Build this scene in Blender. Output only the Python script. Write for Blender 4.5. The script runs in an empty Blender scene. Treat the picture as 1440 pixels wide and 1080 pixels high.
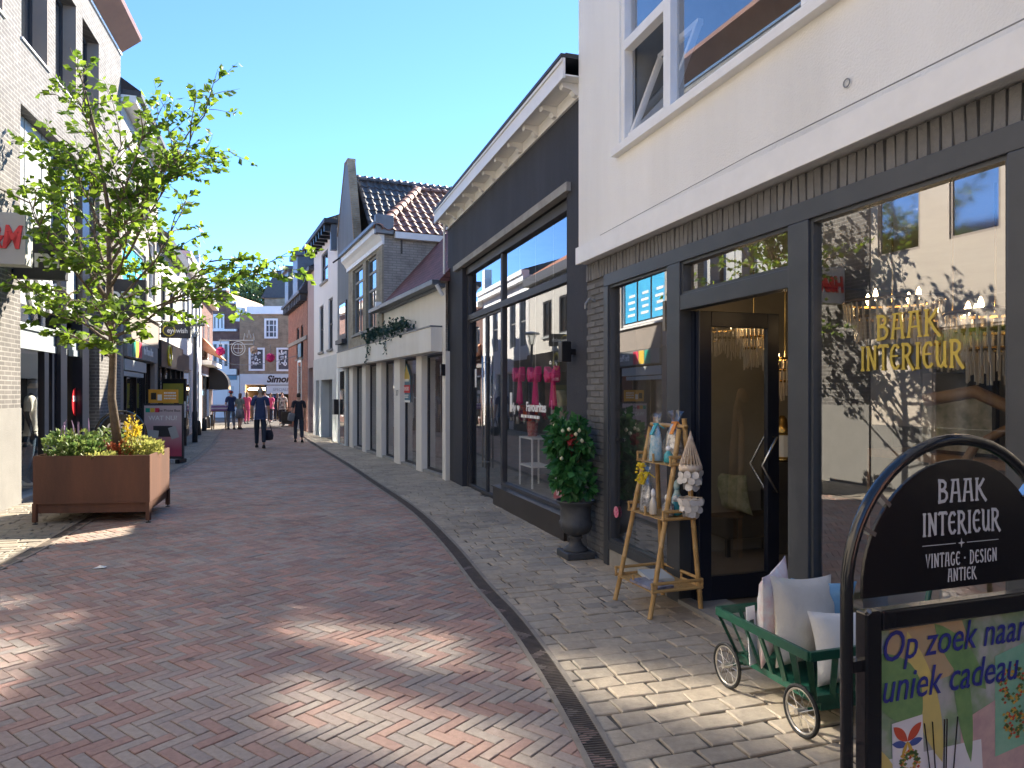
import bpy, bmesh, math, random
from mathutils import Vector, Matrix
random.seed(7)
R = math.radians
sc = bpy.context.scene
COL = sc.collection

# ---------------------------------------------------------------- camera
FPX, HOR, CAMH = 1000.0, 553.0, 1.65          # focal length in photo pixels, horizon row, eye height
cam_d = bpy.data.cameras.new('camera'); cam = bpy.data.objects.new('camera', cam_d); COL.objects.link(cam)
cam.location = (0, 0, CAMH); cam.rotation_euler = (R(90), 0, 0)
cam_d.sensor_width = 36; cam_d.lens = 25.0; cam_d.shift_y = 13 / 1440.0
cam_d.clip_start = 0.05; cam_d.clip_end = 2000
sc.camera = cam

# ---------------------------------------------------------------- sky, sun, exposure
SUN_AZ, SUN_EL = R(31.0), R(36.0)             # clockwise from the street axis (+Y)
SUN = Vector((math.sin(SUN_AZ) * math.cos(SUN_EL), math.cos(SUN_AZ) * math.cos(SUN_EL), math.sin(SUN_EL)))
w = bpy.data.worlds.new('World'); sc.world = w; w.use_nodes = True
nt = w.node_tree; bg = nt.nodes['Background']
sky = nt.nodes.new('ShaderNodeTexSky'); sky.sky_type = 'NISHITA'; sky.sun_disc = False
sky.sun_elevation = SUN_EL; sky.sun_rotation = SUN_AZ
sky.air_density = 0.42; sky.dust_density = 0.0; sky.ozone_density = 6.0; sky.altitude = 2500
tint = nt.nodes.new('ShaderNodeMixRGB'); tint.blend_type = 'MULTIPLY'; tint.inputs[0].default_value = 1.0; tint.inputs[2].default_value = (.61, .67, .61, 1)
nt.links.new(sky.outputs[0], tint.inputs[1]); nt.links.new(tint.outputs[0], bg.inputs[0]); bg.inputs[1].default_value = 0.15
sd = bpy.data.lights.new('sun', 'SUN'); sd.energy = 2.0; sd.angle = R(0.55); sd.color = (1.0, 0.90, 0.75)
so = bpy.data.objects.new('sun', sd); COL.objects.link(so)
so.rotation_euler = SUN.to_track_quat('Z', 'Y').to_euler()
vs = sc.view_settings; vs.view_transform = 'Standard'; vs.look = 'None'; vs.exposure = 3.15; vs.gamma = 1.0
vs.use_curve_mapping = False
cy = sc.cycles; cy.max_bounces = 12; cy.diffuse_bounces = 7; cy.glossy_bounces = 4; cy.transmission_bounces = 6
cy.transparent_max_bounces = 12; cy.use_denoising = True; cy.sample_clamp_indirect = 40.0; cy.blur_glossy = 0.0
cy.use_guiding = True; cy.guiding_training_samples = 96; cy.caustics_reflective = True

# ---------------------------------------------------------------- mesh helpers
class MB:
    def __init__(self, sx=1):
        self.v = []; self.f = []; self.sx = sx; self.a = []      # a: one random value per face
        self.r = 0.0
    def pt(self, p): self.v.append((p[0] * self.sx, p[1], p[2])); return len(self.v) - 1
    def face(self, *idx): self.f.append(tuple(idx)); self.a.append(self.r)
    def poly(self, pts): self.face(*[self.pt(p) for p in pts])
    def box(self, x0, x1, y0, y1, z0, z1):
        i = [self.pt(p) for p in ((x0,y0,z0),(x1,y0,z0),(x1,y1,z0),(x0,y1,z0),(x0,y0,z1),(x1,y0,z1),(x1,y1,z1),(x0,y1,z1))]
        for q in ((0,3,2,1),(4,5,6,7),(0,1,5,4),(1,2,6,5),(2,3,7,6),(3,0,4,7)): self.face(*[i[k] for k in q])
        return self
    def obox(self, M, hx, hy, hz):
        i = [self.pt(M @ Vector(p)) for p in ((-hx,-hy,-hz),(hx,-hy,-hz),(hx,hy,-hz),(-hx,hy,-hz),(-hx,-hy,hz),(hx,-hy,hz),(hx,hy,hz),(-hx,hy,hz))]
        for q in ((0,3,2,1),(4,5,6,7),(0,1,5,4),(1,2,6,5),(2,3,7,6),(3,0,4,7)): self.face(*[i[k] for k in q])
        return self
    def bar(self, a, b, w, h=None, up=(0,0,1)):
        a = Vector(a); b = Vector(b); d = b - a; L = d.length
        if L < 1e-6: return self
        d /= L; u = Vector(up)
        if abs(d.dot(u)) > .98: u = Vector((1,0,0))
        x = d.cross(u).normalized(); y = x.cross(d)
        M = Matrix(((x.x,d.x,y.x,(a.x+b.x)/2),(x.y,d.y,y.y,(a.y+b.y)/2),(x.z,d.z,y.z,(a.z+b.z)/2),(0,0,0,1)))
        return self.obox(M, w/2, L/2, (h or w)/2)
    def tube(self, pts, r, n=8, cap=True):
        pts = [Vector(p) for p in pts]; rs = r if isinstance(r, (list, tuple)) else [r] * len(pts)
        rings = []; prev = None
        for k, p in enumerate(pts):
            d = (pts[min(k+1, len(pts)-1)] - pts[max(k-1, 0)])
            if d.length < 1e-9: d = Vector((0,0,1))
            d.normalize()
            if prev is None:
                u = Vector((0,0,1)) if abs(d.z) < .9 else Vector((1,0,0))
                x = d.cross(u).normalized()
            else:
                x = (prev - d * prev.dot(d)).normalized()
            prev = x; y = d.cross(x)
            rings.append([self.pt(p + (x * math.cos(t) + y * math.sin(t)) * rs[k]) for t in [2*math.pi*j/n for j in range(n)]])
        for a, b in zip(rings, rings[1:]):
            for j in range(n): self.face(a[j], a[(j+1)%n], b[(j+1)%n], b[j])
        if cap:
            self.face(*rings[0][::-1]); self.face(*rings[-1])
        return self
    def lathe(self, prof, c=(0,0,0), n=20, cap=True, ax=None):
        rings = []
        for r, z in prof:
            rings.append([self.pt((c[0]+r*math.cos(2*math.pi*j/n), c[1]+r*math.sin(2*math.pi*j/n), c[2]+z)) for j in range(n)])
        for a, b in zip(rings, rings[1:]):
            for j in range(n): self.face(a[j], a[(j+1)%n], b[(j+1)%n], b[j])
        if cap: self.face(*rings[0][::-1]); self.face(*rings[-1])
        return self
    def prism(self, poly, f, d0, d1):
        """poly of (a,b); f(a,b,d)->point; closed slab between d0 and d1"""
        a = [self.pt(f(p[0], p[1], d0)) for p in poly]; b = [self.pt(f(p[0], p[1], d1)) for p in poly]
        n = len(poly)
        self.face(*a[::-1]); self.face(*b)
        for j in range(n): self.face(a[j], a[(j+1)%n], b[(j+1)%n], b[j])
        return self
    def torus(self, c, R0, r, axis='x', n=24, m=6, M=None):
        g = []
        for i in range(n):
            t = 2*math.pi*i/n; ring = []
            for j in range(m):
                s = 2*math.pi*j/m; q = R0 + r*math.cos(s); h = r*math.sin(s)
                p = Vector((h, q*math.cos(t), q*math.sin(t))) if axis == 'x' else (Vector((q*math.cos(t), h, q*math.sin(t))) if axis == 'y' else Vector((q*math.cos(t), q*math.sin(t), h)))
                if M is not None: p = M @ p
                ring.append(self.pt(p + Vector(c)))
            g.append(ring)
        for i in range(n):
            for j in range(m): self.face(g[i][j], g[(i+1)%n][j], g[(i+1)%n][(j+1)%m], g[i][(j+1)%m])
        return self
    def wall(self, s0, s1, z0, z1, o, holes=(), rev=0.12):
        """sheet at outward offset o with rectangular openings and reveals going in by rev"""
        ss = sorted({s0, s1, *[h[0] for h in holes], *[h[1] for h in holes]}); zs = sorted({z0, z1, *[h[2] for h in holes], *[h[3] for h in holes]})
        ss = [s for s in ss if s0-1e-6 <= s <= s1+1e-6]; zs = [z for z in zs if z0-1e-6 <= z <= z1+1e-6]
        for a, b in zip(ss, ss[1:]):
            for c, d in zip(zs, zs[1:]):
                m, q = (a+b)/2, (c+d)/2
                if any(h[0] < m < h[1] and h[2] < q < h[3] for h in holes): continue
                self.poly(((a,o,c),(b,o,c),(b,o,d),(a,o,d)))
        for h in holes:
            a, b, c, d = h[:4]; i = o - rev
            self.poly(((a,o,c),(a,i,c),(a,i,d),(a,o,d))); self.poly(((b,o,c),(b,o,d),(b,i,d),(b,i,c)))
            self.poly(((a,o,d),(a,i,d),(b,i,d),(b,o,d)))
            if c > z0 + 1e-4: self.poly(((a,o,c),(b,o,c),(b,i,c),(a,i,c)))
        return self
    def mesh(self, name, smooth=False, fix=True):
        me = bpy.data.meshes.new(name); me.from_pydata(self.v, [], self.f)
        if fix and len(self.f) < 60000:
            b = bmesh.new(); b.from_mesh(me); bmesh.ops.recalc_face_normals(b, faces=b.faces); b.to_mesh(me); b.free()
        if any(self.a):
            at = me.attributes.new('rnd', 'FLOAT', 'FACE'); at.data.foreach_set('value', self.a)
        if smooth: me.polygons.foreach_set('use_smooth', [True] * len(me.polygons))
        me.update(); return me
    def build(self, name, m, parent=None, smooth=False, bevel=0, fix=True, label=None, cat=None, group=None, kind=None, loc=None, rot=None):
        me = self.mesh(name, smooth, fix)
        me.materials.append(m)
        return put(name, me, parent, bevel, label, cat, group, kind, loc, rot)

def put(name, me, parent=None, bevel=0, label=None, cat=None, group=None, kind=None, loc=None, rot=None):
    o = bpy.data.objects.new(name, me); COL.objects.link(o); o.parent = parent
    if loc is not None: o.location = loc
    if rot is not None: o.rotation_euler = rot
    if bevel:
        md = o.modifiers.new('bevel', 'BEVEL'); md.width = bevel; md.segments = 2; md.limit_method = 'ANGLE'; md.angle_limit = R(40)
    if label: o['label'] = label
    if cat: o['category'] = cat
    if group: o['group'] = group
    if kind: o['kind'] = kind
    return o

def thing(name, label, cat, loc=(0,0,0), rotz=0, group=None):
    o = bpy.data.objects.new(name, None); COL.objects.link(o); o.location = loc; o.rotation_euler = (0, 0, rotz)
    o.empty_display_size = .2; o['label'] = label; o['category'] = cat
    if group: o['group'] = group
    return o

def basis(o, x, y):
    x = Vector(x).normalized(); y = Vector(y).normalized(); z = x.cross(y).normalized(); y = z.cross(x)
    return Matrix(((x.x,y.x,z.x,o[0]),(x.y,y.y,z.y,o[1]),(x.z,y.z,z.z,o[2]),(0,0,0,1)))

def text(body, size, m, parent, o, x, y, name='lettering', ext=0.003, align='CENTER', bold=0.0, sx=1.0, shear=0.0, label=None, spacing=1.0):
    cu = bpy.data.curves.new('t', 'FONT'); cu.body = body; cu.size = size; cu.extrude = ext; cu.align_x = align; cu.align_y = 'CENTER'
    cu.offset = bold; cu.resolution_u = 3; cu.shear = shear; cu.space_character = spacing
    t = bpy.data.objects.new('t', cu); COL.objects.link(t)
    dg = bpy.context.evaluated_depsgraph_get(); dg.update()
    me = bpy.data.meshes.new_from_object(t.evaluated_get(dg)); bpy.data.objects.remove(t); bpy.data.curves.remove(cu)
    me.name = name
    M = basis(o, x, y) @ Matrix.Diagonal((sx, 1, 1, 1))
    me.transform(M); me.materials.clear(); me.materials.append(m)
    return put(name, me, parent, label=label)

def bars(parent, m, o, x, y, w, rows, h=.02, gap=.015, name='fine_print'):
    """print too small to read: short broken dashes"""
    Mx = basis(o, x, y); mb = MB(); k = 0
    for r in range(rows):
        p = -w/2
        while p < w/2 - .01:
            l = min(random.uniform(.02,.07)*w/.5, w/2 - p); z = -(h+gap)*r
            mb.poly([Mx @ Vector(q) for q in ((p,z,0),(p+l,z,0),(p+l,z+h,0),(p,z+h,0))]); p += l + .012*w/.5
    return mb.build(name, m, parent, fix=False, kind='stuff')

# frames of the facades: local X runs along the wall, local Y out into the street
class Frame:
    def __init__(self, x, y, tan, side):
        self.p = Vector((x, y, 0)); th = math.atan(tan); self.th = th; self.side = side
        self.d = Vector((-math.sin(th), math.cos(th), 0))             # away from the camera
        if side == 'R': self.sx = 1; self.n = Vector((-self.d.y, self.d.x, 0)); self.X = self.d
        else: self.sx = -1; self.n = Vector((self.d.y, -self.d.x, 0)); self.X = -self.d
        self.rot = math.atan2(self.X.y, self.X.x)
    def s(self, u, o=0.0):
        q = self.p + self.n * o; k = (u - 720) / FPX                   # point (k*t, t) on the line q + s*d
        return (k * q.y - q.x) / (self.d.x - k * self.d.y)
    def depth(self, s, o=0.0): return (self.p + self.n * o + self.d * s).y
    def z(self, u, v, o=0.0): return CAMH + (HOR - v) / FPX * self.depth(self.s(u, o), o)
    def w(self, s, o, z): return self.p + self.d * s + self.n * o + Vector((0, 0, z))
    def l(self, s, o, z): return Vector((s * self.sx, o, z))
    def thing(self, name, label, cat, s=0, group=None):
        q = self.w(s, 0, 0); return thing(name, label, cat, q, self.rot, group)
    def mb(self): return MB(self.sx)
    def txt(self, body, size, m, parent, s, o, z, **k):
        return text(body, size, m, parent, self.l(s, o, z), (-1, 0, 0), (0, 0, 1), **k)

def G(u, v, z=0.0):
    y = FPX * (CAMH - z) / (v - HOR); return Vector(((u - 720) / FPX * y, y, z))
def P(u, v, y): return Vector(((u - 720) / FPX * y, y, CAMH + (HOR - v) / FPX * y))

# ---------------------------------------------------------------- materials
def new_mat(name):
    m = bpy.data.materials.new(name); m.use_nodes = True
    return m, m.node_tree, m.node_tree.nodes['Principled BSDF']
def rgb(c): return (c[0], c[1], c[2], 1)
def mk(name, c, c2=None, scale=8, rough=.7, bump=0.0, bscale=60, metal=0.0, spec=.5, rnd=0.0, coat=0.0, streak=False, emit=None, es=0.0):
    m, t, p = new_mat(name); N = t.nodes; Lk = t.links
    p.inputs['Roughness'].default_value = rough; p.inputs['Metallic'].default_value = metal
    p.inputs['Specular IOR Level'].default_value = spec; p.inputs['Coat Weight'].default_value = coat
    p.inputs['Base Color'].default_value = rgb(c)
    tc = N.new('ShaderNodeTexCoord')
    col = None
    if c2 is not None:
        no = N.new('ShaderNodeTexNoise'); no.inputs['Scale'].default_value = scale; no.inputs['Detail'].default_value = 6; no.inputs['Roughness'].default_value = .65
        if streak:
            mp = N.new('ShaderNodeMapping'); mp.inputs['Scale'].default_value = (1, 1, .18); Lk.new(tc.outputs['Object'], mp.inputs[0]); Lk.new(mp.outputs[0], no.inputs[0])
        else: Lk.new(tc.outputs['Object'], no.inputs[0])
        rp = N.new('ShaderNodeValToRGB'); rp.color_ramp.elements[0].position = .35; rp.color_ramp.elements[1].position = .68
        rp.color_ramp.elements[0].color = rgb(c); rp.color_ramp.elements[1].color = rgb(c2)
        Lk.new(no.outputs['Fac'], rp.inputs[0]); col = rp.outputs[0]
    if rnd:
        at = N.new('ShaderNodeAttribute'); at.attribute_name = 'rnd'
        oi = N.new('ShaderNodeObjectInfo')
        ad = N.new('ShaderNodeMath'); ad.operation = 'ADD'; Lk.new(at.outputs['Fac'], ad.inputs[0]); Lk.new(oi.outputs['Random'], ad.inputs[1])
        fr = N.new('ShaderNodeMath'); fr.operation = 'FRACT'; Lk.new(ad.outputs[0], fr.inputs[0])
        mr = N.new('ShaderNodeMapRange'); mr.inputs[3].default_value = 1 - rnd; mr.inputs[4].default_value = 1 + rnd; Lk.new(fr.outputs[0], mr.inputs[0])
        hs = N.new('ShaderNodeHueSaturation'); Lk.new(mr.outputs[0], hs.inputs['Value'])
        if col: Lk.new(col, hs.inputs['Color'])
        else: hs.inputs['Color'].default_value = rgb(c)
        col = hs.outputs[0]
    if col: Lk.new(col, p.inputs['Base Color'])
    if bump:
        nb = N.new('ShaderNodeTexNoise'); nb.inputs['Scale'].default_value = bscale; nb.inputs['Detail'].default_value = 5
        Lk.new(tc.outputs['Object'], nb.inputs[0])
        bp = N.new('ShaderNodeBump'); bp.inputs['Strength'].default_value = bump; bp.inputs['Distance'].default_value = .01
        Lk.new(nb.outputs['Fac'], bp.inputs['Height']); Lk.new(bp.outputs[0], p.inputs['Normal'])
    if emit: p.inputs['Emission Color'].default_value = rgb(emit); p.inputs['Emission Strength'].default_value = es
    return m
def mk_brick(name, c1, c2, mortar, bw=.22, bh=.062, ms=.010, rough=.85, bump=.6, spots=.25):
    m, t, p = new_mat(name); N = t.nodes; Lk = t.links
    tc = N.new('ShaderNodeTexCoord'); sp = N.new('ShaderNodeSeparateXYZ'); Lk.new(tc.outputs['Object'], sp.inputs[0])
    ad = N.new('ShaderNodeMath'); ad.operation = 'ADD'; Lk.new(sp.outputs[0], ad.inputs[0]); Lk.new(sp.outputs[1], ad.inputs[1])
    cb = N.new('ShaderNodeCombineXYZ'); Lk.new(ad.outputs[0], cb.inputs[0]); Lk.new(sp.outputs[2], cb.inputs[1])
    b = N.new('ShaderNodeTexBrick'); Lk.new(cb.outputs[0], b.inputs[0])
    b.inputs['Color1'].default_value = rgb(c1); b.inputs['Color2'].default_value = rgb(c2); b.inputs['Mortar'].default_value = rgb(mortar)
    b.inputs['Scale'].default_value = 1; b.inputs['Mortar Size'].default_value = ms; b.inputs['Mortar Smooth'].default_value = .15
    b.inputs['Brick Width'].default_value = bw; b.inputs['Row Height'].default_value = bh; b.inputs['Bias'].default_value = -.1
    no = N.new('ShaderNodeTexNoise'); no.inputs['Scale'].default_value = 3.0; no.inputs['Detail'].default_value = 8; Lk.new(tc.outputs['Object'], no.inputs[0])
    mr = N.new('ShaderNodeMapRange'); mr.inputs[1].default_value = .3; mr.inputs[2].default_value = .7; mr.inputs[3].default_value = 1 - spots; mr.inputs[4].default_value = 1 + spots; Lk.new(no.outputs['Fac'], mr.inputs[0])
    hs = N.new('ShaderNodeHueSaturation'); Lk.new(b.outputs['Color'], hs.inputs['Color']); Lk.new(mr.outputs[0], hs.inputs['Value'])
    Lk.new(hs.outputs[0], p.inputs['Base Color']); p.inputs['Roughness'].default_value = rough
    inv = N.new('ShaderNodeMath'); inv.operation = 'SUBTRACT'; inv.inputs[0].default_value = 1; Lk.new(b.outputs['Fac'], inv.inputs[1])
    bp = N.new('ShaderNodeBump'); bp.inputs['Strength'].default_value = bump; bp.inputs['Distance'].default_value = .008; Lk.new(inv.outputs[0], bp.inputs['Height'])
    Lk.new(bp.outputs[0], p.inputs['Normal'])
    return m
def mk_glass(name, base=.16, gain=1.6, tint=(.93,.95,.94), rough=0.0):
    m = bpy.data.materials.new(name); m.use_nodes = True; t = m.node_tree; N = t.nodes; Lk = t.links; N.clear()
    out = N.new('ShaderNodeOutputMaterial'); mx = N.new('ShaderNodeMixShader'); tr = N.new('ShaderNodeBsdfTransparent'); gl = N.new('ShaderNodeBsdfGlossy')
    tr.inputs[0].default_value = rgb(tint); gl.inputs['Roughness'].default_value = rough; gl.inputs[0].default_value = (.95,.97,1,1)
    ge = N.new('ShaderNodeNewGeometry'); dp = N.new('ShaderNodeVectorMath'); dp.operation = 'DOT_PRODUCT'; Lk.new(ge.outputs['Normal'], dp.inputs[0]); Lk.new(ge.outputs['Incoming'], dp.inputs[1])
    ab = N.new('ShaderNodeMath'); ab.operation = 'ABSOLUTE'; Lk.new(dp.outputs['Value'], ab.inputs[0])
    om = N.new('ShaderNodeMath'); om.operation = 'SUBTRACT'; om.inputs[0].default_value = 1.0; Lk.new(ab.outputs[0], om.inputs[1])
    pw5 = N.new('ShaderNodeMath'); pw5.operation = 'POWER'; Lk.new(om.outputs[0], pw5.inputs[0]); pw5.inputs[1].default_value = 5.0
    fr = N.new('ShaderNodeMath'); fr.operation = 'MULTIPLY_ADD'; Lk.new(pw5.outputs[0], fr.inputs[0]); fr.inputs[1].default_value = .96; fr.inputs[2].default_value = .04
    ma = N.new('ShaderNodeMath'); ma.operation = 'MULTIPLY_ADD'; ma.use_clamp = True; Lk.new(fr.outputs[0], ma.inputs[0]); ma.inputs[1].default_value = gain; ma.inputs[2].default_value = base
    Lk.new(ma.outputs[0], mx.inputs[0]); Lk.new(tr.outputs[0], mx.inputs[1]); Lk.new(gl.outputs[0], mx.inputs[2]); Lk.new(mx.outputs[0], out.inputs[0])
    return m
def mk_leaf(name, c, c2, tr=.45):
    m = bpy.data.materials.new(name); m.use_nodes = True; t = m.node_tree; N = t.nodes; Lk = t.links; N.clear()
    out = N.new('ShaderNodeOutputMaterial'); mx = N.new('ShaderNodeMixShader'); mx.inputs[0].default_value = tr
    d = N.new('ShaderNodeBsdfPrincipled'); d.inputs['Roughness'].default_value = .45; tl = N.new('ShaderNodeBsdfTranslucent')
    at = N.new('ShaderNodeAttribute'); at.attribute_name = 'rnd'
    rp = N.new('ShaderNodeValToRGB'); rp.color_ramp.elements[0].color = rgb(c); rp.color_ramp.elements[1].color = rgb(c2); Lk.new(at.outputs['Fac'], rp.inputs[0])
    Lk.new(rp.outputs[0], d.inputs['Base Color'])
    hs = N.new('ShaderNodeHueSaturation'); hs.inputs['Value'].default_value = 2.0; hs.inputs['Hue'].default_value = .485; Lk.new(rp.outputs[0], hs.inputs['Color']); Lk.new(hs.outputs[0], tl.inputs[0])
    Lk.new(d.outputs[0], mx.inputs[1]); Lk.new(tl.outputs[0], mx.inputs[2]); Lk.new(mx.outputs[0], out.inputs[0])
    return m

M = {}
M['white'] = mk('white_render', (.86,.86,.83), (.75,.745,.71), .8, .85, .55, 70, streak=True)
M['whitepaint'] = mk('white_paint', (.84,.84,.82), (.78,.78,.76), 4, .45)
M['cream'] = mk('cream_panel', (.86,.83,.76), (.77,.73,.65), 1.6, .8, .2, 60, streak=True)
M['slate'] = mk('slate_frame', (.044,.050,.058), (.056,.062,.070), 5, .42)
M['navy'] = mk('navy_door', (.010,.014,.026), None, rough=.3)
M['black'] = mk('black_metal', (.012,.012,.014), None, rough=.35)
M['blackwall'] = mk('black_wall', (.026,.028,.036), (.042,.044,.054), 2.2, .8, .5, 45, streak=True)
M['darkgrey'] = mk('dark_grey', (.05,.05,.055), (.035,.035,.04), 3, .55)
M['grey'] = mk('mid_grey', (.28,.29,.29), (.22,.23,.23), 2.5, .6)
M['lightgrey'] = mk('light_grey', (.50,.53,.53), (.44,.47,.47), 2.0, .5)
M['concrete'] = mk('concrete', (.36,.35,.32), (.26,.25,.23), 3.5, .9, .3, 40)
M['chrome'] = mk('brushed_steel', (.6,.6,.6), None, rough=.22, metal=1)
M['glass'] = mk_glass('shop_glass')
M['glass2'] = mk_glass('coated_glass', .27, 1.2)
M['glass3'] = mk_glass('clear_shop_glass', .12, 1.1)
M['pane_far'] = mk('dull_far_pane', (.06,.07,.075), (.12,.125,.13), 1.3, .25, spec=.3)
M['pane'] = mk('dark_pane', (.018,.022,.026), (.04,.045,.05), 1.3, .04, spec=1.0, coat=.6)
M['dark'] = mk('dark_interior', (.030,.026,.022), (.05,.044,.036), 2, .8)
M['wood'] = mk('wood', (.20,.11,.05), (.30,.18,.09), 12, .5)
M['whitetxt'] = mk('white_letter', (.85,.85,.83), None, rough=.5)
M['red'] = mk('red_paint', (.62,.02,.03), None, rough=.4)
M['blackr'] = mk('rubber', (.012,.012,.012), None, rough=.7)
M['copper'] = mk('copper', (.34,.16,.09), (.26,.12,.07), 2, .45)
# ---------------------------------------------------------------- ground, road, pavements
FR1 = Frame(.785, 7.39, .32, 'R'); FR3 = Frame(-1.26, 13.5, .445, 'R')
FL1 = Frame(-7.36, 10.65, .28, 'L'); FL2 = Frame(-8.91, 16.2, .33, 'L')
RG = [Vector((.95,-6,0)), Vector((.72,0,0)), Vector((.56,2,0))] + [G(*p) for p in ((855,1080),(777,947),(717,863),(680,827),(637,770),(585,717),(528,680),(495,657),(470,642),(445,627),(420,610))] + [Vector((-15.2,42,0))]
LG = [Vector((-3.4,-6,0)), Vector((-4.3,3,0))] + [G(*p) for p in ((0,798),(71,762),(120,733))] + [Vector((-6.5,12.5,0))] + [G(*p) for p in ((257,657),(277,644),(300,624),(310,608))] + [Vector((-16.6,42,0))]
def xat(poly, y):
    for a, b in zip(poly, poly[1:]):
        if a.y <= y <= b.y: return a.x + (b.x - a.x) * (y - a.y) / (b.y - a.y)
    return poly[-1].x if y > poly[-1].y else poly[0].x
def mk_ramp(name, cols, rough=.85, bump=.35, bscale=110, noise=.18, nscale=30):
    m, t, p = new_mat(name); N = t.nodes; Lk = t.links
    at = N.new('ShaderNodeAttribute'); at.attribute_name = 'rnd'
    rp = N.new('ShaderNodeValToRGB'); el = rp.color_ramp.elements
    while len(el) < len(cols): el.new(.5)
    for i, c in enumerate(cols): el[i].position = i / (len(cols) - 1); el[i].color = rgb(c)
    Lk.new(at.outputs['Fac'], rp.inputs[0])
    tc = N.new('ShaderNodeTexCoord'); ge = N.new('ShaderNodeNewGeometry')
    no = N.new('ShaderNodeTexNoise'); no.inputs['Scale'].default_value = nscale; no.inputs['Detail'].default_value = 7; no.inputs['Roughness'].default_value = .7; Lk.new(ge.outputs['Position'], no.inputs[0])
    n2 = N.new('ShaderNodeTexNoise'); n2.inputs['Scale'].default_value = .9; n2.inputs['Detail'].default_value = 5; Lk.new(ge.outputs['Position'], n2.inputs[0])
    ad = N.new('ShaderNodeMath'); ad.operation = 'ADD'; Lk.new(no.outputs['Fac'], ad.inputs[0]); Lk.new(n2.outputs['Fac'], ad.inputs[1])
    mr = N.new('ShaderNodeMapRange'); mr.inputs[1].default_value = .7; mr.inputs[2].default_value = 1.3; mr.inputs[3].default_value = 1 - noise*1.6; mr.inputs[4].default_value = 1 + noise*1.3; Lk.new(ad.outputs[0], mr.inputs[0])
    vo = N.new('ShaderNodeTexVoronoi'); vo.inputs['Scale'].default_value = 1.7; Lk.new(ge.outputs['Position'], vo.inputs[0])
    gm = N.new('ShaderNodeMapRange'); gm.inputs[1].default_value = .035; gm.inputs[2].default_value = .055; gm.inputs[3].default_value = .55; gm.inputs[4].default_value = 1.0; Lk.new(vo.outputs['Distance'], gm.inputs[0])
    mm = N.new('ShaderNodeMath'); mm.operation = 'MULTIPLY'; Lk.new(mr.outputs[0], mm.inputs[0]); Lk.new(gm.outputs[0], mm.inputs[1]); mr = mm
    hs = N.new('ShaderNodeHueSaturation'); Lk.new(rp.outputs[0], hs.inputs['Color']); Lk.new(mr.outputs[0], hs.inputs['Value']); Lk.new(hs.outputs[0], p.inputs['Base Color'])
    p.inputs['Roughness'].default_value = rough
    nb = N.new('ShaderNodeTexNoise'); nb.inputs['Scale'].default_value = bscale; nb.inputs['Detail'].default_value = 4; Lk.new(ge.outputs['Position'], nb.inputs[0])
    bp = N.new('ShaderNodeBump'); bp.inputs['Strength'].default_value = bump; bp.inputs['Distance'].default_value = .006; Lk.new(nb.outputs['Fac'], bp.inputs['Height']); Lk.new(bp.outputs[0], p.inputs['Normal'])
    return m
M['paver'] = mk_ramp('clay_paver', [(.26,.175,.15),(.37,.23,.18),(.30,.225,.185),(.44,.255,.195),(.36,.30,.245),(.27,.23,.205),(.38,.285,.23)], .8)
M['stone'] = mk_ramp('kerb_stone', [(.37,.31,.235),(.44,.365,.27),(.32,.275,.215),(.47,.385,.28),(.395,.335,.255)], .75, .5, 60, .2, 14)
M['stone_sun_dark'] = mk_ramp('kerb_stone_sun_dark', [(.25,.222,.18),(.30,.262,.205),(.22,.20,.165),(.325,.28,.212),(.27,.238,.195)], .75, .5, 60, .2, 14)  # sunny-side copy of the kerb stone, colour darkened to offset the sun
M['joint'] = mk('joint_sand', (.075,.066,.056), (.12,.105,.085), 6, .95, .4, 80)
M['asphalt'] = mk('far_paving', (.20,.17,.15), (.26,.22,.19), 1.5, .9, .3, 20)
M['iron'] = mk('cast_iron', (.085,.070,.058), (.14,.11,.085), 10, .6, .2, 80)
M['kerbc'] = mk('kerb_concrete', (.22,.19,.155), (.30,.26,.21), 6, .85, .3, 60)

g = MB(); g.box(-300, 300, -60, 600, -.5, -.05); g.build('ground', M['asphalt'], kind='structure')
ys = [-6 + i * .75 for i in range(66)]
road = MB()
for a, b in zip(ys, ys[1:]): road.poly(((xat(LG,a),a,-.011),(xat(RG,a),a,-.011),(xat(RG,b),b,-.011),(xat(LG,b),b,-.011)))
road = road.build('road', M['joint'], kind='structure')
pr = MB(); pl = MB()
for a, b in zip(ys, ys[1:]):
    pr.poly(((xat(RG,a),a,-.012),(xat(RG,a)+6,a,-.012),(xat(RG,b)+6,b,-.012),(xat(RG,b),b,-.012)))
    pl.poly(((xat(LG,a)-6,a,-.012),(xat(LG,a),a,-.012),(xat(LG,b),b,-.012),(xat(LG,b)-6,b,-.012)))
pave_r = pr.build('pavement', M['joint'], kind='structure'); pave_l = pl.build('pavement', M['joint'], kind='structure')

def frustum(mb, T, l, w, zt, ch=.006, dep=.025, jit=0.0, rnd=.5):
    mb.r = max(.001, rnd); j = lambda: random.uniform(-jit, jit)
    c = [(-l/2+j(), -w/2+j()), (l/2+j(), -w/2+j()), (l/2+j(), w/2+j()), (-l/2+j(), w/2+j())]
    lo = [mb.pt(T @ Vector((x, y, zt-dep))) for x, y in c]; mi = [mb.pt(T @ Vector((x, y, zt-ch*.8))) for x, y in c]
    k = 1 - 2*ch/w; kx = 1 - 2*ch/l
    to = [mb.pt(T @ Vector((x*kx, y*k, zt))) for x, y in c]
    for i in range(4):
        mb.face(lo[i], lo[(i+1)%4], mi[(i+1)%4], mi[i]); mb.face(mi[i], mi[(i+1)%4], to[(i+1)%4], to[i])
    mb.face(*to)
def rz(a, x=0, y=0, z=0): return Matrix.Translation((x, y, z)) @ Matrix.Rotation(a, 4, 'Z')
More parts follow.
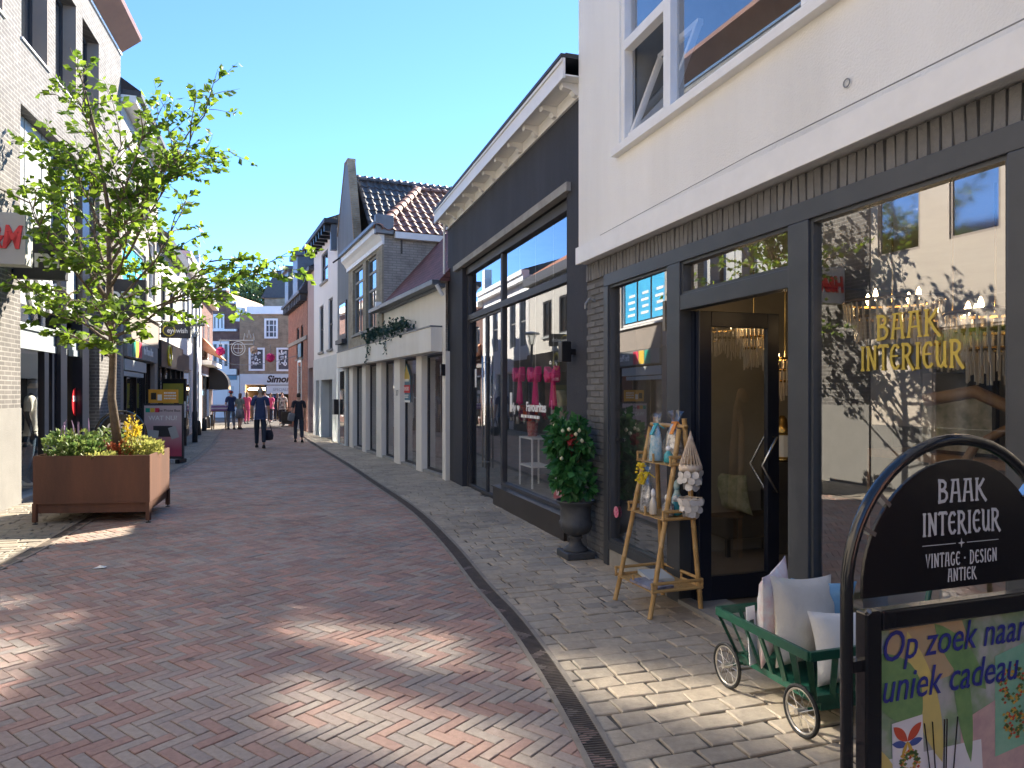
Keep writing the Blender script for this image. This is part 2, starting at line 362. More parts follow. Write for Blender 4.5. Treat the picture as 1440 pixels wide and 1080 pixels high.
def field(items, name, parent, m, ch, jit, nobj=300):
    """items: (x, y, ang, l, w, dz): nearest ones in view become objects, the others one joined part"""
    vis = lambda it: it[1] > 1.5 and abs(it[0]) / it[1] < .74 and 1650 / it[1] + 553 < 1095
    items.sort(key=lambda it: (not vis(it), it[0]**2 + it[1]**2))
    var = []
    for k in range(10):
        b = MB(); frustum(b, Matrix.Identity(4), 1, 1, 0, 0, .025, 0, (k + .5) / 10)
    rest = MB(); cache = {}
    for i, (x, y, a, l, w, dz) in enumerate(items):
        if i < nobj:
            key = (round(l, 2), round(w, 2), random.randrange(7))
            if key not in cache:
                b = MB(); frustum(b, Matrix.Identity(4), key[0] if jit else l, key[1] if jit else w, 0, ch, .025, jit, random.random())
                me = b.mesh(name, fix=False); me.materials.append(m); cache[key] = me
            put(name, cache[key], parent, loc=(x, y, dz), rot=(random.gauss(0,.006), random.gauss(0,.006), a))
        else:
            T = rz(a, x, y, dz) @ Matrix.Rotation(random.gauss(0,.005), 4, 'X')
            frustum(rest, T, l, w, 0, ch, .025, jit, random.random())
    rest.build(name + '_field', m, parent, fix=False, kind='stuff')

# herringbone clay pavers, 200 x 67 mm
L_, W_ = .2, .0667; a0 = R(-37); ca, sa = math.cos(a0), math.sin(a0)
its = []; X0, Y0 = -.5, 4.0
for k in range(-620, 620):
    for mth in range(-110, 111):
        ox, oy = (k + 6 * mth) * W_, k * W_
        for (cx, cy_, an) in ((ox + 1.5*W_, oy + .5*W_, 0), (ox + .5*W_, oy + 2.5*W_, R(90))):
            x = X0 + cx*ca - cy_*sa; y = Y0 + cx*sa + cy_*ca
            if y < 1.4 or y > 33 or abs(x) / y > .80: continue
            if xat(LG, y) + .05 < x < xat(RG, y) - .02: its.append((x, y, a0 + an, L_-.005, W_-.005, random.gauss(0,.0012)))
field(its, 'brick', road, M['paver'], .0035, 0)
def stones(F, s0, s1, poly, keep, l0, l1, wd, near):
    out = []; s = s0
    while s < s1:
        wrow = wd * random.uniform(.92, 1.08); o = -.02 - random.random() * .2
        og = 0.0
        while og < 5:
            c = F.w(s + wrow/2, og, 0); xg = xat(poly, c.y)
            if (c.x < xg if F.side == 'R' else c.x > xg): break
            og += .02
        og -= .07
        while o < og - .04:
            l = random.uniform(l0, l1)
            if o + l > og - .05: l = og - o
            c = F.w(s + wrow/2, o + l/2, 0)
            if keep(c) and c.y > 1.2: out.append((c.x, c.y, F.rot + math.pi/2 + random.gauss(0,.012), l - .011, wrow - .011, random.gauss(0,.002)))
            o += l
        s += wrow
    return out
J = Vector((-1.26, 13.5, 0)); dj = (FR1.d + FR3.d).normalized()
st = stones(FR1, -6.2, 7.2, RG, lambda c: (c - J).dot(dj) < 0, .17, .25, .155, 1) + stones(FR3, -.6, 24, RG, lambda c: (c - J).dot(dj) >= 0, .17, .25, .155, 0)
field(st, 'stone', pave_r, M['stone'], .006, .010)
J2 = Vector((-8.91, 16.2, 0)); dj2 = (FL1.d + FL2.d).normalized()
st = stones(FL1, -8, 6.4, LG, lambda c: (c - J2).dot(dj2) < 0, .22, .34, .12, 1) + stones(FL2, -.6, 22, LG, lambda c: (c - J2).dot(dj2) >= 0, .17, .26, .14, 0)
field(st, 'stone', pave_l, M['stone_sun_dark'], .008, .006)

# gutters: two kerb lips, a sunken channel and, nearby, an iron grate
def offs(poly, o):
    out = []
    for i, p in enumerate(poly):
        d = (poly[min(i+1, len(poly)-1)] - poly[max(i-1, 0)]).normalized(); out.append(p + Vector((d.y, -d.x, 0)) * o)
    return out
def resample(poly, step):
    out = [poly[0].copy()]; acc = 0
    # smooth first
    q = poly
    for _ in range(3):
        n = [q[0]]
        for a, b in zip(q, q[1:]): n += [a.lerp(b, .25), a.lerp(b, .75)]
        n.append(q[-1]); q = n
    for a, b in zip(q, q[1:]):
        L = (b - a).length; t = step - acc
        while t <= L: out.append(a.lerp(b, t / L)); t += step
        acc = (acc + L) % step if L else acc
    return out
for nm, poly in (('right', RG), ('left', LG)):
    q = resample(poly, .25)
    root = None
    for j, (a, b, z0, z1, m) in enumerate(((-.085,-.055,-.03,.007,M['kerbc']), (.055,.085,-.03,.007,M['kerbc']), (-.055,.055,-.06,-.022 if nm == 'right' else -.002,M['iron']))):
        mb = MB(); A = offs(q, a); B = offs(q, b)
        for i in range(len(q) - 1):
            if q[i].y > 40: continue
            g0 = .006 if j < 2 and i % 4 == 0 else 0
            d = (q[i+1] - q[i]) * (g0 / .25)
            P4 = [A[i] + d, B[i] + d, B[i+1], A[i+1]]
            lo = [mb.pt((p.x, p.y, z0)) for p in P4]; hi = [mb.pt((p.x, p.y, z1)) for p in P4]
            mb.face(*hi)
            for k in range(4): mb.face(lo[k], lo[(k+1)%4], hi[(k+1)%4], hi[k])
        if j == 0: root = mb.build('gutter', m, kind='structure')
        else: mb.build('kerb_lip' if j == 1 else 'channel', m, root)
    if nm == 'right':
        mb = MB(); q2 = resample(poly, .022)
        for i in range(1, len(q2) - 1):
            if not 1.5 < q2[i].y < 24: continue
            d = (q2[i+1] - q2[i-1]).normalized(); n = Vector((d.y, -d.x, 0))
            mb.bar(q2[i] - n*.054 + Vector((0,0,-.003)), q2[i] + n*.054 + Vector((0,0,-.003)), .009, .014)
        mb.build('grate', M['iron'], root, kind='stuff')
# a scrap of paper on the bricks
mb = MB(); p = G(140, 799); mb.poly([(p.x-.05,p.y-.03,.004),(p.x+.06,p.y-.035,.012),(p.x+.05,p.y+.04,.006),(p.x-.01,p.y+.02,.025),(p.x-.045,p.y+.035,.004)])
mb.build('paper_scrap', M['whitepaint'], label='small crumpled white paper scrap lying on the brick road', cat='litter')
# ================================================================= right side, white shop with brick pier
def onp(F, u, v, o=0.0): return F.w(F.s(u, o), o, F.z(u, v, o))
S = FR1.s
M['gbrick'] = mk('painted_grey_brick', (.125,.125,.125), (.165,.163,.158), 9, .75, .5, 70, rnd=.14)
M['gmort'] = mk('grey_mortar', (.095,.095,.095), (.12,.12,.118), 6, .9)
M['room'] = mk('room_wall', (.30,.275,.23), (.24,.22,.185), 2, .8)
M['roomfloor'] = mk('room_floor', (.16,.13,.10), (.22,.18,.14), 3, .45)
M['gold'] = mk('gold_leaf', (.55,.42,.08), None, rough=.35, metal=.4)
M['brass'] = mk('brass', (.62,.42,.15), None, rough=.25, metal=1)
M['bulb'] = mk('bulb', (1,.8,.5), None, emit=(1,.68,.35), es=3.5)
M['crystal'] = mk('crystal', (.55,.5,.42), None, rough=.08, spec=1.0, coat=.5)

b = FR1.thing('shop_building', 'white rendered shop with grey soldier bricks and slate window frames, nearest on right', 'building')
rt = FR1.s(1428)
mb = FR1.mb(); hw = (-5.6, S(871,.1), 3.87, 5.6)
mb.wall(-9.5, 0, 2.985, 8.6, .1, [hw], .16)
mb.poly(((-9.5,-.02,2.985),(-9.5,.1,2.985),(0,.1,2.985),(0,-.02,2.985))); mb.poly(((0,.1,2.985),(0,-6,2.985),(0,-6,8.6),(0,.1,8.6)))
mb.poly(((-9.5,.1,2.985),(-9.5,-6,2.985),(-9.5,-6,8.6),(-9.5,.1,8.6))); mb.poly(((-9.5,-6,0),(0,-6,0),(0,-6,8.6),(-9.5,-6,8.6)))
mb.build('wall', M['white'], b)
mb = FR1.mb(); mb.box(-9.6, .03, -6.1, .2, 8.6, 8.75); mb.build('roof', M['darkgrey'], b)
mb = FR1.mb(); mb.box(-9.5, .012, .1025, .132, 2.975, 3.15); mb.build('band', M['whitepaint'], b, bevel=.004)
mb = FR1.mb(); mb.tube([(-2.9,.135,3.19),(-5.2,.14,3.165),(-9,.136,3.18)], .004, 5); mb.tube([(-.6,.136,3.155),(-2.9,.135,3.19)], .003, 5); mb.build('cable', M['grey'], b)
# lower wall behind the bricks, soldier course and pier
mb = FR1.mb(); mb.box(-9.5, -.003, -.12, 0.0, 2.80, 2.975); mb.box(-.49, -.003, -.3, 0.0, -.02, 2.80); mb.build('mortar_wall', M['gmort'], b)
var = []
for k in range(6):
    v = MB(); w_ = .0285; h_ = .088
    pts = [(-w_,-h_),(w_,-h_),(w_,h_),(-w_,h_)]
    o_ = [v.pt((x + random.uniform(-.002,.002), 0, z + random.uniform(-.004,.004))) for x, z in pts]; f_ = [v.pt((x*.9, .016 + random.uniform(0,.007), z*.965)) for x, z in pts]
    for i in range(4): v.face(o_[i], o_[(i+1)%4], f_[(i+1)%4], f_[i])
    v.face(*f_); me = v.mesh('brick'); me.materials.append(M['gbrick']); var.append(me)
s = -.035
while s > -6.4:
    put('brick', random.choice(var), b, loc=(s, random.uniform(0,.006), 2.886), rot=(random.gauss(0,.02), random.gauss(0,.012), random.gauss(0,.03))); s -= .0655
var = []
for k in range(6):
    v = MB(); w_ = .101; h_ = .0265
    pts = [(-w_,-h_),(w_,-h_),(w_,h_),(-w_,h_)]
    o_ = [v.pt((x, 0, z)) for x, z in pts]; f_ = [v.pt((x*.97, .006 + random.uniform(0,.004), z*.86 + random.uniform(-.002,.002))) for x, z in pts]
    for i in range(4): v.face(o_[i], o_[(i+1)%4], f_[(i+1)%4], f_[i])
    v.face(*f_); me = v.mesh('brick'); me.materials.append(M['gbrick']); var.append(me)
for r in range(43):
    z = .03 + r * .0645
    for k in range(3):
        s = -.10 - k * .212 + (.106 if r % 2 else 0)
        if -.42 < s < -.06: put('brick', random.choice(var), b, loc=(s, random.uniform(0,.003), z))
    e = -.445 if not r % 2 else -.452
    o_ = put('brick', random.choice(var), b, loc=(e, 0, z)); o_.scale = (.36 if not r % 2 else .33, 1, 1)
# upper window
wn = FR1.mb(); i0, i1 = .1-.10, .1-.02
def frame_rect(mb, s0, s1, z0, z1, t, a, c):
    mb.box(s0, s0+t, a, c, z0, z1); mb.box(s1-t, s1, a, c, z0, z1); mb.box(s0+t, s1-t, a, c, z1-t, z1); mb.box(s0+t, s1-t, a, c, z0, z0+t)
s_l, s_m1, s_m2 = S(871,.1), S(935,.1), S(1132,.1)
frame_rect(wn, -5.6, s_l, 3.87, 5.6, .07, 0, .085)
wn.box(s_m1-.055, s_m1+.055, 0, .085, 3.94, 5.53); wn.box(s_m2-.055, s_m2+.055, 0, .085, 3.94, 5.53); wn.box(s_m1+.055, s_l-.07, 0, .085, 4.74, 4.83)
wn.box(-4.6, -4.5, 0, .085, 3.94, 5.53)
win = wn.build('window', M['whitepaint'], b, bevel=.004)
mb = FR1.mb(); mb.box(-5.65, s_l+.04, 0, .17, 3.80, 3.868); mb.build('sill', M['whitepaint'], win, bevel=.004)
mb = FR1.mb(); mb.poly(((s_m1,.02,4.8),(s_l,.02,4.8),(s_l,.02,5.6),(s_m1,.02,5.6))); mb.build('pane', M['glass2'], win)
mb = FR1.mb(); mb.poly(((-4.55,.02,3.9),(s_m2,.02,3.9),(s_m2,.02,5.6),(-4.55,.02,5.6))); mb.build('pane', M['glass2'], win)
mb = FR1.mb(); mb.poly(((s_m2,.02,3.9),(s_m1,.02,3.9),(s_m1,.02,5.6),(s_m2,.02,5.6))); mb.build('pane', M['glass2'], win)
mb = FR1.mb(); mb.poly(((-5.6,.02,3.9),(-4.55,.02,3.9),(-4.55,.02,5.6),(-5.6,.02,5.6))); mb.build('pane', M['glass2'], win)
mb = FR1.mb()   # tilted casement, hinged at its foot and leaning into the room
sa0, sa1 = s_m1+.065, s_l-.08; zt = 4.72; lean = .30
for s0, s1 in ((sa0, sa0+.05), (sa1-.05, sa1)): mb.prism([(0,3.95),(0,zt)], lambda a, c, d: (d, .03 - (c-3.95)/(zt-3.95)*lean, c), s0, s1) if False else mb.bar((s0/2+s1/2,.03,3.95),(s0/2+s1/2,.03-lean,zt), .05, .05)
mb.bar((sa0,.03,3.96),(sa1,.03,3.96), .05); mb.bar((sa0,.03-lean,zt),(sa1,.03-lean,zt), .05)
cs = mb.build('casement', M['whitepaint'], win)
mb = FR1.mb(); mb.poly(((sa0,.03,3.96),(sa1,.03,3.96),(sa1,.03-lean,zt),(sa0,.03-lean,zt))); mb.build('pane', M['glass2'], cs)
mb = FR1.mb(); mb.box(-5.6, s_l, -2.6, -2.5, 3.8, 6); mb.box(-5.6, s_l, -2.5, -.05, 3.7, 3.78); mb.box(-5.6, s_l, -2.5, -.05, 5.62, 5.7); mb.box(s_l-.02, s_l+.06, -2.5, -.07, 3.7, 5.7); mb.build('upper_room', M['grey'], b)
# shop front
zt, zl = 2.68, 2.80
uA, uB0, uB1, uC0, uC1, uD = 861, 945, 963, 1117, 1146, 1428
mb = FR1.mb()
mb.box(-7.2, -.492, -.06, .05, zt, zl-.002)
mb.box(S(uA), -.492, -.06, .05, 0, zt); mb.box(S(uB1), S(uB0), -.06, .05, 0, zt); mb.box(S(uC1), S(uC0), -.06, .05, 0, zt); mb.box(S(uD)-.12, S(uD), -.06, .05, 0, zt)
mb.box(-7.2, S(uD)-2.0, -.06, .05, 0, zt)
mb.box(S(uC0), S(uB1), -.05, .045, 2.30, 2.42)
mb.box(S(uB0), S(uA), -.05, .045, .16, .24); mb.box(S(uD), S(uC1), -.05, .045, .16, .24); mb.box(S(uD)-2.0, S(uD)-.12, -.05, .045, .16, .24)
sf = mb.build('shop_front', M['slate'], b, bevel=.005)
mb = FR1.mb()
for s0, s1 in ((S(uB0), S(uA)), (S(uD), S(uC1)), (S(uD)-2.0, S(uD)-.12)): mb.box(s0, s1, -.06, .03, -.02, .158)
mb.box(S(uC0), S(uB1), -.3, .06, -.02, .035); mb.build('threshold', M['concrete'], b)
def bead(s0, s1, z0, z1, yaw=0.0):   # yaw: the pane sits a touch askew in its rebate
    m_ = FR1.mb(); frame_rect(m_, s0, s1, z0, z1, .022, -.03, .03); m_.build('glazing_bead', M['slate'], sf)
    m_ = FR1.mb(); m_.poly(((s0,yaw,z0),(s1,-yaw,z0),(s1,-yaw,z1),(s0,yaw,z1))); return m_.build('pane', M['glass2'], sf)
bead(S(uB0), S(uA), .24, zt, .016); bead(S(uC0), S(uB1), 2.42, zt, .016); pane_main = bead(S(uD), S(uC1), .24, zt); bead(S(uD)-2.0, S(uD)-.12, .24, zt)
# open door leaf, swung square into the shop
dr = FR1.mb(); sh = S(uB1)-.06; dw = .74
def dbox(mb, o0, o1, z0, z1, t=.05): mb.box(sh-t, sh, -o1, -o0, z0, z1)
dbox(dr, .06, .17, .03, 2.29); dbox(dr, dw-.05, dw+.06, .03, 2.29); dbox(dr, .17, dw-.05, 2.17, 2.29); dbox(dr, .17, dw-.05, .03, .22)
door = dr.build('door', M['navy'], b, bevel=.004)
mb = FR1.mb(); mb.poly(((sh-.025,-.17,.22),(sh-.025,-dw+.05,.22),(sh-.025,-dw+.05,2.17),(sh-.025,-.17,2.17))); mb.build('pane', M['glass'], door)
for sg in (-1, 1):
    mb = FR1.mb(); so_ = sh - .025 + sg*.075; si_ = sh - .025 + sg*.025; oh = -dw+.0
    mb.tube([(si_,oh,1.30),(so_,oh,1.30),(so_,oh+.14,1.08),(so_,oh,.86),(si_,oh,.86)], .011, 8); mb.build('handle', M['chrome'], door, smooth=True)
mb = FR1.mb(); mb.box(S(uC0)+.002, S(uC0)+.05, -.13, -.055, .03, 2.299); mb.box(S(uB1)-.05, S(uB1)-.002, -.13, -.055, .03, 2.299); mb.build('door_frame', M['navy'], b)
# room behind the glass
mb = FR1.mb(); mb.box(-7.3, -.3, -5.0, -4.9, 0, 2.9); mb.box(-7.3, -7.2, -4.9, -.07, 0, 2.9); mb.box(-.46, -.36, -4.9, -.31, 0, 2.79); mb.build('room_wall', M['room'], b)
mb = FR1.mb(); mb.box(-7.2, -.46, -4.9, -.31, -.02, .02); mb.build('room_floor', M['roomfloor'], b)
mb = FR1.mb(); mb.box(-7.2, -.46, -4.9, -.13, 2.81, 2.84); mb.build('room_ceiling', M['room'], b)
# lettering and stickers on the glass
o_t = .006
mb = FR1.mb(); c = (S(867), FR1.z(867,720)); mb.prism([(c[0]+.05*math.cos(t), c[1]+.055*math.sin(t)) for t in [k*math.pi/8 for k in range(16)]], lambda a, q, d: (a, d, q), .003, .006)
M['magenta'] = mk('magenta_sticker', (.55,.02,.16), (.75,.45,.5), 60, .5)
mb.build('sticker', M['magenta'], sf, label='round magenta sticker low on the left pane')
mb = FR1.mb(); mb.tube([(-.2,.0,2.58),(-.2,.07,2.60),(-.2,.11,2.55),(-.2,.11,2.50)], .014, 8); mb.build('pipe_hook', M['grey'], b)
mb = FR1.mb(); q = (S(1193,.1), FR1.z(1193,117,.1)); mb.torus((q[0],.112,q[1]), .022, .004, 'y', 16, 5); mb.build('wall_ring', M['grey'], b)
FR1.txt('aTupe', .07, M['black'], sf, S(872), .004, FR1.z(872,575), name='lettering', ext=.0008); FR1.txt('aTnex', .07, M['black'], sf, S(872), .004, FR1.z(872,618), name='lettering', ext=.0008)

# ---------------------------------------------------------------- things inside the shop
def chandelier(s, o, z, r, n, tiers, label):
    q = FR1.w(s, o, 0); t = thing('chandelier', label, 'chandelier', (q.x, q.y, z), 0, 'chandeliers in the shop')
    mb = MB(); mb.tube([(0,0,0),(0,0,2.8-z)], .006, 6)
    for k in range(tiers): mb.torus((0,0,-.1*k), r*(1-.22*k), .012, 'z', 24, 5)
    mb.build('frame', M['brass'], t)
    mb = MB()
    for k in range(tiers):
        rr = r*(1-.22*k)
        for j in range(n):
            a = 2*math.pi*j/n; h = random.uniform(.12,.2)
            mb.bar((rr*math.cos(a), rr*math.sin(a), -.1*k), (rr*.97*math.cos(a), rr*.97*math.sin(a), -.1*k-h), .010)
    mb.build('crystal_drops', M['crystal'], t, kind='stuff')
    for j in range(4):
        a = 2*math.pi*j/4 + .5; mb = MB(); mb.lathe([(.004,-.03),(.016,0),(.012,.03),(.003,.05)], (.6*r*math.cos(a), .6*r*math.sin(a), .03), 8); mb.build('bulb', M['bulb'], t)
def at_o(u, o): return FR1.s(u, o)
chandelier(at_o(1255,-.9), -.9, FR1.z(1255,425,-.9), .30, 40, 2, 'gold ring chandelier with hanging crystals behind the gilt lettering')
chandelier(at_o(1400,-.7), -.7, FR1.z(1400,440,-.7), .24, 30, 3, 'tall crystal chandelier with amber bulbs at the far right of the window')
chandelier(at_o(1008,-1.7), -1.7, FR1.z(1008,470,-1.7), .34, 44, 2, 'wide beaded chandelier seen through the open door glass')
chandelier(at_o(1104,-1.3), -1.3, FR1.z(1104,505,-1.3), .16, 24, 3, 'narrow crystal chandelier in the gap beside the door')
q = FR1.w(at_o(1040,-2.3), -2.3, 0); t = thing('console_table', 'black console table with turned legs seen through the door glass', 'table', q, FR1.rot)
mb = MB(); mb.box(-.6,.6,-.2,.2,.86,.9); mb.build('table_top', M['black'], t, bevel=.004)
for x in (-.55,.55):
    for y in (-.16,.16): mb = MB(); mb.lathe([(.02,0),(.024,.3),(.014,.34),(.026,.5),(.02,.86)], (x,y,0), 10); mb.build('leg', M['black'], t, smooth=True)
M['jug'] = mk('brown_glaze', (.06,.025,.02), None, rough=.2)
q = FR1.w(at_o(1010,-2.3), -2.3, .9); t = thing('jug', 'dark brown pouring jug standing on the console table', 'jug', q)
mb = MB(); mb.lathe([(.07,0),(.11,.1),(.10,.22),(.05,.33),(.045,.38),(.06,.42)], n=16); mb.build('body', M['jug'], t, smooth=True)
mb = MB(); mb.tube([(.05,0,.36),(.14,0,.34),(.15,0,.24),(.10,0,.14)], .012, 6); mb.build('handle', M['jug'], t, smooth=True)
q = FR1.w(at_o(1034,-2.2), -2.2, .9); mb = MB(); mb.lathe([(.05,0),(.055,.04),(.05,.12),(.03,.16),(.004,.17)], q, 14); mb.build('camera_gadget', M['whitepaint'], None, smooth=True, label='small white rounded gadget on the console table', cat='gadget')
M['cush1'] = mk('printed_cushion', (.42,.40,.30), (.16,.20,.09), 9, .9, .2, 50)
def cushion(name, label, mat_, loc, w_, h_, d_, rot, piping=None):
    mb = MB(); n = 10; g = {}
    for sgn in (1, -1):
        for i in range(n+1):
            for j in range(n+1):
                x, y = 2*i/n-1, 2*j/n-1; e = max(0, (1-x*x)*(1-y*y)) ** .42
                cx = x*(1-.10*(1-y*y)); cy = y*(1-.10*(1-x*x))
                wr = .010*math.sin(9*x+4*y)*e + .008*math.sin(13*y-5*x)*e
                g[sgn,i,j] = mb.pt((cx*w_/2, sgn*(e*d_/2+wr*.6)+ .002*sgn, h_/2 + cy*h_/2))
    for sgn in (1,-1):
        for i in range(n):
            for j in range(n): mb.face(g[sgn,i,j], g[sgn,i+1,j], g[sgn,i+1,j+1], g[sgn,i,j+1])
    for i in range(n):
        for (a, b_) in (((i,0),(i+1,0)), ((i,n),(i+1,n)), ((0,i),(0,i+1)), ((n,i),(n,i+1))): mb.face(g[1,a[0],a[1]], g[1,b_[0],b_[1]], g[-1,b_[0],b_[1]], g[-1,a[0],a[1]])
    return mb.build(name, mat_, None, smooth=True, loc=loc, rot=rot, label=label, cat='cushion')
q = FR1.w(at_o(1034,-1.5), -1.5, 0)
t = thing('armchair', 'dark armchair inside the shop holding a leaf print cushion', 'chair', q, FR1.rot)
mb = MB(); mb.box(-.35,.35,-.35,.35,.2,.42); mb.build('seat', M['dark'], t, bevel=.03)
mb = MB(); mb.box(-.35,.35,-.40,-.28,.42,.66); mb.build('backrest', M['dark'], t, bevel=.03)
for x in (-.3,.3):
    for y in (-.3,.3): mb = MB(); mb.box(x-.02,x+.02,y-.02,y+.02,.02,.2); mb.build('leg', M['black'], t)
cushion('cushion', 'leaf print cushion propped in the dark shop armchair', M['cush1'], FR1.w(at_o(1034,-1.4), -1.4, .43), .46, .42, .16, (-.2,0,FR1.rot+.2))
q = FR1.w(at_o(1385,-1.2), -1.2, 0); t = thing('bentwood_chair', 'curved wooden chair behind the big window', 'chair', q, FR1.rot+.5)
mb = MB(); mb.box(-.25,.25,-.25,.25,.42,.46); mb.build('seat', M['wood'], t, bevel=.01)
for x in (-.22,.22):
    for y in (-.22,.22): mb = MB(); mb.bar((x,y,.02),(x,y,.42),.035); mb.build('leg', M['wood'], t)
mb = MB(); mb.tube([(-.3,-.2,.46),(-.34,-.22,1.0),(-.2,-.25,1.5),(.1,-.25,1.66),(.4,-.24,1.6)], .045, 8); mb.tube([(.3,-.2,.46),(.3,-.22,.9),(.1,-.25,1.3),(-.2,-.25,1.5)], .03, 8); mb.build('back_bow', M['wood'], t, smooth=True)
M['art'] = mk('framed_print', (.5,.47,.4), (.10,.13,.09), 7, .6)
q = FR1.w(at_o(1345,-2.2), -2.2, 1.15); t = thing('framed_picture', 'dark framed print standing behind the window lettering', 'picture', q, FR1.rot)
mb = MB(); frame = mb; mb.box(-.35,.35,-.02,.02,0,.03); mb.box(-.35,.35,-.02,.02,.47,.5); mb.box(-.35,-.32,-.02,.02,.03,.47); mb.box(.32,.35,-.02,.02,.03,.47); mb.build('frame', M['black'], t)
mb = MB(); mb.box(-.32,.32,-.01,.01,.03,.47); mb.build('print', M['art'], t)
q = FR1.w(at_o(1345,-2.3), -2.3, 0); t = thing('cabinet', 'dark low cabinet under the framed print in the shop', 'cabinet', q, FR1.rot)
mb = MB(); mb.box(-.7,.7,-.25,.25,.06,1.15); mb.build('body', M['wood'], t, bevel=.01)
for x in (-.34,.34): mb = MB(); mb.box(x-.3,x+.3,.25,.27,.14,1.08); mb.build('door', M['dark'], t, bevel=.006)
for x in (-.64,.64): mb = MB(); mb.box(x-.04,x+.04,-.2,.2,.02,.06); mb.build('foot', M['wood'], t)
q = FR1.w(at_o(1100,-1.9), -1.9, 0); t = thing('lantern', 'brass lantern on a dark stand in the door gap', 'lantern', q)
mb = MB(); mb.box(-.16,.16,-.16,.16,.02,.95); mb.build('stand', M['dark'], t)
mb = MB(); mb.lathe([(.12,.95),(.12,.98),(.10,1.0)], n=14); mb.lathe([(.10,1.22),(.13,1.25),(.06,1.32),(.05,1.38),(.02,1.42)], n=14); mb.build('cap', M['brass'], t, smooth=True)
mb = MB(); mb.lathe([(.095,1.0),(.095,1.22)], n=14); mb.build('glass', M['whitepaint'], t)

# ================================================================= right side, black shop
b = FR1.thing('shop_building', 'black painted shop with white bracketed eave and tall glazed front', 'building')
SE = 6.63; h0, h1 = S(797), S(650)
mb = FR1.mb(); mb.wall(0.004, SE, -.02, 4.9, 0, [(h0, h1, -.02, 3.88)], .2)
mb.poly(((SE,0,0),(SE,-6,0),(SE,-6,5.1),(SE,0,5.1))); mb.poly(((.004,-6,0),(SE,-6,0),(SE,-6,5.1),(.004,-6,5.1)))
mb.build('wall', M['blackwall'], b)
mb = FR1.mb(); mb.box(.01, SE, -6, .24, 5.112, 5.16); mb.box(.01, SE+.02, .235, .295, 5.112, 5.15); roof = mb.build('roof', M['darkgrey'], b)
mb = FR1.mb(); mb.box(.01, SE+.01, .243, .27, 4.9, 5.108); mb.box(.01, SE, .275, .285, 5.07, 5.105); mb.build('fascia', M['whitepaint'], roof, bevel=.003)
mb = FR1.mb(); mb.box(.01, SE, .0, .24, 4.925, 4.94); mb.box(.01, SE, .003, .035, 4.79, 4.922); mb.build('soffit', M['whitepaint'], roof)
for k in range(11):
    s_ = .2 + k*.62
    mb = FR1.mb(); mb.prism([(.036,4.80),(.075,4.81),(.11,4.85),(.21,4.87),(.225,4.922),(.036,4.922)], lambda a, c, d: (d, a, c), s_-.045, s_+.045); mb.build('bracket', M['whitepaint'], roof)
mb = FR1.mb(); mb.box(h0-.12, S(641), -.05, .055, 3.875, 3.975); mb.build('lintel', M['concrete'], b, bevel=.004)
sm = S(697); sd_ = S(675); oi = -.13
mb = FR1.mb()
for a, c in ((h0, h0+.06), (sm-.045, sm+.045), (h1-.06, h1)): mb.box(a, c, oi-.04, oi+.04, .0, 3.86)
mb.box(h0, h1, oi-.045, oi+.045, 2.93, 3.03); mb.box(h0, h1, oi-.04, oi+.06, 3.74, 3.862); mb.box(h0, sm, oi-.04, oi+.05, .27, .33); mb.box(sm, h1, oi-.04, oi+.03, 0, .06)
sf2 = mb.build('shop_front', M['darkgrey'], b, bevel=.004)
M['bronze'] = mk('bronze_panel', (.030,.025,.021), (.045,.038,.032), 4, .35)
mb = FR1.mb(); mb.box(h0+.002, sm+.03, -.18, .035, -.02, .262); mb.box(h0+.002, sm+.04, -.18, .06, .264, .282); mb.build('plinth', M['bronze'], b)
def pane2(s0, s1, z0, z1, o=oi):
    m_ = FR1.mb(); m_.poly(((s0,o,z0),(s1,o,z0),(s1,o,z1),(s0,o,z1))); return m_.build('pane', M['glass3'] if z0 < 3 else M['glass2'], sf2)
pane2(h0+.06, sm-.045, 3.03, 3.74); pane2(sm+.045, h1-.06, 3.03, 3.74); pw = pane2(h0+.06, sm-.045, .33, 2.93)
for s0, s1, hs in ((sm+.05, sd_-.008, sd_-.09), (sd_+.008, h1-.065, sd_+.09)):
    mb = FR1.mb(); frame_rect(mb, s0, s1, .02, 2.925, .035, oi-.02, oi+.02); d_ = mb.build('door', M['darkgrey'], b)
    mb = FR1.mb(); mb.poly(((s0,oi,.03),(s1,oi,.03),(s1,oi,2.9),(s0,oi,2.9))); mb.build('pane', M['glass3'], d_)
    mb = FR1.mb(); mb.tube([(hs,oi+.06,.45),(hs,oi+.06,2.25)], .014, 8)
    for z in (.55, 2.15): mb.tube([(hs,oi,z),(hs,oi+.06,z)], .008, 6)
    mb.build('handle', M['chrome'], d_, smooth=True)
mb = FR1.mb(); mb.box(.05, SE-.05, -4.1, -4.0, 0, 3.9); mb.box(.02, .1, -4.0, -.25, 0, 3.9); mb.box(SE-.1, SE-.02, -4.0, -.25, 0, 3.9); mb.build('room_wall', M['grey'], b)
mb = FR1.mb(); mb.box(.1, SE-.1, -4.0, -.2, -.02, .02); mb.box(h0, sm, -1.5, -.19, .02, .27); mb.build('room_floor', M['roomfloor'], b)
mb = FR1.mb(); mb.box(.1, SE-.1, -4.0, -.2, 3.89, 3.93); mb.build('room_ceiling', M['grey'], b)
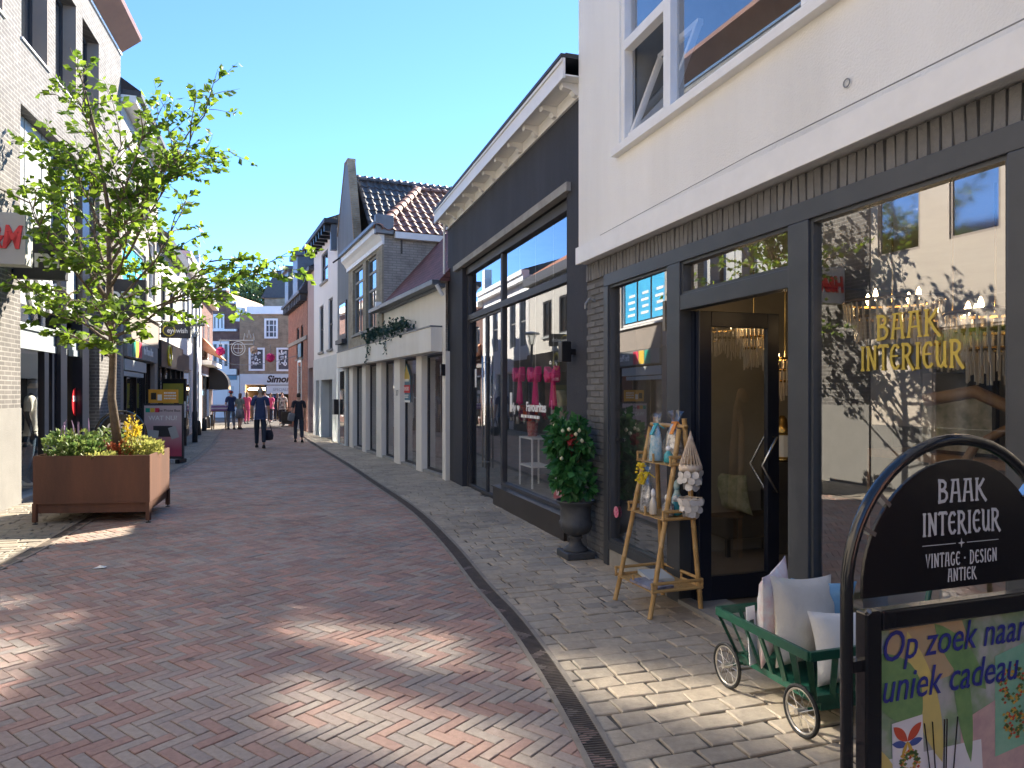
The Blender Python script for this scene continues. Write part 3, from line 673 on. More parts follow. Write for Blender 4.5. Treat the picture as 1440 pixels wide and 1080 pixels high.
# lettering and paper notices on the panes
ot = oi + .008
FR1.txt('My', .175, M['whitetxt'], pw, S(722.5,oi), ot, FR1.z(722.5,573,oi), ext=.001, bold=.005, sx=1.05)
FR1.txt('Favourites', .175, M['whitetxt'], pw, S(754,oi), ot, FR1.z(754,573,oi), ext=.001, bold=.005, sx=1.05)
hs_ = S(729.5,oi); hz = FR1.z(733,574,oi)
mb = FR1.mb(); mb.prism([(hs_-.06*16*math.sin(t)**3/16, hz+.05*(13*math.cos(t)-5*math.cos(2*t)-2*math.cos(3*t)-math.cos(4*t))/16) for t in [k*math.pi/12 for k in range(24)]], lambda a, c, d: (a, d, c), ot, ot+.001); mb.build('heart', M['whitetxt'], pw)
bars(pw, M['whitetxt'], FR1.l(S(746,oi), ot, FR1.z(746,588,oi)), (-1,0,0), (0,0,1), .75, 1, .04)
for u, v0, v1 in ((707,552,578), (659,520,545)):
    mb = FR1.mb(); mb.box(S(u)-.05, S(u)+.05, oi+.004, oi+.007, FR1.z(u,v1,oi), FR1.z(u,v0,oi)); mb.build('paper_notice', M['whitetxt'], sf2)
# window display
M['pink'] = mk('pink_satin', (.85,.05,.26), (.72,.03,.20), 4, .4)
for k, (u, lab) in enumerate(((731,'left'), (753,'middle'), (778,'right'))):
    o_ = -.32; q = onp(FR1, u, 528, o_); t = thing('bow', f'big hot pink ribbon bow hanging in the dress shop window, {lab} of three', 'bow', q, FR1.rot, 'pink bows in the shop window')
    mb = MB()
    for sg in (-1, 1):
        mb.prism([(0,0),(sg*.17,.13),(sg*.20,.0),(sg*.15,-.10)], lambda a, c, d: (a, d + .10*abs(a), c), -.05, .05)
    mb.build('loops', M['pink'], t, bevel=.02)
    mb = MB(); mb.box(-.04,.04,-.07,.07,-.05,.05); mb.build('knot', M['pink'], t, bevel=.02)
    mb = MB()
    for sg, w_ in ((-1,.10), (1,.12)): mb.prism([(0,-.03),(sg*.03,-.03),(sg*w_,-.42),(sg*(w_-.06),-.38),(sg*(w_-.12),-.45)], lambda a, c, d: (a, d, c), -.02, .02)
    mb.build('tails', M['pink'], t, bevel=.008)
    mb = MB(); mb.tube([(0,0,.05),(0,0,3.85-q.z)], .003, 4); mb.build('thread', M['whitepaint'], t)
o_ = -.55; q = FR1.w(S(753,o_), o_, .27); t = thing('display_shelf', 'white metal two tier display shelf in the dress shop window', 'shelf', q, FR1.rot)
for x in (-.28,.28):
    for y in (-.15,.15): mb = MB(); mb.bar((x,y,0),(x,y,.72),.022); mb.build('leg', M['whitepaint'], t)
for z in (.30,.71): mb = MB(); mb.box(-.29,.29,-.16,.16,z,z+.025); mb.build('shelf_board', M['whitepaint'], t)
M['gingham'] = mk('red_check', (.45,.08,.09), (.62,.42,.40), 26, .6)
q2 = FR1.w(S(749,o_), o_, 1.006); t = thing('flower_pot', 'red checked pot with orange and mauve flowers on the white shelf', 'plant', q2, FR1.rot)
mb = MB(); mb.lathe([(.07,0),(.085,.12),(.085,.22)], n=14); mb.build('pot', M['gingham'], t)
M['petal'] = mk_ramp('petals', [(.75,.12,.03),(.45,.10,.18),(.28,.14,.22),(.6,.2,.1)], .7)
mb = MB()
for k in range(90):
    a = random.random()*6.28; r = random.random()**.5*.2; z = .25 + random.random()*.2; mb.r = random.random()*.98+.01
    c = Vector((r*math.cos(a), r*math.sin(a), z)); d = Vector((random.gauss(0,1),random.gauss(0,1),random.gauss(0,1))).normalized()*.03; e = d.orthogonal().normalized()*.03
    mb.poly((c-d-e, c+d-e, c+d+e, c-d+e))
mb.build('flowers', M['petal'], t, kind='stuff')
q = FR1.w(S(787,-.36), -.36, .28); t = thing('price_card', 'red and white sale card standing at the window corner', 'sign', q, FR1.rot)
mb = MB(); mb.box(-.2,.2,-.006,.006,0,.16); mb.build('red_half', M['red'], t)
mb = MB(); mb.box(-.2,.2,-.006,.006,.162,.40); mb.build('white_half', M['whitetxt'], t)
text('SALE', .09, M['whitetxt'], t, (0,.007,.08), (-1,0,0), (0,0,1))
M['coat'] = mk('beige_wool', (.45,.40,.32), (.34,.30,.24), 14, .9, .3, 60)
q = FR1.w(S(788,-.6), -.6, .27); t = thing('clothes_stand', 'slim stand with a draped beige shawl by the window corner', 'clothing', q, FR1.rot)
mb = MB(); mb.tube([(0,0,0),(0,0,1.35)], .012, 8); mb.lathe([(.12,0),(.12,.015)], n=16); mb.build('pole', M['black'], t)
mb = MB(); mb.prism([(-.06,1.42),(.06,1.42),(.2,1.3),(.26,.8),(.2,.72),(-.18,.7),(-.25,.82),(-.2,1.3)], lambda a, c, d: (a, d, c), -.07, .07); mb.build('shawl', M['coat'], t, bevel=.03)
# wall lamp on the black pilaster
def wall_lamp(F, s, z, par, label):
    q = F.w(s, 0, z); t = thing('wall_lamp', label, 'lamp', q, F.rot, 'black box wall lamps')
    mb = F.mb(); mb.box(-.055,.055,.06,.17,-.11,.11); mb.build('lamp_body', M['black'], t, bevel=.006)
    mb = F.mb(); mb.box(-.03,.03,0,.06,-.03,.03); mb.build('bracket', M['black'], t)
wall_lamp(FR1, S(808), FR1.z(808,495), b, 'black box wall lamp on the black pilaster beside the potted bush')
wall_lamp(FR1, SE-.12, FR1.z(634,520), b, 'black box wall lamp where the black shop meets the cream shop')
# ---------------------------------------------------------------- more stock inside the near shop
def stock_shelf(u, o, n, label):
    q = FR1.w(FR1.s(u, o), o, 0); t = thing('stock_shelf', label, 'shelf', q, FR1.rot + 1.57, 'stock shelves in the near shop')
    for z in (.05,.5,.95,1.4,1.85): mb = MB(); mb.box(-.5,.5,-.16,.16,z,z+.03); mb.build('shelf_board', M['dark'], t)
    for x in (-.5,.47): mb = MB(); mb.box(x,x+.03,-.16,.16,.0,2.1); mb.build('upright', M['dark'], t)
    return q
JM = [mk('stock_glaze_%d' % i, c, None, rough=.25) for i, c in enumerate(((.45,.40,.30),(.10,.16,.12),(.38,.22,.08),(.06,.06,.07),(.55,.52,.48),(.30,.10,.06)))]
def vase(q, z, dx, dy, k, label):
    t = q + Vector((dx, dy, z)); h = random.uniform(.16,.34); r = random.uniform(.045,.075); mb = MB()
    mb.lathe([(r*.6,0),(r,h*.3),(r*.85,h*.6),(r*.4,h*.82),(r*.5,h)], t, 14); mb.build('vase', JM[k % 6], None, smooth=True, label=label, cat='vase', group='vases on the stock shelves')
for u, o, nm in ((1098,-2.6,'by the door gap'), (1330,-3.2,'behind the cabinet')):
    q = stock_shelf(u, o, 5, 'dark stock shelf with vases %s' % nm)
    for i, z in enumerate((.08,.53,.98,1.43,1.88)):
        for j in range(3):
            d = FR1.n * (-.33 + .32*j); vase(q, z, d.x, d.y, i*3+j, '%s vase on the %s board of the shelf %s, %s' % (('cream','green','amber','black','white','rust')[(i*3+j) % 6], ('lowest','second','third','fourth','top')[i], nm, ('wall end','middle','street end')[j]))
chandelier(at_o(1060,-1.0), -1.0, 2.25, .15, 26, 3, 'small crystal waterfall chandelier just inside the door')
chandelier(at_o(1340,-1.6), -1.6, 2.2, .26, 36, 3, 'crystal chandelier above the framed print')
for k, (u, v, w_, h_) in enumerate(((1010,560,.3,.4), (1050,590,.22,.3))):
    q = FR1.w(FR1.s(u,-4.85), -4.85, FR1.z(u,v,-4.85)); t = thing('framed_picture', ('larger','smaller')[k] + ' dark framed picture on the back wall seen through the door', 'picture', q, FR1.rot)
    mb = MB(); frame_rect(mb, -w_, w_, -h_, h_, .05, -.02, .03); mb.build('frame', M['black'], t); mb = MB(); mb.box(-w_+.05,w_-.05,-.015,.01,-h_+.05,h_-.05); mb.build('print', M['art'], t)
# ================================================================= right side, cream shop with fins and low tiled roof
F3 = FR3; T3 = F3.s
M['bbrick'] = mk_brick('buff_brick', (.33,.29,.21), (.27,.235,.17), (.30,.27,.22))
M['gbrick2'] = mk_brick('pale_grey_brick', (.34,.32,.29), (.28,.265,.24), (.22,.21,.19), .22, .065)
M['rbrick'] = mk_brick('red_brick', (.36,.12,.07), (.28,.09,.05), (.30,.22,.17))
M['dbrick'] = mk_brick('dark_red_brick', (.19,.085,.065), (.15,.065,.05), (.17,.13,.11))
M['brbrick'] = mk_brick('brown_brick', (.34,.23,.13), (.27,.18,.10), (.30,.24,.17))
M['greyblue'] = mk('grey_blue_render', (.20,.225,.245), (.155,.175,.195), 2.0, .85, .3, 50, streak=True)
M['whiter'] = mk('white_render_far', (.82,.81,.79), (.76,.75,.74), 1.0, .85, .15, 40, streak=True)
M['pinkr'] = mk('faded_pink_render', (.45,.34,.33), (.38,.29,.28), 1.5, .85)
M['palegrey'] = mk('pale_grey_paint', (.62,.66,.66), (.55,.59,.59), 1.5, .6)
M['zinc'] = mk('zinc', (.17,.19,.21), (.12,.13,.15), 3, .45, metal=.4)
M['slateroof'] = mk('slate_roof', (.035,.04,.05), (.055,.06,.07), 6, .6, .6, 25)
M['tile_d'] = mk('dark_pantile', (.060,.052,.050), (.095,.080,.072), 7, .42, .2, 60, rnd=.25)
M['tile_b'] = mk('brown_pantile', (.20,.085,.05), (.28,.125,.075), 7, .42, .2, 60, rnd=.22)
M['tile_r'] = mk('red_ridge_tile', (.46,.21,.13), (.36,.16,.10), 9, .6, .3, 60, rnd=.15)
M['plumtile'] = mk_brick('plum_flat_tile', (.21,.085,.075), (.16,.068,.062), (.08,.035,.03), .18, .11, .008, .7, .9)

b = F3.thing('shop_building', 'cream low shop with projecting sign band, vertical fins and plum tiled roof', 'building')
LOW = T3(540); END = T3(484)
wmb = F3.mb(); wmb.wall(0, LOW, 2.45, 3.72, 0, [], 0); wmb.box(0, T3(622), -.4, 0, -.02, 2.45); wmb.build('wall', M['cream'], b)
mb = F3.mb(); mb.box(T3(622), END, 0.003, .23, 2.45, 2.92); mb.build('sign_band', M['cream'], b, bevel=.006)
mb = F3.mb(); mb.box(T3(622)-.0, END, .0, .245, 2.922, 2.95); mb.build('flashing', M['zinc'], b)
fins = [(592.5,585), (562,554), (536,529), (514,509), (496,491)]
for ua, ub in fins: mb = F3.mb(); mb.box(T3(ua), T3(ub), -.2, 0, -.02, 2.448); mb.build('fin', M['cream'], b, bevel=.006)
mb = F3.mb(); mb.box(T3(622), END, -.45, -.03, -.02, .06); mb.build('threshold', M['concrete'], b)
edges = [(T3(622), T3(592.5))] + [(T3(fins[i][1]), T3(fins[i+1][0])) for i in range(4)]
for i, (a, c) in enumerate(edges):
    mb = F3.mb(); frame_rect(mb, a+.002, c-.002, .06, 2.44, .045, -.18, -.13); f_ = mb.build('window', M['darkgrey'], b)
    mb = F3.mb(); mb.poly(((a,-.155,.1),(c,-.155,.1),(c,-.155,2.4),(a,-.155,2.4))); mb.build('pane', M['glass3'], f_)
M['blind'] = mk('pale_interior', (.48,.42,.40), (.30,.22,.22), 1.6, .8)
mb = F3.mb(); mb.box(.1, END, -1.3, -1.2, 0, 2.6); mb.box(.1, END, -1.2, -.21, 2.46, 2.5); mb.box(.1, END, -1.2, -.21, -.02, .03); mb.build('room_wall', M['blind'], b)
# plum roof with zinc gutter
mb = F3.mb(); rz0, rz1 = 3.78, 6.45
mb.poly(((-.02,.14,rz0),(LOW-.002,.14,rz0),(LOW-.002,-2.2,rz1),(-.02,-2.2,rz1))); mb.poly(((-.02,-2.2,rz1),(LOW-.002,-2.2,rz1),(LOW-.002,-6,rz0),(-.02,-6,rz0)))
mb.poly(((-.02,.14,rz0),(-.02,-2.2,rz1),(-.02,-6,rz0)))
roof = mb.build('roof', M['plumtile'], b)
mb = F3.mb(); mb.box(0, LOW+.6, .10, .27, 3.70, 3.80); mb.box(0.01, LOW+.02, .0, .10, 3.66, 3.74); mb.build('gutter', M['zinc'], roof, bevel=.01)
mb = F3.mb(); mb.tube([(-.02,.19,3.7),(-.02,.10,3.55),(-.02,.06,3.5)], .04, 8); mb.tube([(-.06,.05,3.9),(-.06,.05,4.85)], .022, 8); mb.build('downpipe', M['whitepaint'], roof)
for dg_, ds_ in (('3',.06),('7',-.06)): F3.txt(dg_, .18, M['black'], b, T3(558.5)+ds_, .004, F3.z(558.5,553), ext=.001, name='house_digit', bold=.003)
# letting board hung on the glass
t = F3.thing('letting_board', 'house shaped blue and ochre letting board with red VERHUURD strip', 'sign', T3(577,-.13))
s0 = T3(567,-.13) - T3(577,-.13); sw = .62; z0, z1, zp = F3.z(577,566,-.13), F3.z(577,540,-.13), F3.z(577,522,-.13)
M['sgblue'] = mk('sign_blue', (.10,.22,.30), None, rough=.5); M['ochre'] = mk('sign_ochre', (.55,.38,.06), None, rough=.5)
o0 = -.14
mb = F3.mb(); mb.prism([(s0,z0),(s0,zp-.12),(s0-sw/2,zp+.18),(s0-sw,zp-.12),(s0-sw,z0)], lambda a, c, d: (a, d, c), o0, o0+.02); mb.build('board', M['sgblue'], t)
mb = F3.mb(); mb.prism([(s0-.12,zp-.2),(s0-.16,zp-.08),(s0-sw/2,zp+.14),(s0-sw+.04,zp-.1),(s0-sw+.04,zp-.2)], lambda a, c, d: (a, d, c), o0+.021, o0+.024); mb.build('ochre_panel', M['ochre'], t)
mb = F3.mb(); mb.box(s0-sw-.02, s0+.02, o0+.025, o0+.032, z0+.22, z0+.40); mb.build('red_strip', M['red'], t)
F3.txt('VERHUURD', .13, M['whitetxt'], t, s0-sw/2, o0+.033, z0+.31, ext=.001, sx=.75); bars(t, M['whitetxt'], F3.l(s0-sw/2, o0+.026, z0+.48), (-1,0,0), (0,0,1), .45, 1, .06); bars(t, M['whitetxt'], F3.l(s0-sw/2, o0+.0225, z0+.15), (-1,0,0), (0,0,1), .36, 2, .03)
mb = F3.mb(); mb.box(s0-sw, s0, o0+.021, o0+.023, z0, z0+.05); mb.build('white_edge', M['whitetxt'], t)
# ivy trough on the sign band
M['ivy'] = mk_leaf('ivy_leaf', (.012,.040,.030), (.035,.085,.060), .15)
def leaf(mb, c, d, size, up=None):
    d = d.normalized(); s = d.cross(Vector((random.gauss(0,1),random.gauss(0,1),random.gauss(0,1)))).normalized()
    n = s.cross(d)
    a = c; t = c + d*size; l = c + d*size*.5 + s*size*.36 + n*size*.10; r = c + d*size*.5 - s*size*.36 + n*size*.10
    mb.r = random.random()*.98 + .01
    i = [mb.pt(p) for p in (a, r, t, l)]; mb.face(i[0], i[1], i[2]); mb.face(i[0], i[2], i[3])
t = F3.thing('ivy_trough', 'trailing dark green ivy in a narrow trough on the cream sign band', 'plant', T3(576,.15))
a1 = T3(521,.15) - T3(576,.15)
mb = F3.mb(); mb.box(0, a1, .08, .22, 2.952, 3.05); mb.build('trough', M['zinc'], t)
mb = F3.mb()
for k in range(900):
    s_ = random.random()*a1; lump = .5 + .5*math.sin(s_*4.1)**2
    c = Vector((s_, .16 + random.gauss(0,.08), 3.06 + random.gauss(0,.11)*lump + .05)); leaf(mb, c, Vector((random.gauss(0,1),random.gauss(.3,1),random.gauss(0,.8))), random.uniform(.07,.12))
for sc_, ln in ((a1-.1,.6),(a1-.35,.35),(a1*.45,.4)):
    for k in range(int(ln*60)):
        h = random.random()*ln; leaf(mb, Vector((sc_+random.gauss(0,.05), .26+random.gauss(0,.02), 3.0-h)), Vector((random.gauss(0,1),.4,-.6)), .07)
mb.build('ivy', M['ivy'], t, fix=False, kind='stuff')

# pantiles
def pantile(w_, l_):
    mb = MB(); n = 6; up = []; 
    prof = [(0,.0),(.12,.028),(.28,.045),(.45,.030),(.62,.006),(.82,.0),(1.06,.012)]
    for y, dz in ((0,.028),(l_*1.12,0.0)): up.append([mb.pt((x*w_, y, h+dz)) for x, h in prof])
    dn = [mb.pt((x*w_, 0, h+.008)) for x, h in prof]
    for i in range(len(prof)-1): mb.face(up[0][i], up[0][i+1], up[1][i+1], up[1][i]); mb.face(dn[i], dn[i+1], up[0][i+1], up[0][i])
    return mb.mesh('roof_tile', smooth=False, fix=False)
def tile_slope(F, roof, m, o_a, o_b, s_e, z_e, s_r, z_r, inside, tw=.225, tl=.33):
    """tiles on the slope rising from the eave line (s_e, z_e) to the ridge line (s_r, z_r); columns run along the depth o_a -> o_b (o_b < o_a)"""
    base = F.l(s_e, 0, z_e); up = (F.l(s_r, 0, z_r) - base); L = up.length; up.normalize()
    ac = Vector((0, -1, 0))                     # into the block
    nrm = ac.cross(up)
    if nrm.z < 0: nrm = -nrm; flip = True
    else: flip = False
    me = pantile(tw, tl); me.materials.append(m); k = 0
    for i in range(int((o_a - o_b) / tw)):
        for j in range(int(L / tl) + 1):
            o = o_a - i*tw; r = j*tl
            if not inside(o - tw/2, r/L): continue
            pos = base + Vector((0, o, 0)) + up*r
            X = ac if not flip else -ac
            if flip: pos = pos + ac*tw
            Z = X.cross(up)
            Mx = Matrix(((X.x,up.x,Z.x,pos.x),(X.y,up.y,Z.y,pos.y),(X.z,up.z,Z.z,pos.z+random.gauss(0,.003)),(0,0,0,1)))
            t_ = put('roof_tile', me, roof); t_.matrix_local = Mx @ Matrix.Rotation(random.gauss(0,.012), 4, 'Z'); k += 1
    return k
def ridge_tiles(roof, a, c, m, r=.11, step=.33, sx=1):
    a = Vector(a); c = Vector(c); d = (c - a); L = d.length; d.normalize(); n = max(1, int(L/step))
    side = d.cross(Vector((0,0,1))).normalized(); up = side.cross(d)
    mb = MB()
    for y0, rr in ((0, r*1.12), (step*1.05, r)):
        pass
    ring = []
    for y, rr in ((0,r*1.15),(step*.14,r*1.15),(step*.15,r),(step*1.04,r*.97)):
        ring.append([mb.pt((rr*math.cos(q), y, rr*math.sin(q))) for q in [math.pi*k/8 for k in range(9)]])
    for p, q in zip(ring, ring[1:]):
        for i in range(8): mb.face(p[i], p[i+1], q[i+1], q[i])
    me = mb.mesh('ridge_tile', smooth=False, fix=False); me.materials.append(m)
    for k in range(n):
        p = a + d*(L*k/n)
        o = put('ridge_tile', me, roof); o.matrix_local = Matrix(((side.x,d.x,up.x,p.x),(side.y,d.y,up.y,p.y),(side.z,d.z,up.z,p.z),(0,0,0,1)))

# ================================================================= buff brick house with hipped roof, above the cream front
b = F3.thing('house', 'buff brick house with two tall windows, white cornice and hipped brown pantile roof', 'building')
A, B_ = LOW, T3(490); zE = 5.62
w1 = (T3(529), T3(514.5)); w2 = (T3(510), T3(496)); zb, ztp = F3.z(520,463), F3.z(528,357)
mb = F3.mb(); mb.wall(A, B_, 2.9, zE, 0, [(w1[0],w1[1],zb,ztp), (w2[0],w2[1],zb,ztp)], .14); mb.build('wall', M['bbrick'], b)
mb = F3.mb(); mb.poly(((A,0,2.6),(A,-6,2.6),(A,-6,5.7),(A,0,5.7))); mb.poly(((B_,0,0),(B_,-6,0),(B_,-6,5.7),(B_,0,5.7))); mb.poly(((A,-6,0),(B_,-6,0),(B_,-6,5.7),(A,-6,5.7))); mb.build('side_wall', M['gbrick2'], b)
mb = F3.mb(); mb.box(A, A+.32, .002, .05, 2.9, zE); mb.build('corner_pilaster', M['bbrick'], b)
for w_ in (w1, w2):
    mb = F3.mb(); frame_rect(mb, w_[0], w_[1], zb, ztp, .06, -.12, -.07); zm = zb + (ztp-zb)*.55; mb.box(w_[0]+.06, w_[1]-.06, -.115, -.075, zm-.03, zm+.03); mb.box(w_[0]+.06, w_[1]-.06, -.11, -.08, ztp-.42, ztp-.36); x_ = (w_[0]+w_[1])/2; mb.box(x_-.02, x_+.02, -.11, -.08, zb+.06, zm-.03)
    f_ = mb.build('window', M['grey'], b)
    mb = F3.mb(); mb.poly(((w_[0],-.1,zb),(w_[1],-.1,zb),(w_[1],-.1,ztp),(w_[0],-.1,ztp))); mb.build('pane', M['pane'], f_)
    mb = F3.mb(); mb.box(w_[0]-.05, w_[1]+.05, -.05, .05, zb-.07, zb-.002); mb.build('sill', M['concrete'], f_)
mb = F3.mb(); mb.prism([(0.002,5.40),(.05,5.40),(.06,5.50),(.14,5.62),(.22,5.70),(.22,5.84),(.002,5.84)], lambda a, c, d: (d, a, c), A-.05, B_+.05); cor = mb.build('cornice', M['whitepaint'], b)
mb = F3.mb(); mb.box(A-.12, B_+.06, .0, .30, 5.845, 5.93); mb.build('gutter', M['zinc'], cor)
mb = F3.mb(); mb.box(A-.16, A-.02, -5.5, -.25, 5.56, 5.72); mb.build('side_fascia', M['whitepaint'], b)
mb = F3.mb(); mb.box(A-.14, A+.06, -.22, .24, 5.64, 6.12); mb.build('lead_hopper', M['zinc'], b, bevel=.02)
sR = (A + B_) / 2; zR = 7.52; oH = -1.56; eA, eB, eF, zEv = A-.14, B_+.05, .18, 5.72
mb = F3.mb()
d_ = .04
mb.poly(((eA,eF,zEv-d_),(eA,-6,zEv-d_),(sR,-6,zR-d_),(sR,oH,zR-d_))); mb.poly(((eA,eF,zEv-d_),(sR,oH,zR-d_),(eB,eF,zEv-d_))); mb.poly(((eB,eF,zEv-d_),(sR,oH,zR-d_),(sR,-6,zR-d_),(eB,-6,zEv-d_)))
roof = mb.build('roof', M['tile_b'], b)
tile_slope(F3, roof, M['tile_b'], .1, -4.6, eA, zEv, sR, zR, lambda o, k: o < eF + (oH - eF)*k - .04)
ridge_tiles(roof, F3.l(eA, eF, zEv+.02), F3.l(sR, oH, zR+.02), M['tile_r'], .12)
ridge_tiles(roof, F3.l(sR, oH, zR+.01), F3.l(sR, -5.5, zR+.01), M['tile_b'], .10)
for o in (-.45, -2.0): mb = F3.mb(); mb.box(A-.03, A-.004, o-.02, o+.02, 5.2, 5.55); mb.build('wall_anchor', M['black'], b)
mb = F3.mb(); mb.box(A+.02, A+.14, .06, .2, 3.7, 3.95); mb.build('alarm_box', M['whitepaint'], b)

# ================================================================= grey blue gable house
b = F3.thing('house', 'narrow grey blue house with steep parapet gable and dark pantile roof', 'building')
C = T3(474.5); pk0, pk1, zP = 10.0-.12, 9.55, 8.9
gab = [(B_+.003,0),(C,0),(C,6.9),(pk0+.1,zP),(pk1,zP),(8.55,6.2),(8.55,5.9),(B_+.003,5.9)]
mb = F3.mb(); mb.prism(gab, lambda a, c, d: (a, d, c), -.22, -.012); mb.build('gable_wall', M['greyblue'], b)
mb = F3.mb(); mb.bar(F3.l(pk1-.02,-.18,zP+.04) if False else (pk1-.03,-.11,zP+.03), (8.52,-.11,6.2), .24, .07); mb.bar((pk0+.12,-.11,zP+.03),(C+.02,-.11,6.9), .24, .07); mb.box(pk1-.08, pk0+.18, -.24, .01, zP, zP+.08); mb.build('parapet_cap', M['brbrick'], b)
mb = F3.mb(); mb.poly(((B_+.003,-.34,0),(B_+.003,-6,0),(B_+.003,-6,6.2),(B_+.003,-.34,6.2))); mb.poly(((C,-.34,0),(C,-6,0),(C,-6,6.9),(C,-.34,6.9))); mb.poly(((B_+.003,-6,0),(C,-6,0),(C,-6,6.9),(B_+.003,-6,6.9))); mb.build('side_wall', M['greyblue'], b)
rs, rzz = 9.78, 8.42; es, ez = 7.75, 6.25
mb = F3.mb(); mb.poly(((es,-.34,ez-.04),(es,-7,ez-.04),(rs,-7,rzz-.04),(rs,-.34,rzz-.04))); mb.poly(((rs,-.34,rzz-.04),(rs,-7,rzz-.04),(C+.1,-7,6.6),(C+.1,-.34,6.6))); roof = mb.build('roof', M['tile_d'], b)
tile_slope(F3, roof, M['tile_d'], -.36, -4.6, es, ez, rs, rzz, lambda o, k: True, .225, .32)
ridge_tiles(roof, F3.l(rs, -.34, rzz), F3.l(rs, -5.5, rzz), M['tile_d'], .11)
z_ = F3.z(484,425); mb = F3.mb(); a_, c_ = T3(487.5), T3(478.5); mb.box(a_, c_, -.01, .03, F3.z(483,477), F3.z(483,424)); f_ = mb.build('window', M['darkgrey'], b)
mb = F3.mb(); mb.box(a_+.08, c_-.08, .031, .036, F3.z(483,470), F3.z(483,428)); mb.build('pane', M['glass2'], f_)
mb = F3.mb(); mb.box(a_-.02, c_+.02, .02, .16, F3.z(483,484), F3.z(483,478)); mb.build('sill', M['darkgrey'], f_)
mb = F3.mb(); mb.box(T3(489), T3(476.5), -.01, .05, 0, 2.55); mb.build('shop_front', M['palegrey'], b)
mb = F3.mb(); mb.box(T3(486.5), T3(480.5), .051, .056, .05, 2.35); mb.build('door', M['pane'], b)
mb = F3.mb(); mb.box(T3(478.5), T3(475.5), .051, .2, .95, 1.45); mb.build('letter_box', M['black'], b)
mb = F3.mb(); mb.bar((T3(479), .0, 6.1),(T3(479),.25,5.9), .05); mb.build('wall_anchor', M['black'], b)

# ================================================================= white house
b = F3.thing('house', 'white rendered narrow house with dark bracketed eave and pale grey ground floor', 'building')
D = T3(441.5); zT = 7.2
def win_simple(F, par, ua, ub, va, vb, fm, o=0.0, mull=False):
    um = (ua+ub)/2; s0_, s1_ = sorted((F.s(ua,o), F.s(ub,o))); z1_, z0_ = F.z(um,va,o), F.z(um,vb,o)
    m_ = F.mb(); frame_rect(m_, s0_, s1_, z0_, z1_, .06, o-.10, o-.05)
    if mull: m_.box((s0_+s1_)/2-.025, (s0_+s1_)/2+.025, o-.09, o-.06, z0_, z1_)
    zm_ = (z0_+z1_)/2; m_.box(s0_+.06, s1_-.06, o-.095, o-.055, zm_-.025, zm_+.025)
    f_ = m_.build('window', fm, par); m_ = F.mb(); m_.poly(((s0_,o-.08,z0_),(s1_,o-.08,z0_),(s1_,o-.08,z1_),(s0_,o-.08,z1_))); m_.build('pane', M['pane'], f_)
    m_ = F.mb(); m_.box(s0_-.06, s1_+.06, o-.05, o+.07, z0_-.08, z0_-.005); m_.build('sill', M['concrete'], f_)
    return (s0_, s1_, z0_, z1_)
hs = [win_simple(F3, b, *q, M['darkgrey'], 0.0) for q in ((461,452,354,396), (455,449.5,430,495), (468,462,419,491))]
zg = F3.z(458,502)
mb = F3.mb(); mb.wall(C+.003, D, zg, zT, 0, hs, .12); mb.poly(((C+.003,0,0),(C+.003,-6,0),(C+.003,-6,zT),(C+.003,0,zT))); mb.poly(((D,0,0),(D,-6,0),(D,-6,zT),(D,0,zT))); mb.build('wall', M['whiter'], b)
zd = F3.z(457,534); da, db = T3(468), T3(452)
mb = F3.mb(); mb.wall(C+.003, D, -.02, zg-.003, .02, [(da,db,-.02,zd),(T3(449.5),T3(445),-.02,zd)], .3); mb.build('ground_floor', M['palegrey'], b)
mb = F3.mb(); mb.box(da, db, -.32, -.28, 0, zd); d_ = mb.build('door', M['pane'], b)
mb = F3.mb(); mb.box((da+db)/2-.05, (da+db)/2+.05, -.278, -.25, 0, zd-.25); mb.build('door_post', M['lightgrey'], d_)
mb = F3.mb(); mb.box(T3(449.5), T3(445), -.32, -.28, 0, zd); mb.build('door', M['grey'], b)
mb = F3.mb(); mb.box(C-.1, D+.1, -.0, .45, zT+.12, zT+.26); mb.poly(((C,.4,zT+.26),(D,.4,zT+.26),(D,-3,zT+1.7),(C,-3,zT+1.7))); mb.poly(((C,-3,zT+1.7),(D,-3,zT+1.7),(D,-6,zT),(C,-6,zT))); roof = mb.build('roof', M['slateroof'], b)
for k in range(9): s_ = C+.25+k*(D-C-.5)/8; mb = F3.mb(); mb.box(s_-.06, s_+.06, .004, .4, zT-.12, zT+.118); mb.build('bracket', M['black'], roof)
mb = F3.mb(); mb.box(C+.05, C+.25, .01, .2, zT-.75, zT+.1); mb.build('rain_hopper', M['zinc'], roof)

# ================================================================= pink strip house and red brick house
b = F3.thing('house', 'slim faded pink house squeezed between white house and red brick house', 'building')
E_ = T3(432)
mb = F3.mb(); mb.wall(D+.003, E_, -.02, 6.6, -.02, [(D+.4,E_-.2,-.02,2.7)], .3); mb.build('wall', M['pinkr'], b)
mb = F3.mb(); mb.box(D+.4, E_-.2, -.35, -.32, 0, 2.7); mb.build('door', M['dark'], b)
mb = F3.mb(); mb.box(D, E_, -5, .2, 6.6, 6.75); mb.poly(((D,.15,6.75),(E_,.15,6.75),(E_,-3,8.3),(D,-3,8.3))); mb.build('roof', M['slateroof'], b)
b = F3.thing('house', 'red brick house with slate mansard and tall arched windows on right', 'building')
H_ = T3(405.5); zc = 5.7
hs = [win_simple(F3, b, *q, M['darkgrey'], 0.0) for q in ((420.5,417,461,505), (426.5,423,457,503))]
mb = F3.mb(); mb.wall(E_+.003, H_, -.02, zc, 0, hs + [(T3(424),T3(419.5),-.02,2.9)], .15); mb.poly(((E_+.003,0,0),(E_+.003,-7,0),(E_+.003,-7,8),(E_+.003,0,zc))); mb.poly(((H_,0,0),(H_,-7,0),(H_,-7,8),(H_,0,zc))); mb.build('wall', M['rbrick'], b)
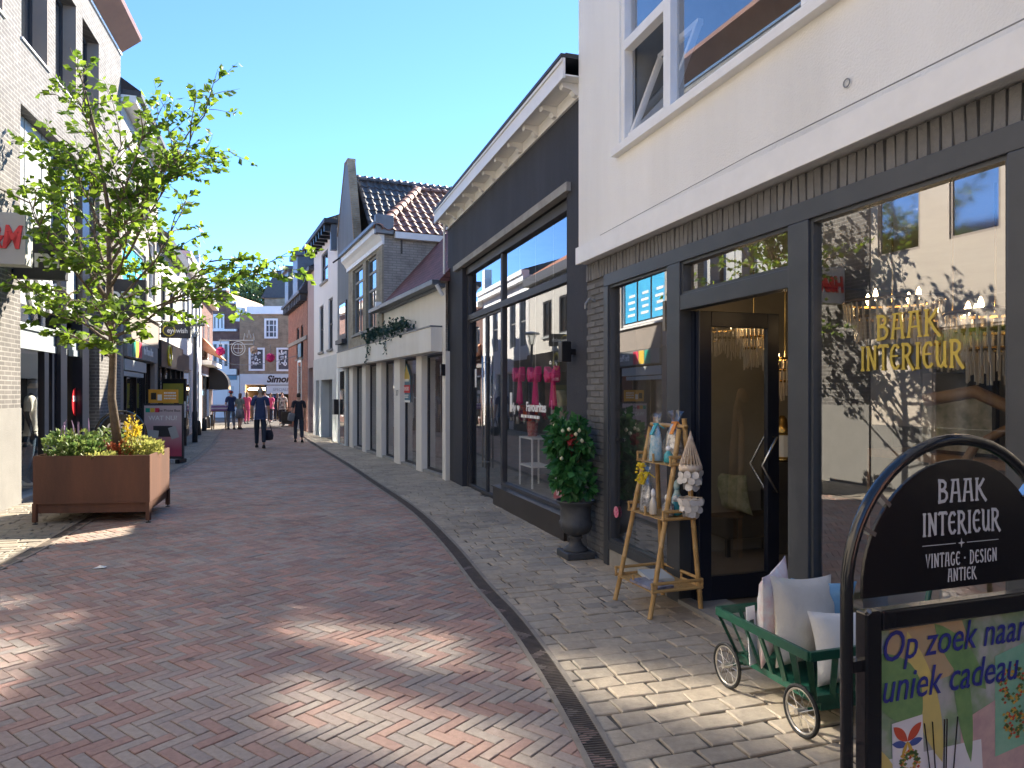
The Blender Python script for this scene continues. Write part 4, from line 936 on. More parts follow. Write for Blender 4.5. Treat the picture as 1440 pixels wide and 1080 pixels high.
mb = F3.mb(); a_, c_ = T3(424), T3(419.5); mb.box(a_, c_, -.16, -.13, 0, 2.9); mb.box(a_-.12, a_, -.12, .03, 0, 3.05); mb.box(c_, c_+.12, -.12, .03, 0, 3.05); mb.box(a_-.12, c_+.12, -.12, .03, 3.05, 3.2); mb.build('door', M['whitepaint'], b)
mb = F3.mb(); mb.box(a_+.05, c_-.05, .0, .03, 3.3, 3.9); mb.build('street_sign', M['sgblue'], b)
mb = F3.mb(); mb.box(E_+.01, H_, .005, .06, 3.95, 4.12); mb.build('string_course', M['concrete'], b)
mb = F3.mb(); mb.box(E_-.05, H_+.1, -.1, .35, zc+.2, zc+.32)
for k in range(12): s_ = E_+.2+k*(H_-E_-.4)/11; mb.box(s_-.08, s_+.08, .004, .28, zc-.1, zc+.2)
mb.build('cornice', M['darkgrey'], b)
mb = F3.mb(); mb.poly(((E_,.3,zc+.32),(H_,.3,zc+.32),(H_,-.7,zc+2.2),(E_,-.7,zc+2.2))); mb.poly(((E_,-.7,zc+2.2),(H_,-.7,zc+2.2),(H_,-7,zc+2.4),(E_,-7,zc+2.4))); mb.poly(((E_,.3,zc+.32),(E_,-.7,zc+2.2),(E_,-7,zc+2.4),(E_,-7,zc))); mb.build('roof', M['slateroof'], b)
s_ = E_ + 1.2; mb = F3.mb(); mb.box(s_, s_+1.6, -1.2, .25, zc+.34, zc+2.0); mb.box(s_-.12, s_+1.72, -1.2, .4, zc+2.0, zc+2.2); mb.build('dormer', M['zinc'], b)
s_ = E_ + 4.6; mb = F3.mb(); mb.box(s_, s_+1.4, -1.2, .25, zc+.34, zc+1.9); mb.box(s_-.12, s_+1.52, -1.2, .4, zc+1.9, zc+2.1); mb.build('dormer', M['zinc'], b)

# ================================================================= buildings closing the street
def endpos(u, y): return (u - 720) / FPX * y
class EF:
    """wall facing the camera at depth y; local x grows to the left of the picture"""
    def __init__(self, u, y): self.y = y; self.x0 = endpos(u, y); self.loc = (self.x0, y, 0)
    def x(self, u): return self.x0 - endpos(u, self.y)
    def z(self, v): return CAMH + (HOR - v) / FPX * self.y
e = EF(375, 46); X, Z = e.x, e.z
b = thing('shop_building', 'brown brick building facing down the street with script shop sign', 'building', e.loc, math.pi)
L0, R0 = X(337), X(425)
hb = (X(391), X(372), Z(476), Z(448)); h1 = (X(372.5), X(350), Z(521.5), Z(489)); h2 = (X(410), X(389), Z(522), Z(489)); sh_ = (X(425)+.3, X(345.5), -.02, Z(541))
mb = MB(); mb.wall(R0, L0, -.02, Z(442), 0, [hb, h1, h2, sh_], .2); mb.poly([(L0,0,Z(460)),(L0,0,Z(442)),(X(348),0,Z(442)),(X(344),0,Z(452))]) if False else None
mb.poly(((R0,0,0),(R0,-8,0),(R0,-8,Z(442)),(R0,0,Z(442)))); mb.poly(((L0,0,0),(L0,-8,0),(L0,-8,Z(442)),(L0,0,Z(442)))); mb.build('wall', M['brbrick'], b)
mb = MB(); mb.box(R0, X(348), -.1, .2, Z(442), Z(431)); mb.build('cornice', M['whitepaint'], b)
mb = MB(); mb.box(R0, X(412), -.3, .05, Z(442)+.003, Z(410)); mb.build('attic_wall', M['brbrick'], b)
for q, fm, nm in ((hb, M['whitepaint'], 'sash'), (h1, M['whitepaint'], 'display'), (h2, M['whitepaint'], 'display')):
    mb = MB(); frame_rect(mb, q[0], q[1], q[2], q[3], .12, -.08, .05)
    if nm == 'sash':
        for k in (1,2): x_ = q[0]+(q[1]-q[0])*k/3; mb.box(x_-.025, x_+.025, -.06, .0, q[2], q[3]); z_ = q[2]+(q[3]-q[2])*k/3; mb.box(q[0], q[1], -.055, .005, z_-.025, z_+.025)
    f_ = mb.build('window', fm, b)
    mb = MB(); mb.poly(((q[0],-.05,q[2]),(q[1],-.05,q[2]),(q[1],-.05,q[3]),(q[0],-.05,q[3]))); mb.build('pane', M['pane_far'], f_)
    if nm == 'display':
        mb = MB()
        for i in range(3):
            for j in range(3):
                x_ = q[0]+.25+(q[1]-q[0]-.5)*(i+.2)/3; z_ = q[2]+.25+(q[3]-q[2]-.5)*(j+.15)/3
                for k in range(3): xx = x_+random.random()*.2; zz = z_+random.random()*.25; mb.box(xx, xx+.06+random.random()*.06, -.045, -.042, zz, zz+.05+random.random()*.15)
        mb.build('drawing', M['whitetxt'], f_)
mb = MB(); mb.box(q[0], q[1], -.3, -.2, 0, 1) if False else None
mb = MB(); mb.box(R0, X(338), .005, .12, Z(541), Z(526)); sgn = mb.build('fascia', M['palegrey'], b)
text('Simone', .62, M['black'], b, (X(396), .125, Z(533.5)), (-1,0,0), (0,0,1), ext=.01, bold=.02, shear=.25)
mb = MB(); mb.box(X(425), X(375), .005, .05, Z(554), Z(542)); mb.build('sub_sign', M['palegrey'], b)
text('SPECIALIST', .25, M['grey'], b, (X(397.5), .055, Z(548)), (-1,0,0), (0,0,1), ext=.005)
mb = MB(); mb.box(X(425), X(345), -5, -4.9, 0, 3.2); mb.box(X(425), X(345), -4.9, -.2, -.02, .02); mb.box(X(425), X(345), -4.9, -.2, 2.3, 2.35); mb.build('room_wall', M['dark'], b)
mb = MB(); mb.box(X(345.5), X(338), .005, .10, 0, Z(541)-.003); mb.build('pilaster', M['palegrey'], b)
for u in (353, 366): mb = MB(); mb.lathe([(.3,0),(.42,-.12),(.36,-.16)], (X(u), -.6, Z(545)), 12); mb.build('ceiling_lamp', M['bulb'], b)
mb = MB(); mb.box(X(375), X(373.5), -.1, .06, 0, Z(541)-.005); mb.build('mullion', M['black'], b)
e = EF(318, 48.5); X, Z = e.x, e.z
b = thing('house', 'dark brick stepped gable house with white trim at the end of the street', 'building', e.loc, math.pi)
steps = [(X(341),0),(X(341),Z(455))]
for k in range(6):
    u0 = 334 - k*4.6; v0 = 453 - k*9.2
    steps += [(X(u0+2.0),Z(v0)),(X(u0+2.0),Z(v0-9.2))] if False else [(X(u0+3),Z(v0+1)),(X(u0+3),Z(v0-8))]
steps += [(X(302),Z(402)),(X(285),Z(402)),(X(285),0)]
mb = MB(); mb.prism(steps, lambda a, c, d: (a, d, c), -.5, 0); mb.build('wall', M['dbrick'], b)
mb = MB()
for k in range(6): u0 = 334 - k*4.6; v0 = 453 - k*9.2; mb.box(X(u0+3.2), X(u0-2.5), -.55, .06, Z(v0-8), Z(v0-11.5))
mb.box(X(309), X(301), -.6, .15, Z(415), Z(403)); mb.box(X(340.5), X(332), -.6, .1, Z(452), Z(432)); mb.prism([(X(306),Z(403)),(X(300),Z(403)),(X(303),Z(390))], lambda a, c, d: (a, d, c), -.4, .1); mb.build('step_cap', M['whitepaint'], b)
mb = MB(); mb.poly(((X(340),-.5,Z(455)),(X(303),-.5,Z(405)),(X(303),-9,Z(405)),(X(352),-9,Z(455)))); mb.build('roof', M['tile_r'], b)
for (ua, ub, va, vb) in ((316,301,442,466), (323,300,480,519)):
    mb = MB(); q = (X(ua), X(ub), Z(vb), Z(va)); mb.box(q[0], q[1], .002, .12, q[2], q[3]); f_ = mb.build('window', M['whitepaint'], b)
    n_ = 3
    for k in range(n_): w_ = (q[1]-q[0])/n_; mb = MB(); mb.box(q[0]+w_*k+.1, q[0]+w_*(k+1)-.06, .121, .125, q[2]+.2, q[3]-.2); mb.build('pane', M['pane_far'], f_)
mb = MB(); mb.box(X(334), X(298), .002, .2, Z(466), Z(463)); mb.box(X(334), X(298), .002, .2, Z(527), Z(519)); mb.build('string_course', M['whitepaint'], b)
mb = MB(); mb.box(X(337.5), X(290), .002, .15, 0, Z(528)); mb.build('shop_front', M['whiter'], b)
mb = MB(); mb.box(X(330), X(321), .151, .16, .1, Z(543)); mb.build('door', M['palegrey'], b)
mb = MB(); mb.box(X(334), X(317), .13, .2, Z(534), Z(528)); mb.build('sign', M['sgblue'], b)
# far house behind and trees
b = thing('house', 'pale house with dark roof just right of the shop with the script sign', 'building', (endpos(420,52), 52, 0), math.pi)
mb = MB(); mb.box(-6, 2.5, -6, 0, 0, 8.6); mb.build('wall', M['bbrick'], b); mb = MB(); mb.prism([(-6.2,8.6),(2.7,8.6),(1.6,10.6),(-6.2,10.6)], lambda a, c, d: (a, d, c), -6, .2); mb.build('roof', M['slateroof'], b)
# ================================================================= left side, grey brick department store
F1 = FL1; S1 = F1.s; F2 = FL2; S2 = F2.s
M['lbrick'] = mk_brick('pale_grey_clinker', (.150,.140,.130), (.115,.108,.102), (.255,.243,.225), .225, .068, .011, .85, .7, .2)
M['plinth'] = mk('pale_stone_plinth', (.235,.228,.21), (.20,.193,.178), 2.5, .8, .3, 60)
M['panel'] = mk('light_panel', (.48,.49,.47), (.42,.43,.41), 1.0, .55)
M['taupe'] = mk('taupe_panel', (.33,.28,.24), (.28,.24,.205), 1.2, .7)
M['beigewall'] = mk('beige_grey_render', (.40,.36,.32), (.34,.31,.28), 1.4, .85, .3, 50)
M['creamwall'] = mk('cream_render', (.60,.53,.44), (.55,.48,.40), 1.2, .85, .3, 70)
M['wbrick'] = mk_brick('white_painted_brick', (.76,.74,.69), (.70,.68,.64), (.58,.56,.52), .22, .066, .009, .7, .5, .06)
M['mirror'] = mk_glass('sunny_coated_glass', .52, 1.0, (.25,.28,.30), .085)
M['shutter'] = mk('shutter_grey', (.42,.47,.48), (.38,.43,.44), 1.5, .45)
M['blue'] = mk('cyan_poster', (.02,.38,.72), (.05,.50,.80), 3, .5)
b = F1.thing('department_store', 'tall pale grey brick store with deep windows and copper eave on left', 'building')
N0 = -2.34; N1 = 5.76; top = 9.4; so_ = S1(140); zo = 6.0
wins = [(S1(30),S1(68),7.0,8.8), (S1(78),S1(108),7.0,8.8), (S1(116),S1(140),7.0,8.8), (-1.9,-.6,7.0,8.8)]
mb = F1.mb(); mb.wall(N0, N1, 1.43, top, 0, wins + [(0.0,so_,1.43,zo)], .3); mb.poly(((N1,0,0),(N1,-7,0),(N1,-7,top),(N1,0,top))); mb.poly(((N0,0,0),(N0,-7,0),(N0,-7,top),(N0,0,top))); mb.poly(((N0,-7,0),(N1,-7,0),(N1,-7,top),(N0,-7,top)))
mb.wall(so_, N1, -.02, 1.43, 0, [], 0); mb.poly(((so_,0,-.02),(so_,-.3,-.02),(so_,-.3,1.43),(so_,0,1.43)))
mb.build('wall', M['lbrick'], b)
mb = F1.mb(); mb.box(N0, 0, -.3, .012, -.02, 1.43); mb.build('plinth', M['plinth'], b)
mb = F1.mb(); mb.poly(((N0,0.0,top),(N1+.02,0.0,top),(N1+.02,.42,top+.33),(N0,.42,top+.33))); mb.poly(((N0,.42,top+.33),(N1+.02,.42,top+.33),(N1+.02,.44,top+.42),(N0,.44,top+.42))); mb.poly(((N0,.44,top+.42),(N1+.02,.44,top+.42),(N1+.02,-7,top+.5),(N0,-7,top+.5))); mb.poly(((N1+.02,0,top),(N1+.02,.42,top+.33),(N1+.02,.44,top+.42),(N1+.02,-7,top+.5),(N1+.02,-7,top))); mb.build('eave', M['copper'], b)
mb = F1.mb(); mb.box(N0, N1, .003, .03, top-.06, top-.003); mb.build('eave_trim', M['whitepaint'], b)
for (a, c, z0, z1) in wins:
    mb = F1.mb(); frame_rect(mb, a, c, z0, z1, .06, -.28, -.22); m_ = a + (c-a)*.42; mb.box(m_-.04, m_+.04, -.28, -.2, z0+.06, z1-.06); f_ = mb.build('window', M['darkgrey'], b)
    mb = F1.mb(); mb.poly(((a,-.25,z0),(c,-.25,z0),(c,-.25,z1),(a,-.25,z1))); mb.build('pane', M['pane'], f_)
    mb = F1.mb(); mb.box(a-.03, c+.03, -.22, .03, z0-.035, z0-.002); mb.build('sill', M['whitepaint'], f_)
    mb = F1.mb(); mb.box(c-.035, c-.003, -.22, -.002, z0, z1); mb.build('reveal', M['taupe'], f_)
# its shop front: panels, posts, shutters and glass
oi = -.18
mb = F1.mb(); mb.box(0.0, so_, oi-.06, oi, 3.06, zo); up = mb.build('panel', M['panel'], b)
for u in (52, 75, 110): mb = F1.mb(); mb.box(S1(u)-.006, S1(u)+.006, oi, oi+.012, 3.75, zo); mb.build('panel_joint', M['grey'], up)
mb = F1.mb()
for ua, ub in ((91,99), (121,130)): mb.box(S1(ua), S1(ub), oi-.05, oi+.12, -.02, zo)
mb.box(0.0, .05, oi-.05, oi+.05, 0, 3.06); mb.box(S1(58,oi), S1(64,oi), oi-.05, oi+.05, 0, 2.35); mb.box(S1(70,oi), S1(91,oi), oi-.3, oi+.04, 0, 2.35); mb.build('post', M['navy'], b)
mb = F1.mb(); mb.box(S1(130,oi), so_, oi-.05, oi+.05, -.02, 3.06); mb.build('metal_panel', M['grey'], b)
for a, c in ((.05, S1(90,oi)), (S1(99.5,oi), S1(120.5,oi))):
    mb = F1.mb(); mb.box(a, c, oi-.04, oi+.06, 2.66, 2.76); mb.box(a, c, oi-.08, oi+.03, 2.47, 2.655); mb.box(a, c, oi-.04, oi+.05, 2.35, 2.465); mb.build('shutter_box', M['shutter'], b, bevel=.004)
    mb = F1.mb(); mb.poly(((a,oi,2.76),(c,oi,2.76),(c,oi,3.06),(a,oi,3.06))); mb.build('pane', M['glass2'], b)
mb = F1.mb(); mb.poly(((.05,oi,.08),(S1(58,oi),oi,.08),(S1(58,oi),oi,2.35),(.05,oi,2.35))); mb.build('pane', M['glass3'], b)
mb = F1.mb(); mb.poly(((S1(99,oi),oi,.08),(S1(121,oi),oi,.08),(S1(121,oi),oi,2.35),(S1(99,oi),oi,2.35))); sp = mb.build('pane', M['glass3'], b)
mb = F1.mb(); mb.box(0, so_, -.35, .0, -.02, .06); mb.build('threshold', M['concrete'], b)
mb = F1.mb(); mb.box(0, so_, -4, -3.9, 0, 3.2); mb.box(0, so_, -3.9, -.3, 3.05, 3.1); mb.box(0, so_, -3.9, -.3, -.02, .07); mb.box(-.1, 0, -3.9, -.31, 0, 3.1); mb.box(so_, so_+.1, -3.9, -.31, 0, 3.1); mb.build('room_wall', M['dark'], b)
ow = oi + .004
for u, v, rx, rz_, ring in ((106,565,.20,.27,0), (112.5,598,.16,.20,1)):
    s_, z_ = S1(u,ow), F1.z(u,v,ow); mb = F1.mb(); el = [(s_+rx*math.cos(t), z_+rz_*math.sin(t)) for t in [k*math.pi/14 for k in range(28)]]
    if ring:
        for i in range(28):
            p, q = el[i], el[(i+1)%28]; mb.poly([(p[0],ow,p[1]),(q[0],ow,q[1]),(s_+(q[0]-s_)*.6,ow,z_+(q[1]-z_)*.6),(s_+(p[0]-s_)*.6,ow,z_+(p[1]-z_)*.6)])
    else: mb.prism(el, lambda a, c, d: (a, d, c), ow, ow+.001)
    mb.build('sale_sticker', M['red'], sp)
F1.txt('SALE', .15, M['whitetxt'], sp, S1(106,ow), ow+.003, F1.z(106,561,ow), ext=.001, bold=.004)
F1.txt('OFM.', .86, M['whitetxt'], b, S1(61,oi), oi+.03, F1.z(61,416,oi), ext=.025, bold=.012, sx=.78)
mb = F1.mb(); mb.lathe([(.05,-.2),(.06,.0),(.05,.02)], (4.35,.07,F1.z(146,488)), 10); mb.build('wall_lamp', M['black'], b)
# projecting signs on the store
def blade_sign(F, s, o0, o1, z0, z1, m, label, body=None, size=.3, tm=None, th=.16, tx=0.0, tz=0.0, mat_edge=None, bold=.01, shear=0, sx=1.0):
    q = F.w(s, 0, 0); t = thing('projecting_sign', label, 'sign', q, F.rot)
    mb = F.mb(); mb.box(0, th, o0, o1, z0, z1); mb.build('box', m, t, bevel=.006)
    mb = F.mb(); mb.box(th*.35, th*.65, 0, o0, z1-.14, z1-.09); mb.box(th*.35, th*.65, 0, o0, z0+.09, z0+.14); mb.build('bracket', M['black'], t)
    if body: text(body, size, tm, t, F.l(-.012, (o0+o1)/2+tx, (z0+z1)/2+tz), (0,1,0) if F.side == 'L' else (0,-1,0), (0,0,1), ext=.012, bold=bold, shear=shear, sx=sx)
    return t
sH = (8.9-10.65)/.963; oE = 1.02
blade_sign(F1, sH, .03, .68, 3.29, 3.95, M['panel'], 'grey box sign with red letters projecting from the store at the left edge', 'H&M', .40, M['red'], .25, -.01, 0, bold=.012, shear=.2, sx=.66)
t = blade_sign(F1, (10.3-10.65)/.963, .03, .70, 3.32, 4.08, M['darkgrey'], 'dark projecting sign with white OFM letters nearer the red lettered sign', 'OFM.', .27, M['whitetxt'], .14, .02, -.12)
t = blade_sign(F1, (14.9-10.65)/.963, .04, .80, 3.28, 4.06, M['darkgrey'], 'dark projecting sign with white OFM letters behind the street tree', 'OFM.', .30, M['whitetxt'], .14, .0, .0)

# ================================================================= cream building, mostly behind the camera edge
b = F1.thing('building', 'sunlit cream rendered building with recessed upper windows, seen reflected in shop glass', 'building')
hs = [(-3.34,-2.5,4.02,5.25), (-4.68,-3.86,4.06,5.28), (-3.28,-2.45,5.58,6.9), (-4.68,-3.86,5.58,6.9), (-6.6,-5.4,4.06,6.9), (-9.2,-7.6,4.06,6.9), (-5.5,-3.55,.2,2.7), (-10.5,-7.4,.2,2.7)]
mb = F1.mb(); mb.wall(-14, N0-.003, 1.1, 8.2, -.02, [(h[0],h[1],max(1.1,h[2]),h[3]) for h in hs], .09); mb.poly(((-14,0,0),(-14,-7,0),(-14,-7,8.2),(-14,0,8.2))); mb.poly(((N0-.003,-.3,0),(N0-.003,-7,0),(N0-.003,-7,8.2),(N0-.003,-.3,8.2))); mb.build('wall', M['creamwall'], b)
mb = F1.mb(); mb.wall(-14, N0-.003, -.02, 1.097, -.015, [(h[0],h[1],.2,1.097) for h in hs[6:]], .3); mb.build('plinth', M['plinth'], b)
mb = F1.mb(); mb.box(-14, N0, -7, .15, 8.2, 8.4); mb.build('roof', M['darkgrey'], b)
for (a, c, z0, z1) in hs:
    mb = F1.mb(); frame_rect(mb, a, c, z0, z1, .045, -.10, -.04); f_ = mb.build('window', M['taupe'], b)
    mb = F1.mb(); mb.poly(((a,-.06,z0),(c,-.06,z0),(c,-.06,z1),(a,-.06,z1))); mb.build('pane', M['mirror'] if (a, z0) in ((-3.34,4.02),(-4.68,4.06),(-3.28,5.58),(-5.5,.2)) else M['pane'], f_)
mb = F1.mb(); mb.box(-13.8, N0-.1, -3, -2.9, 0, 8); mb.build('room_wall', M['dark'], b)

# ================================================================= phone shop
b = F2.thing('shop_building', 'beige grey shop building with taupe fascia beside the pale brick store', 'building')
E2 = 5.26; hz = 8.3
up1 = (.15, 3.3, 3.78, 5.35); hs = [up1, (3.7,4.8,4.3,6.0), (.6,1.7,6.1,7.6), (2.6,3.7,6.1,7.6)]
mb = F2.mb(); mb.wall(.004, E2, 3.85 if False else 3.0, hz, 0, hs, .15); mb.poly(((E2,0,0),(E2,-7,0),(E2,-7,hz),(E2,0,hz))); mb.build('wall', M['beigewall'], b)
mb = F2.mb(); mb.box(.3, E2-.15, .004, .05, 2.98, 3.68); mb.build('fascia_panel', M['taupe'], b)
mb = F2.mb(); mb.box(.25, E2-.1, .0, .12, 3.68, 3.73); mb.build('ledge', M['whitepaint'], b)
mb = F2.mb(); mb.wall(.004, E2, -.02, 2.98, -.01, [(.35,E2-.5,-.02,2.5)], .25); mb.build('shop_front', M['taupe'], b)
mb = F2.mb(); mb.box(.35, E2-.5, .0, .07, 2.52, 2.96); fs = mb.build('signboard', M['grey'], b)
cols = [((.02,.40,.28),'g'), ((.75,.50,.06),'y'), ((.72,.05,.10),'r')]
for k, (c_, n_) in enumerate(cols): mb = F2.mb(); mb.box(.95+k*.42, 1.33+k*.42, .071, .078, 2.54, 2.94); mb.build('colour_square', mk('square_'+n_, c_, None, rough=.5), fs)
F2.txt('the Phone Box', .30, M['whitetxt'], fs, 3.2, .075, 2.76, ext=.004, bold=.006, sx=.8)
mb = F2.mb(); mb.box(.35, 3.2, -.2, .02, 2.2, 2.46); mb.box(.35, 2.9, -.2, .0, 2.06, 2.17); mb.build('shutter_box', M['shutter'], b)
mb = F2.mb(); mb.box(.35, E2-.5, -.24, -.2, 0, 2.5); mb.build('shop_window', M['pane'], b)
for x in (.35, 1.3, 2.6, 3.9, E2-.56): mb = F2.mb(); mb.box(x, x+.07, -.2, -.12, 0, 2.5); mb.build('post', M['black'], b)
for (a, c, z0, z1) in hs:
    mb = F2.mb(); frame_rect(mb, a, c, z0, z1, .07, -.14, -.06); f_ = mb.build('window', M['whitepaint'], b)
    mb = F2.mb(); mb.poly(((a,-.1,z0),(c,-.1,z0),(c,-.1,z1),(a,-.1,z1))); mb.build('pane', M['pane'], f_)
    if (a, c) == up1[:2]:
        for k in range(3):
            p0 = a+.12+k*1.0; mb = F2.mb(); mb.box(p0, p0+.88, -.095, -.085, z0+.12, z1-.12); po = mb.build('poster', M['blue'], f_)
            mb = F2.mb()
            for j in range(4): mb.box(p0+.12, p0+.66-.1*(j%2), -.084, -.08, z0+.3+j*.2, z0+.38+j*.2)
            mb.build('poster_print', M['whitetxt'], po)
mb = F2.mb(); mb.box(-.02, E2+.05, .0, .32, hz, hz+.16); mb.build('eave', M['whitepaint'], b)
mb = F2.mb(); mb.box(-.02, E2+.05, .02, .42, hz+.165, hz+.28); mb.poly(((-.02,.4,hz+.28),(E2+.05,.4,hz+.28),(E2+.05,-3,hz+2.6),(-.02,-3,hz+2.6))); mb.poly(((E2+.05,.4,hz+.28),(E2+.05,-3,hz+2.6),(E2+.05,-7,hz))); mb.build('roof', M['slateroof'], b)
# ================================================================= optician
b = F2.thing('shop_building', 'white painted brick optician with black fascia and orange tiled roof', 'building')
A0, A1 = E2+.004, 10.4; hz = 6.1
hs = [(A0+.6,A0+1.6,3.9,5.3), (A0+2.4,A0+3.4,3.9,5.3)]
mb = F2.mb(); mb.wall(A0, A1, 3.25, hz, 0, hs, .12); mb.poly(((A1,0,0),(A1,-7,0),(A1,-7,hz),(A1,0,hz))); mb.build('wall', M['wbrick'], b)
for (a, c, z0, z1) in hs:
    mb = F2.mb(); frame_rect(mb, a, c, z0, z1, .07, -.10, -.03); mb.box((a+c)/2-.03, (a+c)/2+.03, -.09, -.04, z0+.07, z1-.07); f_ = mb.build('window', M['darkgrey'], b)
    mb = F2.mb(); mb.poly(((a,-.07,z0),(c,-.07,z0),(c,-.07,z1),(a,-.07,z1))); mb.build('pane', M['pane'], f_)
    mb = F2.mb(); mb.box(a-.05, c+.05, -.02, .08, z0-.09, z0-.003); mb.build('sill', M['lightgrey'], f_)
mb = F2.mb(); mb.box(A0, A1, -.1, .10, 2.45, 3.25); fs = mb.build('fascia', M['black'], b)
mb = F2.mb(); mb.torus(((A0+1.6)*F2.sx if False else A0+1.6,.105,2.85), .30, .05, 'y', 24, 6); mb.build('ring_logo', mk('yellow_sign', (.72,.58,.02), None, rough=.4), fs)
F2.txt('eyewish', .3, M['whitetxt'], fs, A0+1.9, .105, 2.85, ext=.004)
mb = F2.mb(); mb.box(A0, A1, -.2, -.1, 0, 2.45); mb.build('shop_window', M['pane'], b)
for k in range(5): x = A0+.05+k*(A1-A0-.16)/4; mb = F2.mb(); mb.box(x, x+.06, -.09, .02, 0, 2.45); mb.build('post', M['black'], b)
for zz in (1.3, 1.9): mb = F2.mb(); mb.box(A0+1.9, A0+2.6, -.095, -.09, zz, zz+.35); mb.build('window_poster', M['lightgrey'], b)
mb = F2.mb(); mb.box(A0, A1, -.05, .30, hz+.01, hz+.35); mb.build('cornice', M['darkgrey'], b)
M['orangetile'] = mk_brick('orange_tile_far', (.42,.16,.07), (.34,.12,.05), (.14,.06,.03), .2, .24, .02, .7, 1.0)
mb = F2.mb(); mb.poly(((A0,.28,hz+.35),(A1,.28,hz+.35),(A1,-3.0,hz+2.3),(A0,-3.0,hz+2.3))); mb.poly(((A0,-3,hz+2.3),(A1,-3,hz+2.3),(A1,-7,hz),(A0,-7,hz))); mb.poly(((A0,.28,hz+.35),(A0,-3,hz+2.3),(A0,-7,hz))); mb.build('roof', M['orangetile'], b)
YEL = mk('sign_yellow_ring', (.62,.52,.05), None, rough=.4)
t = blade_sign(F2, S2(224), .04, .86, 3.33, 3.77, M['darkgrey'], 'dark projecting optician sign with yellow ring and white wording', None, th=.12)
text('eyewish', .21, M['whitetxt'], t, F2.l(-.012,.50,3.55), (0,1,0), (0,0,1), ext=.008, bold=.004, sx=.85)
mb = F2.mb(); mb.torus((-.012,.27,3.55), .165, .018, 'x', 24, 6); mb.build('ring_logo', YEL, t)
# ================================================================= white house row
b = F2.thing('house', 'long white rendered building with tall dark windows and slate roof on left', 'building')
A0, A1 = 10.404, 18.0; hz = 6.7
hs = [(A0+.4+k*1.45, A0+1.3+k*1.45, 3.7, 5.9) for k in range(5)]; gs = [(A0+2.3+k*1.7, A0+3.3+k*1.7, .3, 2.6) for k in range(3)]
mb = F2.mb(); mb.wall(A0, A1, -.02, hz, .02, hs + gs, .15); mb.poly(((A1,0,0),(A1,-7,0),(A1,-7,hz),(A1,0,hz))); mb.poly(((A0,.02,0),(A0,-7,0),(A0,-7,hz),(A0,.02,hz))); mb.build('wall', M['whiter'], b)
for (a, c, z0, z1) in hs + gs:
    mb = F2.mb(); frame_rect(mb, a, c, z0, z1, .06, -.10, -.04); mb.box(a+.06, c-.06, -.09, -.05, (z0+z1)/2-.03, (z0+z1)/2+.03); f_ = mb.build('window', M['grey'] if z0 > 1 else M['palegrey'], b)
    mb = F2.mb(); mb.poly(((a,-.08,z0),(c,-.08,z0),(c,-.08,z1),(a,-.08,z1))); mb.build('pane', M['mirror'] if z0 > 1 else M['pane'], f_)
mb = F2.mb(); mb.box(A0+.01, A0+1.9, .025, .10, -.02, 3.1); mb.build('dark_shop_front', M['black'], b)
mb = F2.mb(); mb.box(A0+.2, A0+1.7, .101, .105, .3, 2.5); mb.build('shop_window', M['pane'], b)
mb = F2.mb(); mb.box(A0, A1, .0, .35, hz, hz+.2); mb.box(A0, A1, .0, .28, hz-.25, hz-.003); mb.build('cornice', M['whitepaint'], b)
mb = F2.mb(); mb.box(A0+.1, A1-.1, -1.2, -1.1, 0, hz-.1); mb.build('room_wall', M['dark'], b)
mb = F2.mb(); mb.poly(((A0,.33,hz+.2),(A1,.33,hz+.2),(A1,-2.5,hz+1.1),(A0,-2.5,hz+1.1))); mb.poly(((A1,.33,hz+.2),(A1,-2.5,hz+1.1),(A1,-7,hz))); mb.build('roof', M['slateroof'], b)
# ================================================================= red brick house with orange awning
b = F2.thing('house', 'red brick house with pale string courses and striped orange awning on left', 'building')
A0, A1 = 18.004, 24.2; hz = 6.2
mb = F2.mb(); mb.wall(A0, A1, -.02, hz, .0, [(A0+.7,A0+1.8,3.4,5.2),(A0+3.2,A0+4.3,3.4,5.2),(A0+.5,A1-.5,.3,2.6)], .15); mb.poly(((A1,0,0),(A1,-7,0),(A1,-7,hz),(A1,0,hz))); mb.build('wall', M['dbrick'], b)
for (a, c, z0, z1) in ((A0+.7,A0+1.8,3.4,5.2),(A0+3.2,A0+4.3,3.4,5.2),(A0+.5,A1-.5,.3,2.6)):
    mb = F2.mb(); frame_rect(mb, a, c, z0, z1, .08, -.10, -.02); f_ = mb.build('window', M['whitepaint'], b)
    mb = F2.mb(); mb.poly(((a,-.08,z0),(c,-.08,z0),(c,-.08,z1),(a,-.08,z1))); mb.build('pane', M['pane'], f_)
mb = F2.mb(); mb.box(A0, A1, .004, .3, hz, hz+.3); mb.box(A0, A1, .004, .45, 3.0, 3.2); mb.build('string_course', M['cream'], b)
M['awn'] = mk('orange_awning', (.55,.20,.08), (.65,.40,.25), 3, .8)
mb = F2.mb(); mb.prism([(.01,4.3),(.01,3.7),(.85,3.3),(.9,3.32)], lambda a, c, d: (d, a, c), A0+.4, A0+3.4); mb.build('awning', M['awn'], b)
mb = F2.mb(); mb.poly(((A0,.28,hz+.3),(A1,.28,hz+.3),(A1,-3,hz+2),(A0,-3,hz+2))); mb.poly(((A0,.28,hz+.3),(A0,-3,hz+2),(A0,-7,hz))); mb.build('roof', M['tile_r'], b)
mb = F2.mb(); mb.box(A0+.1, A0+.5, -.5, -.1, hz+.3, hz+2.0); mb.build('chimney', M['cream'], b)
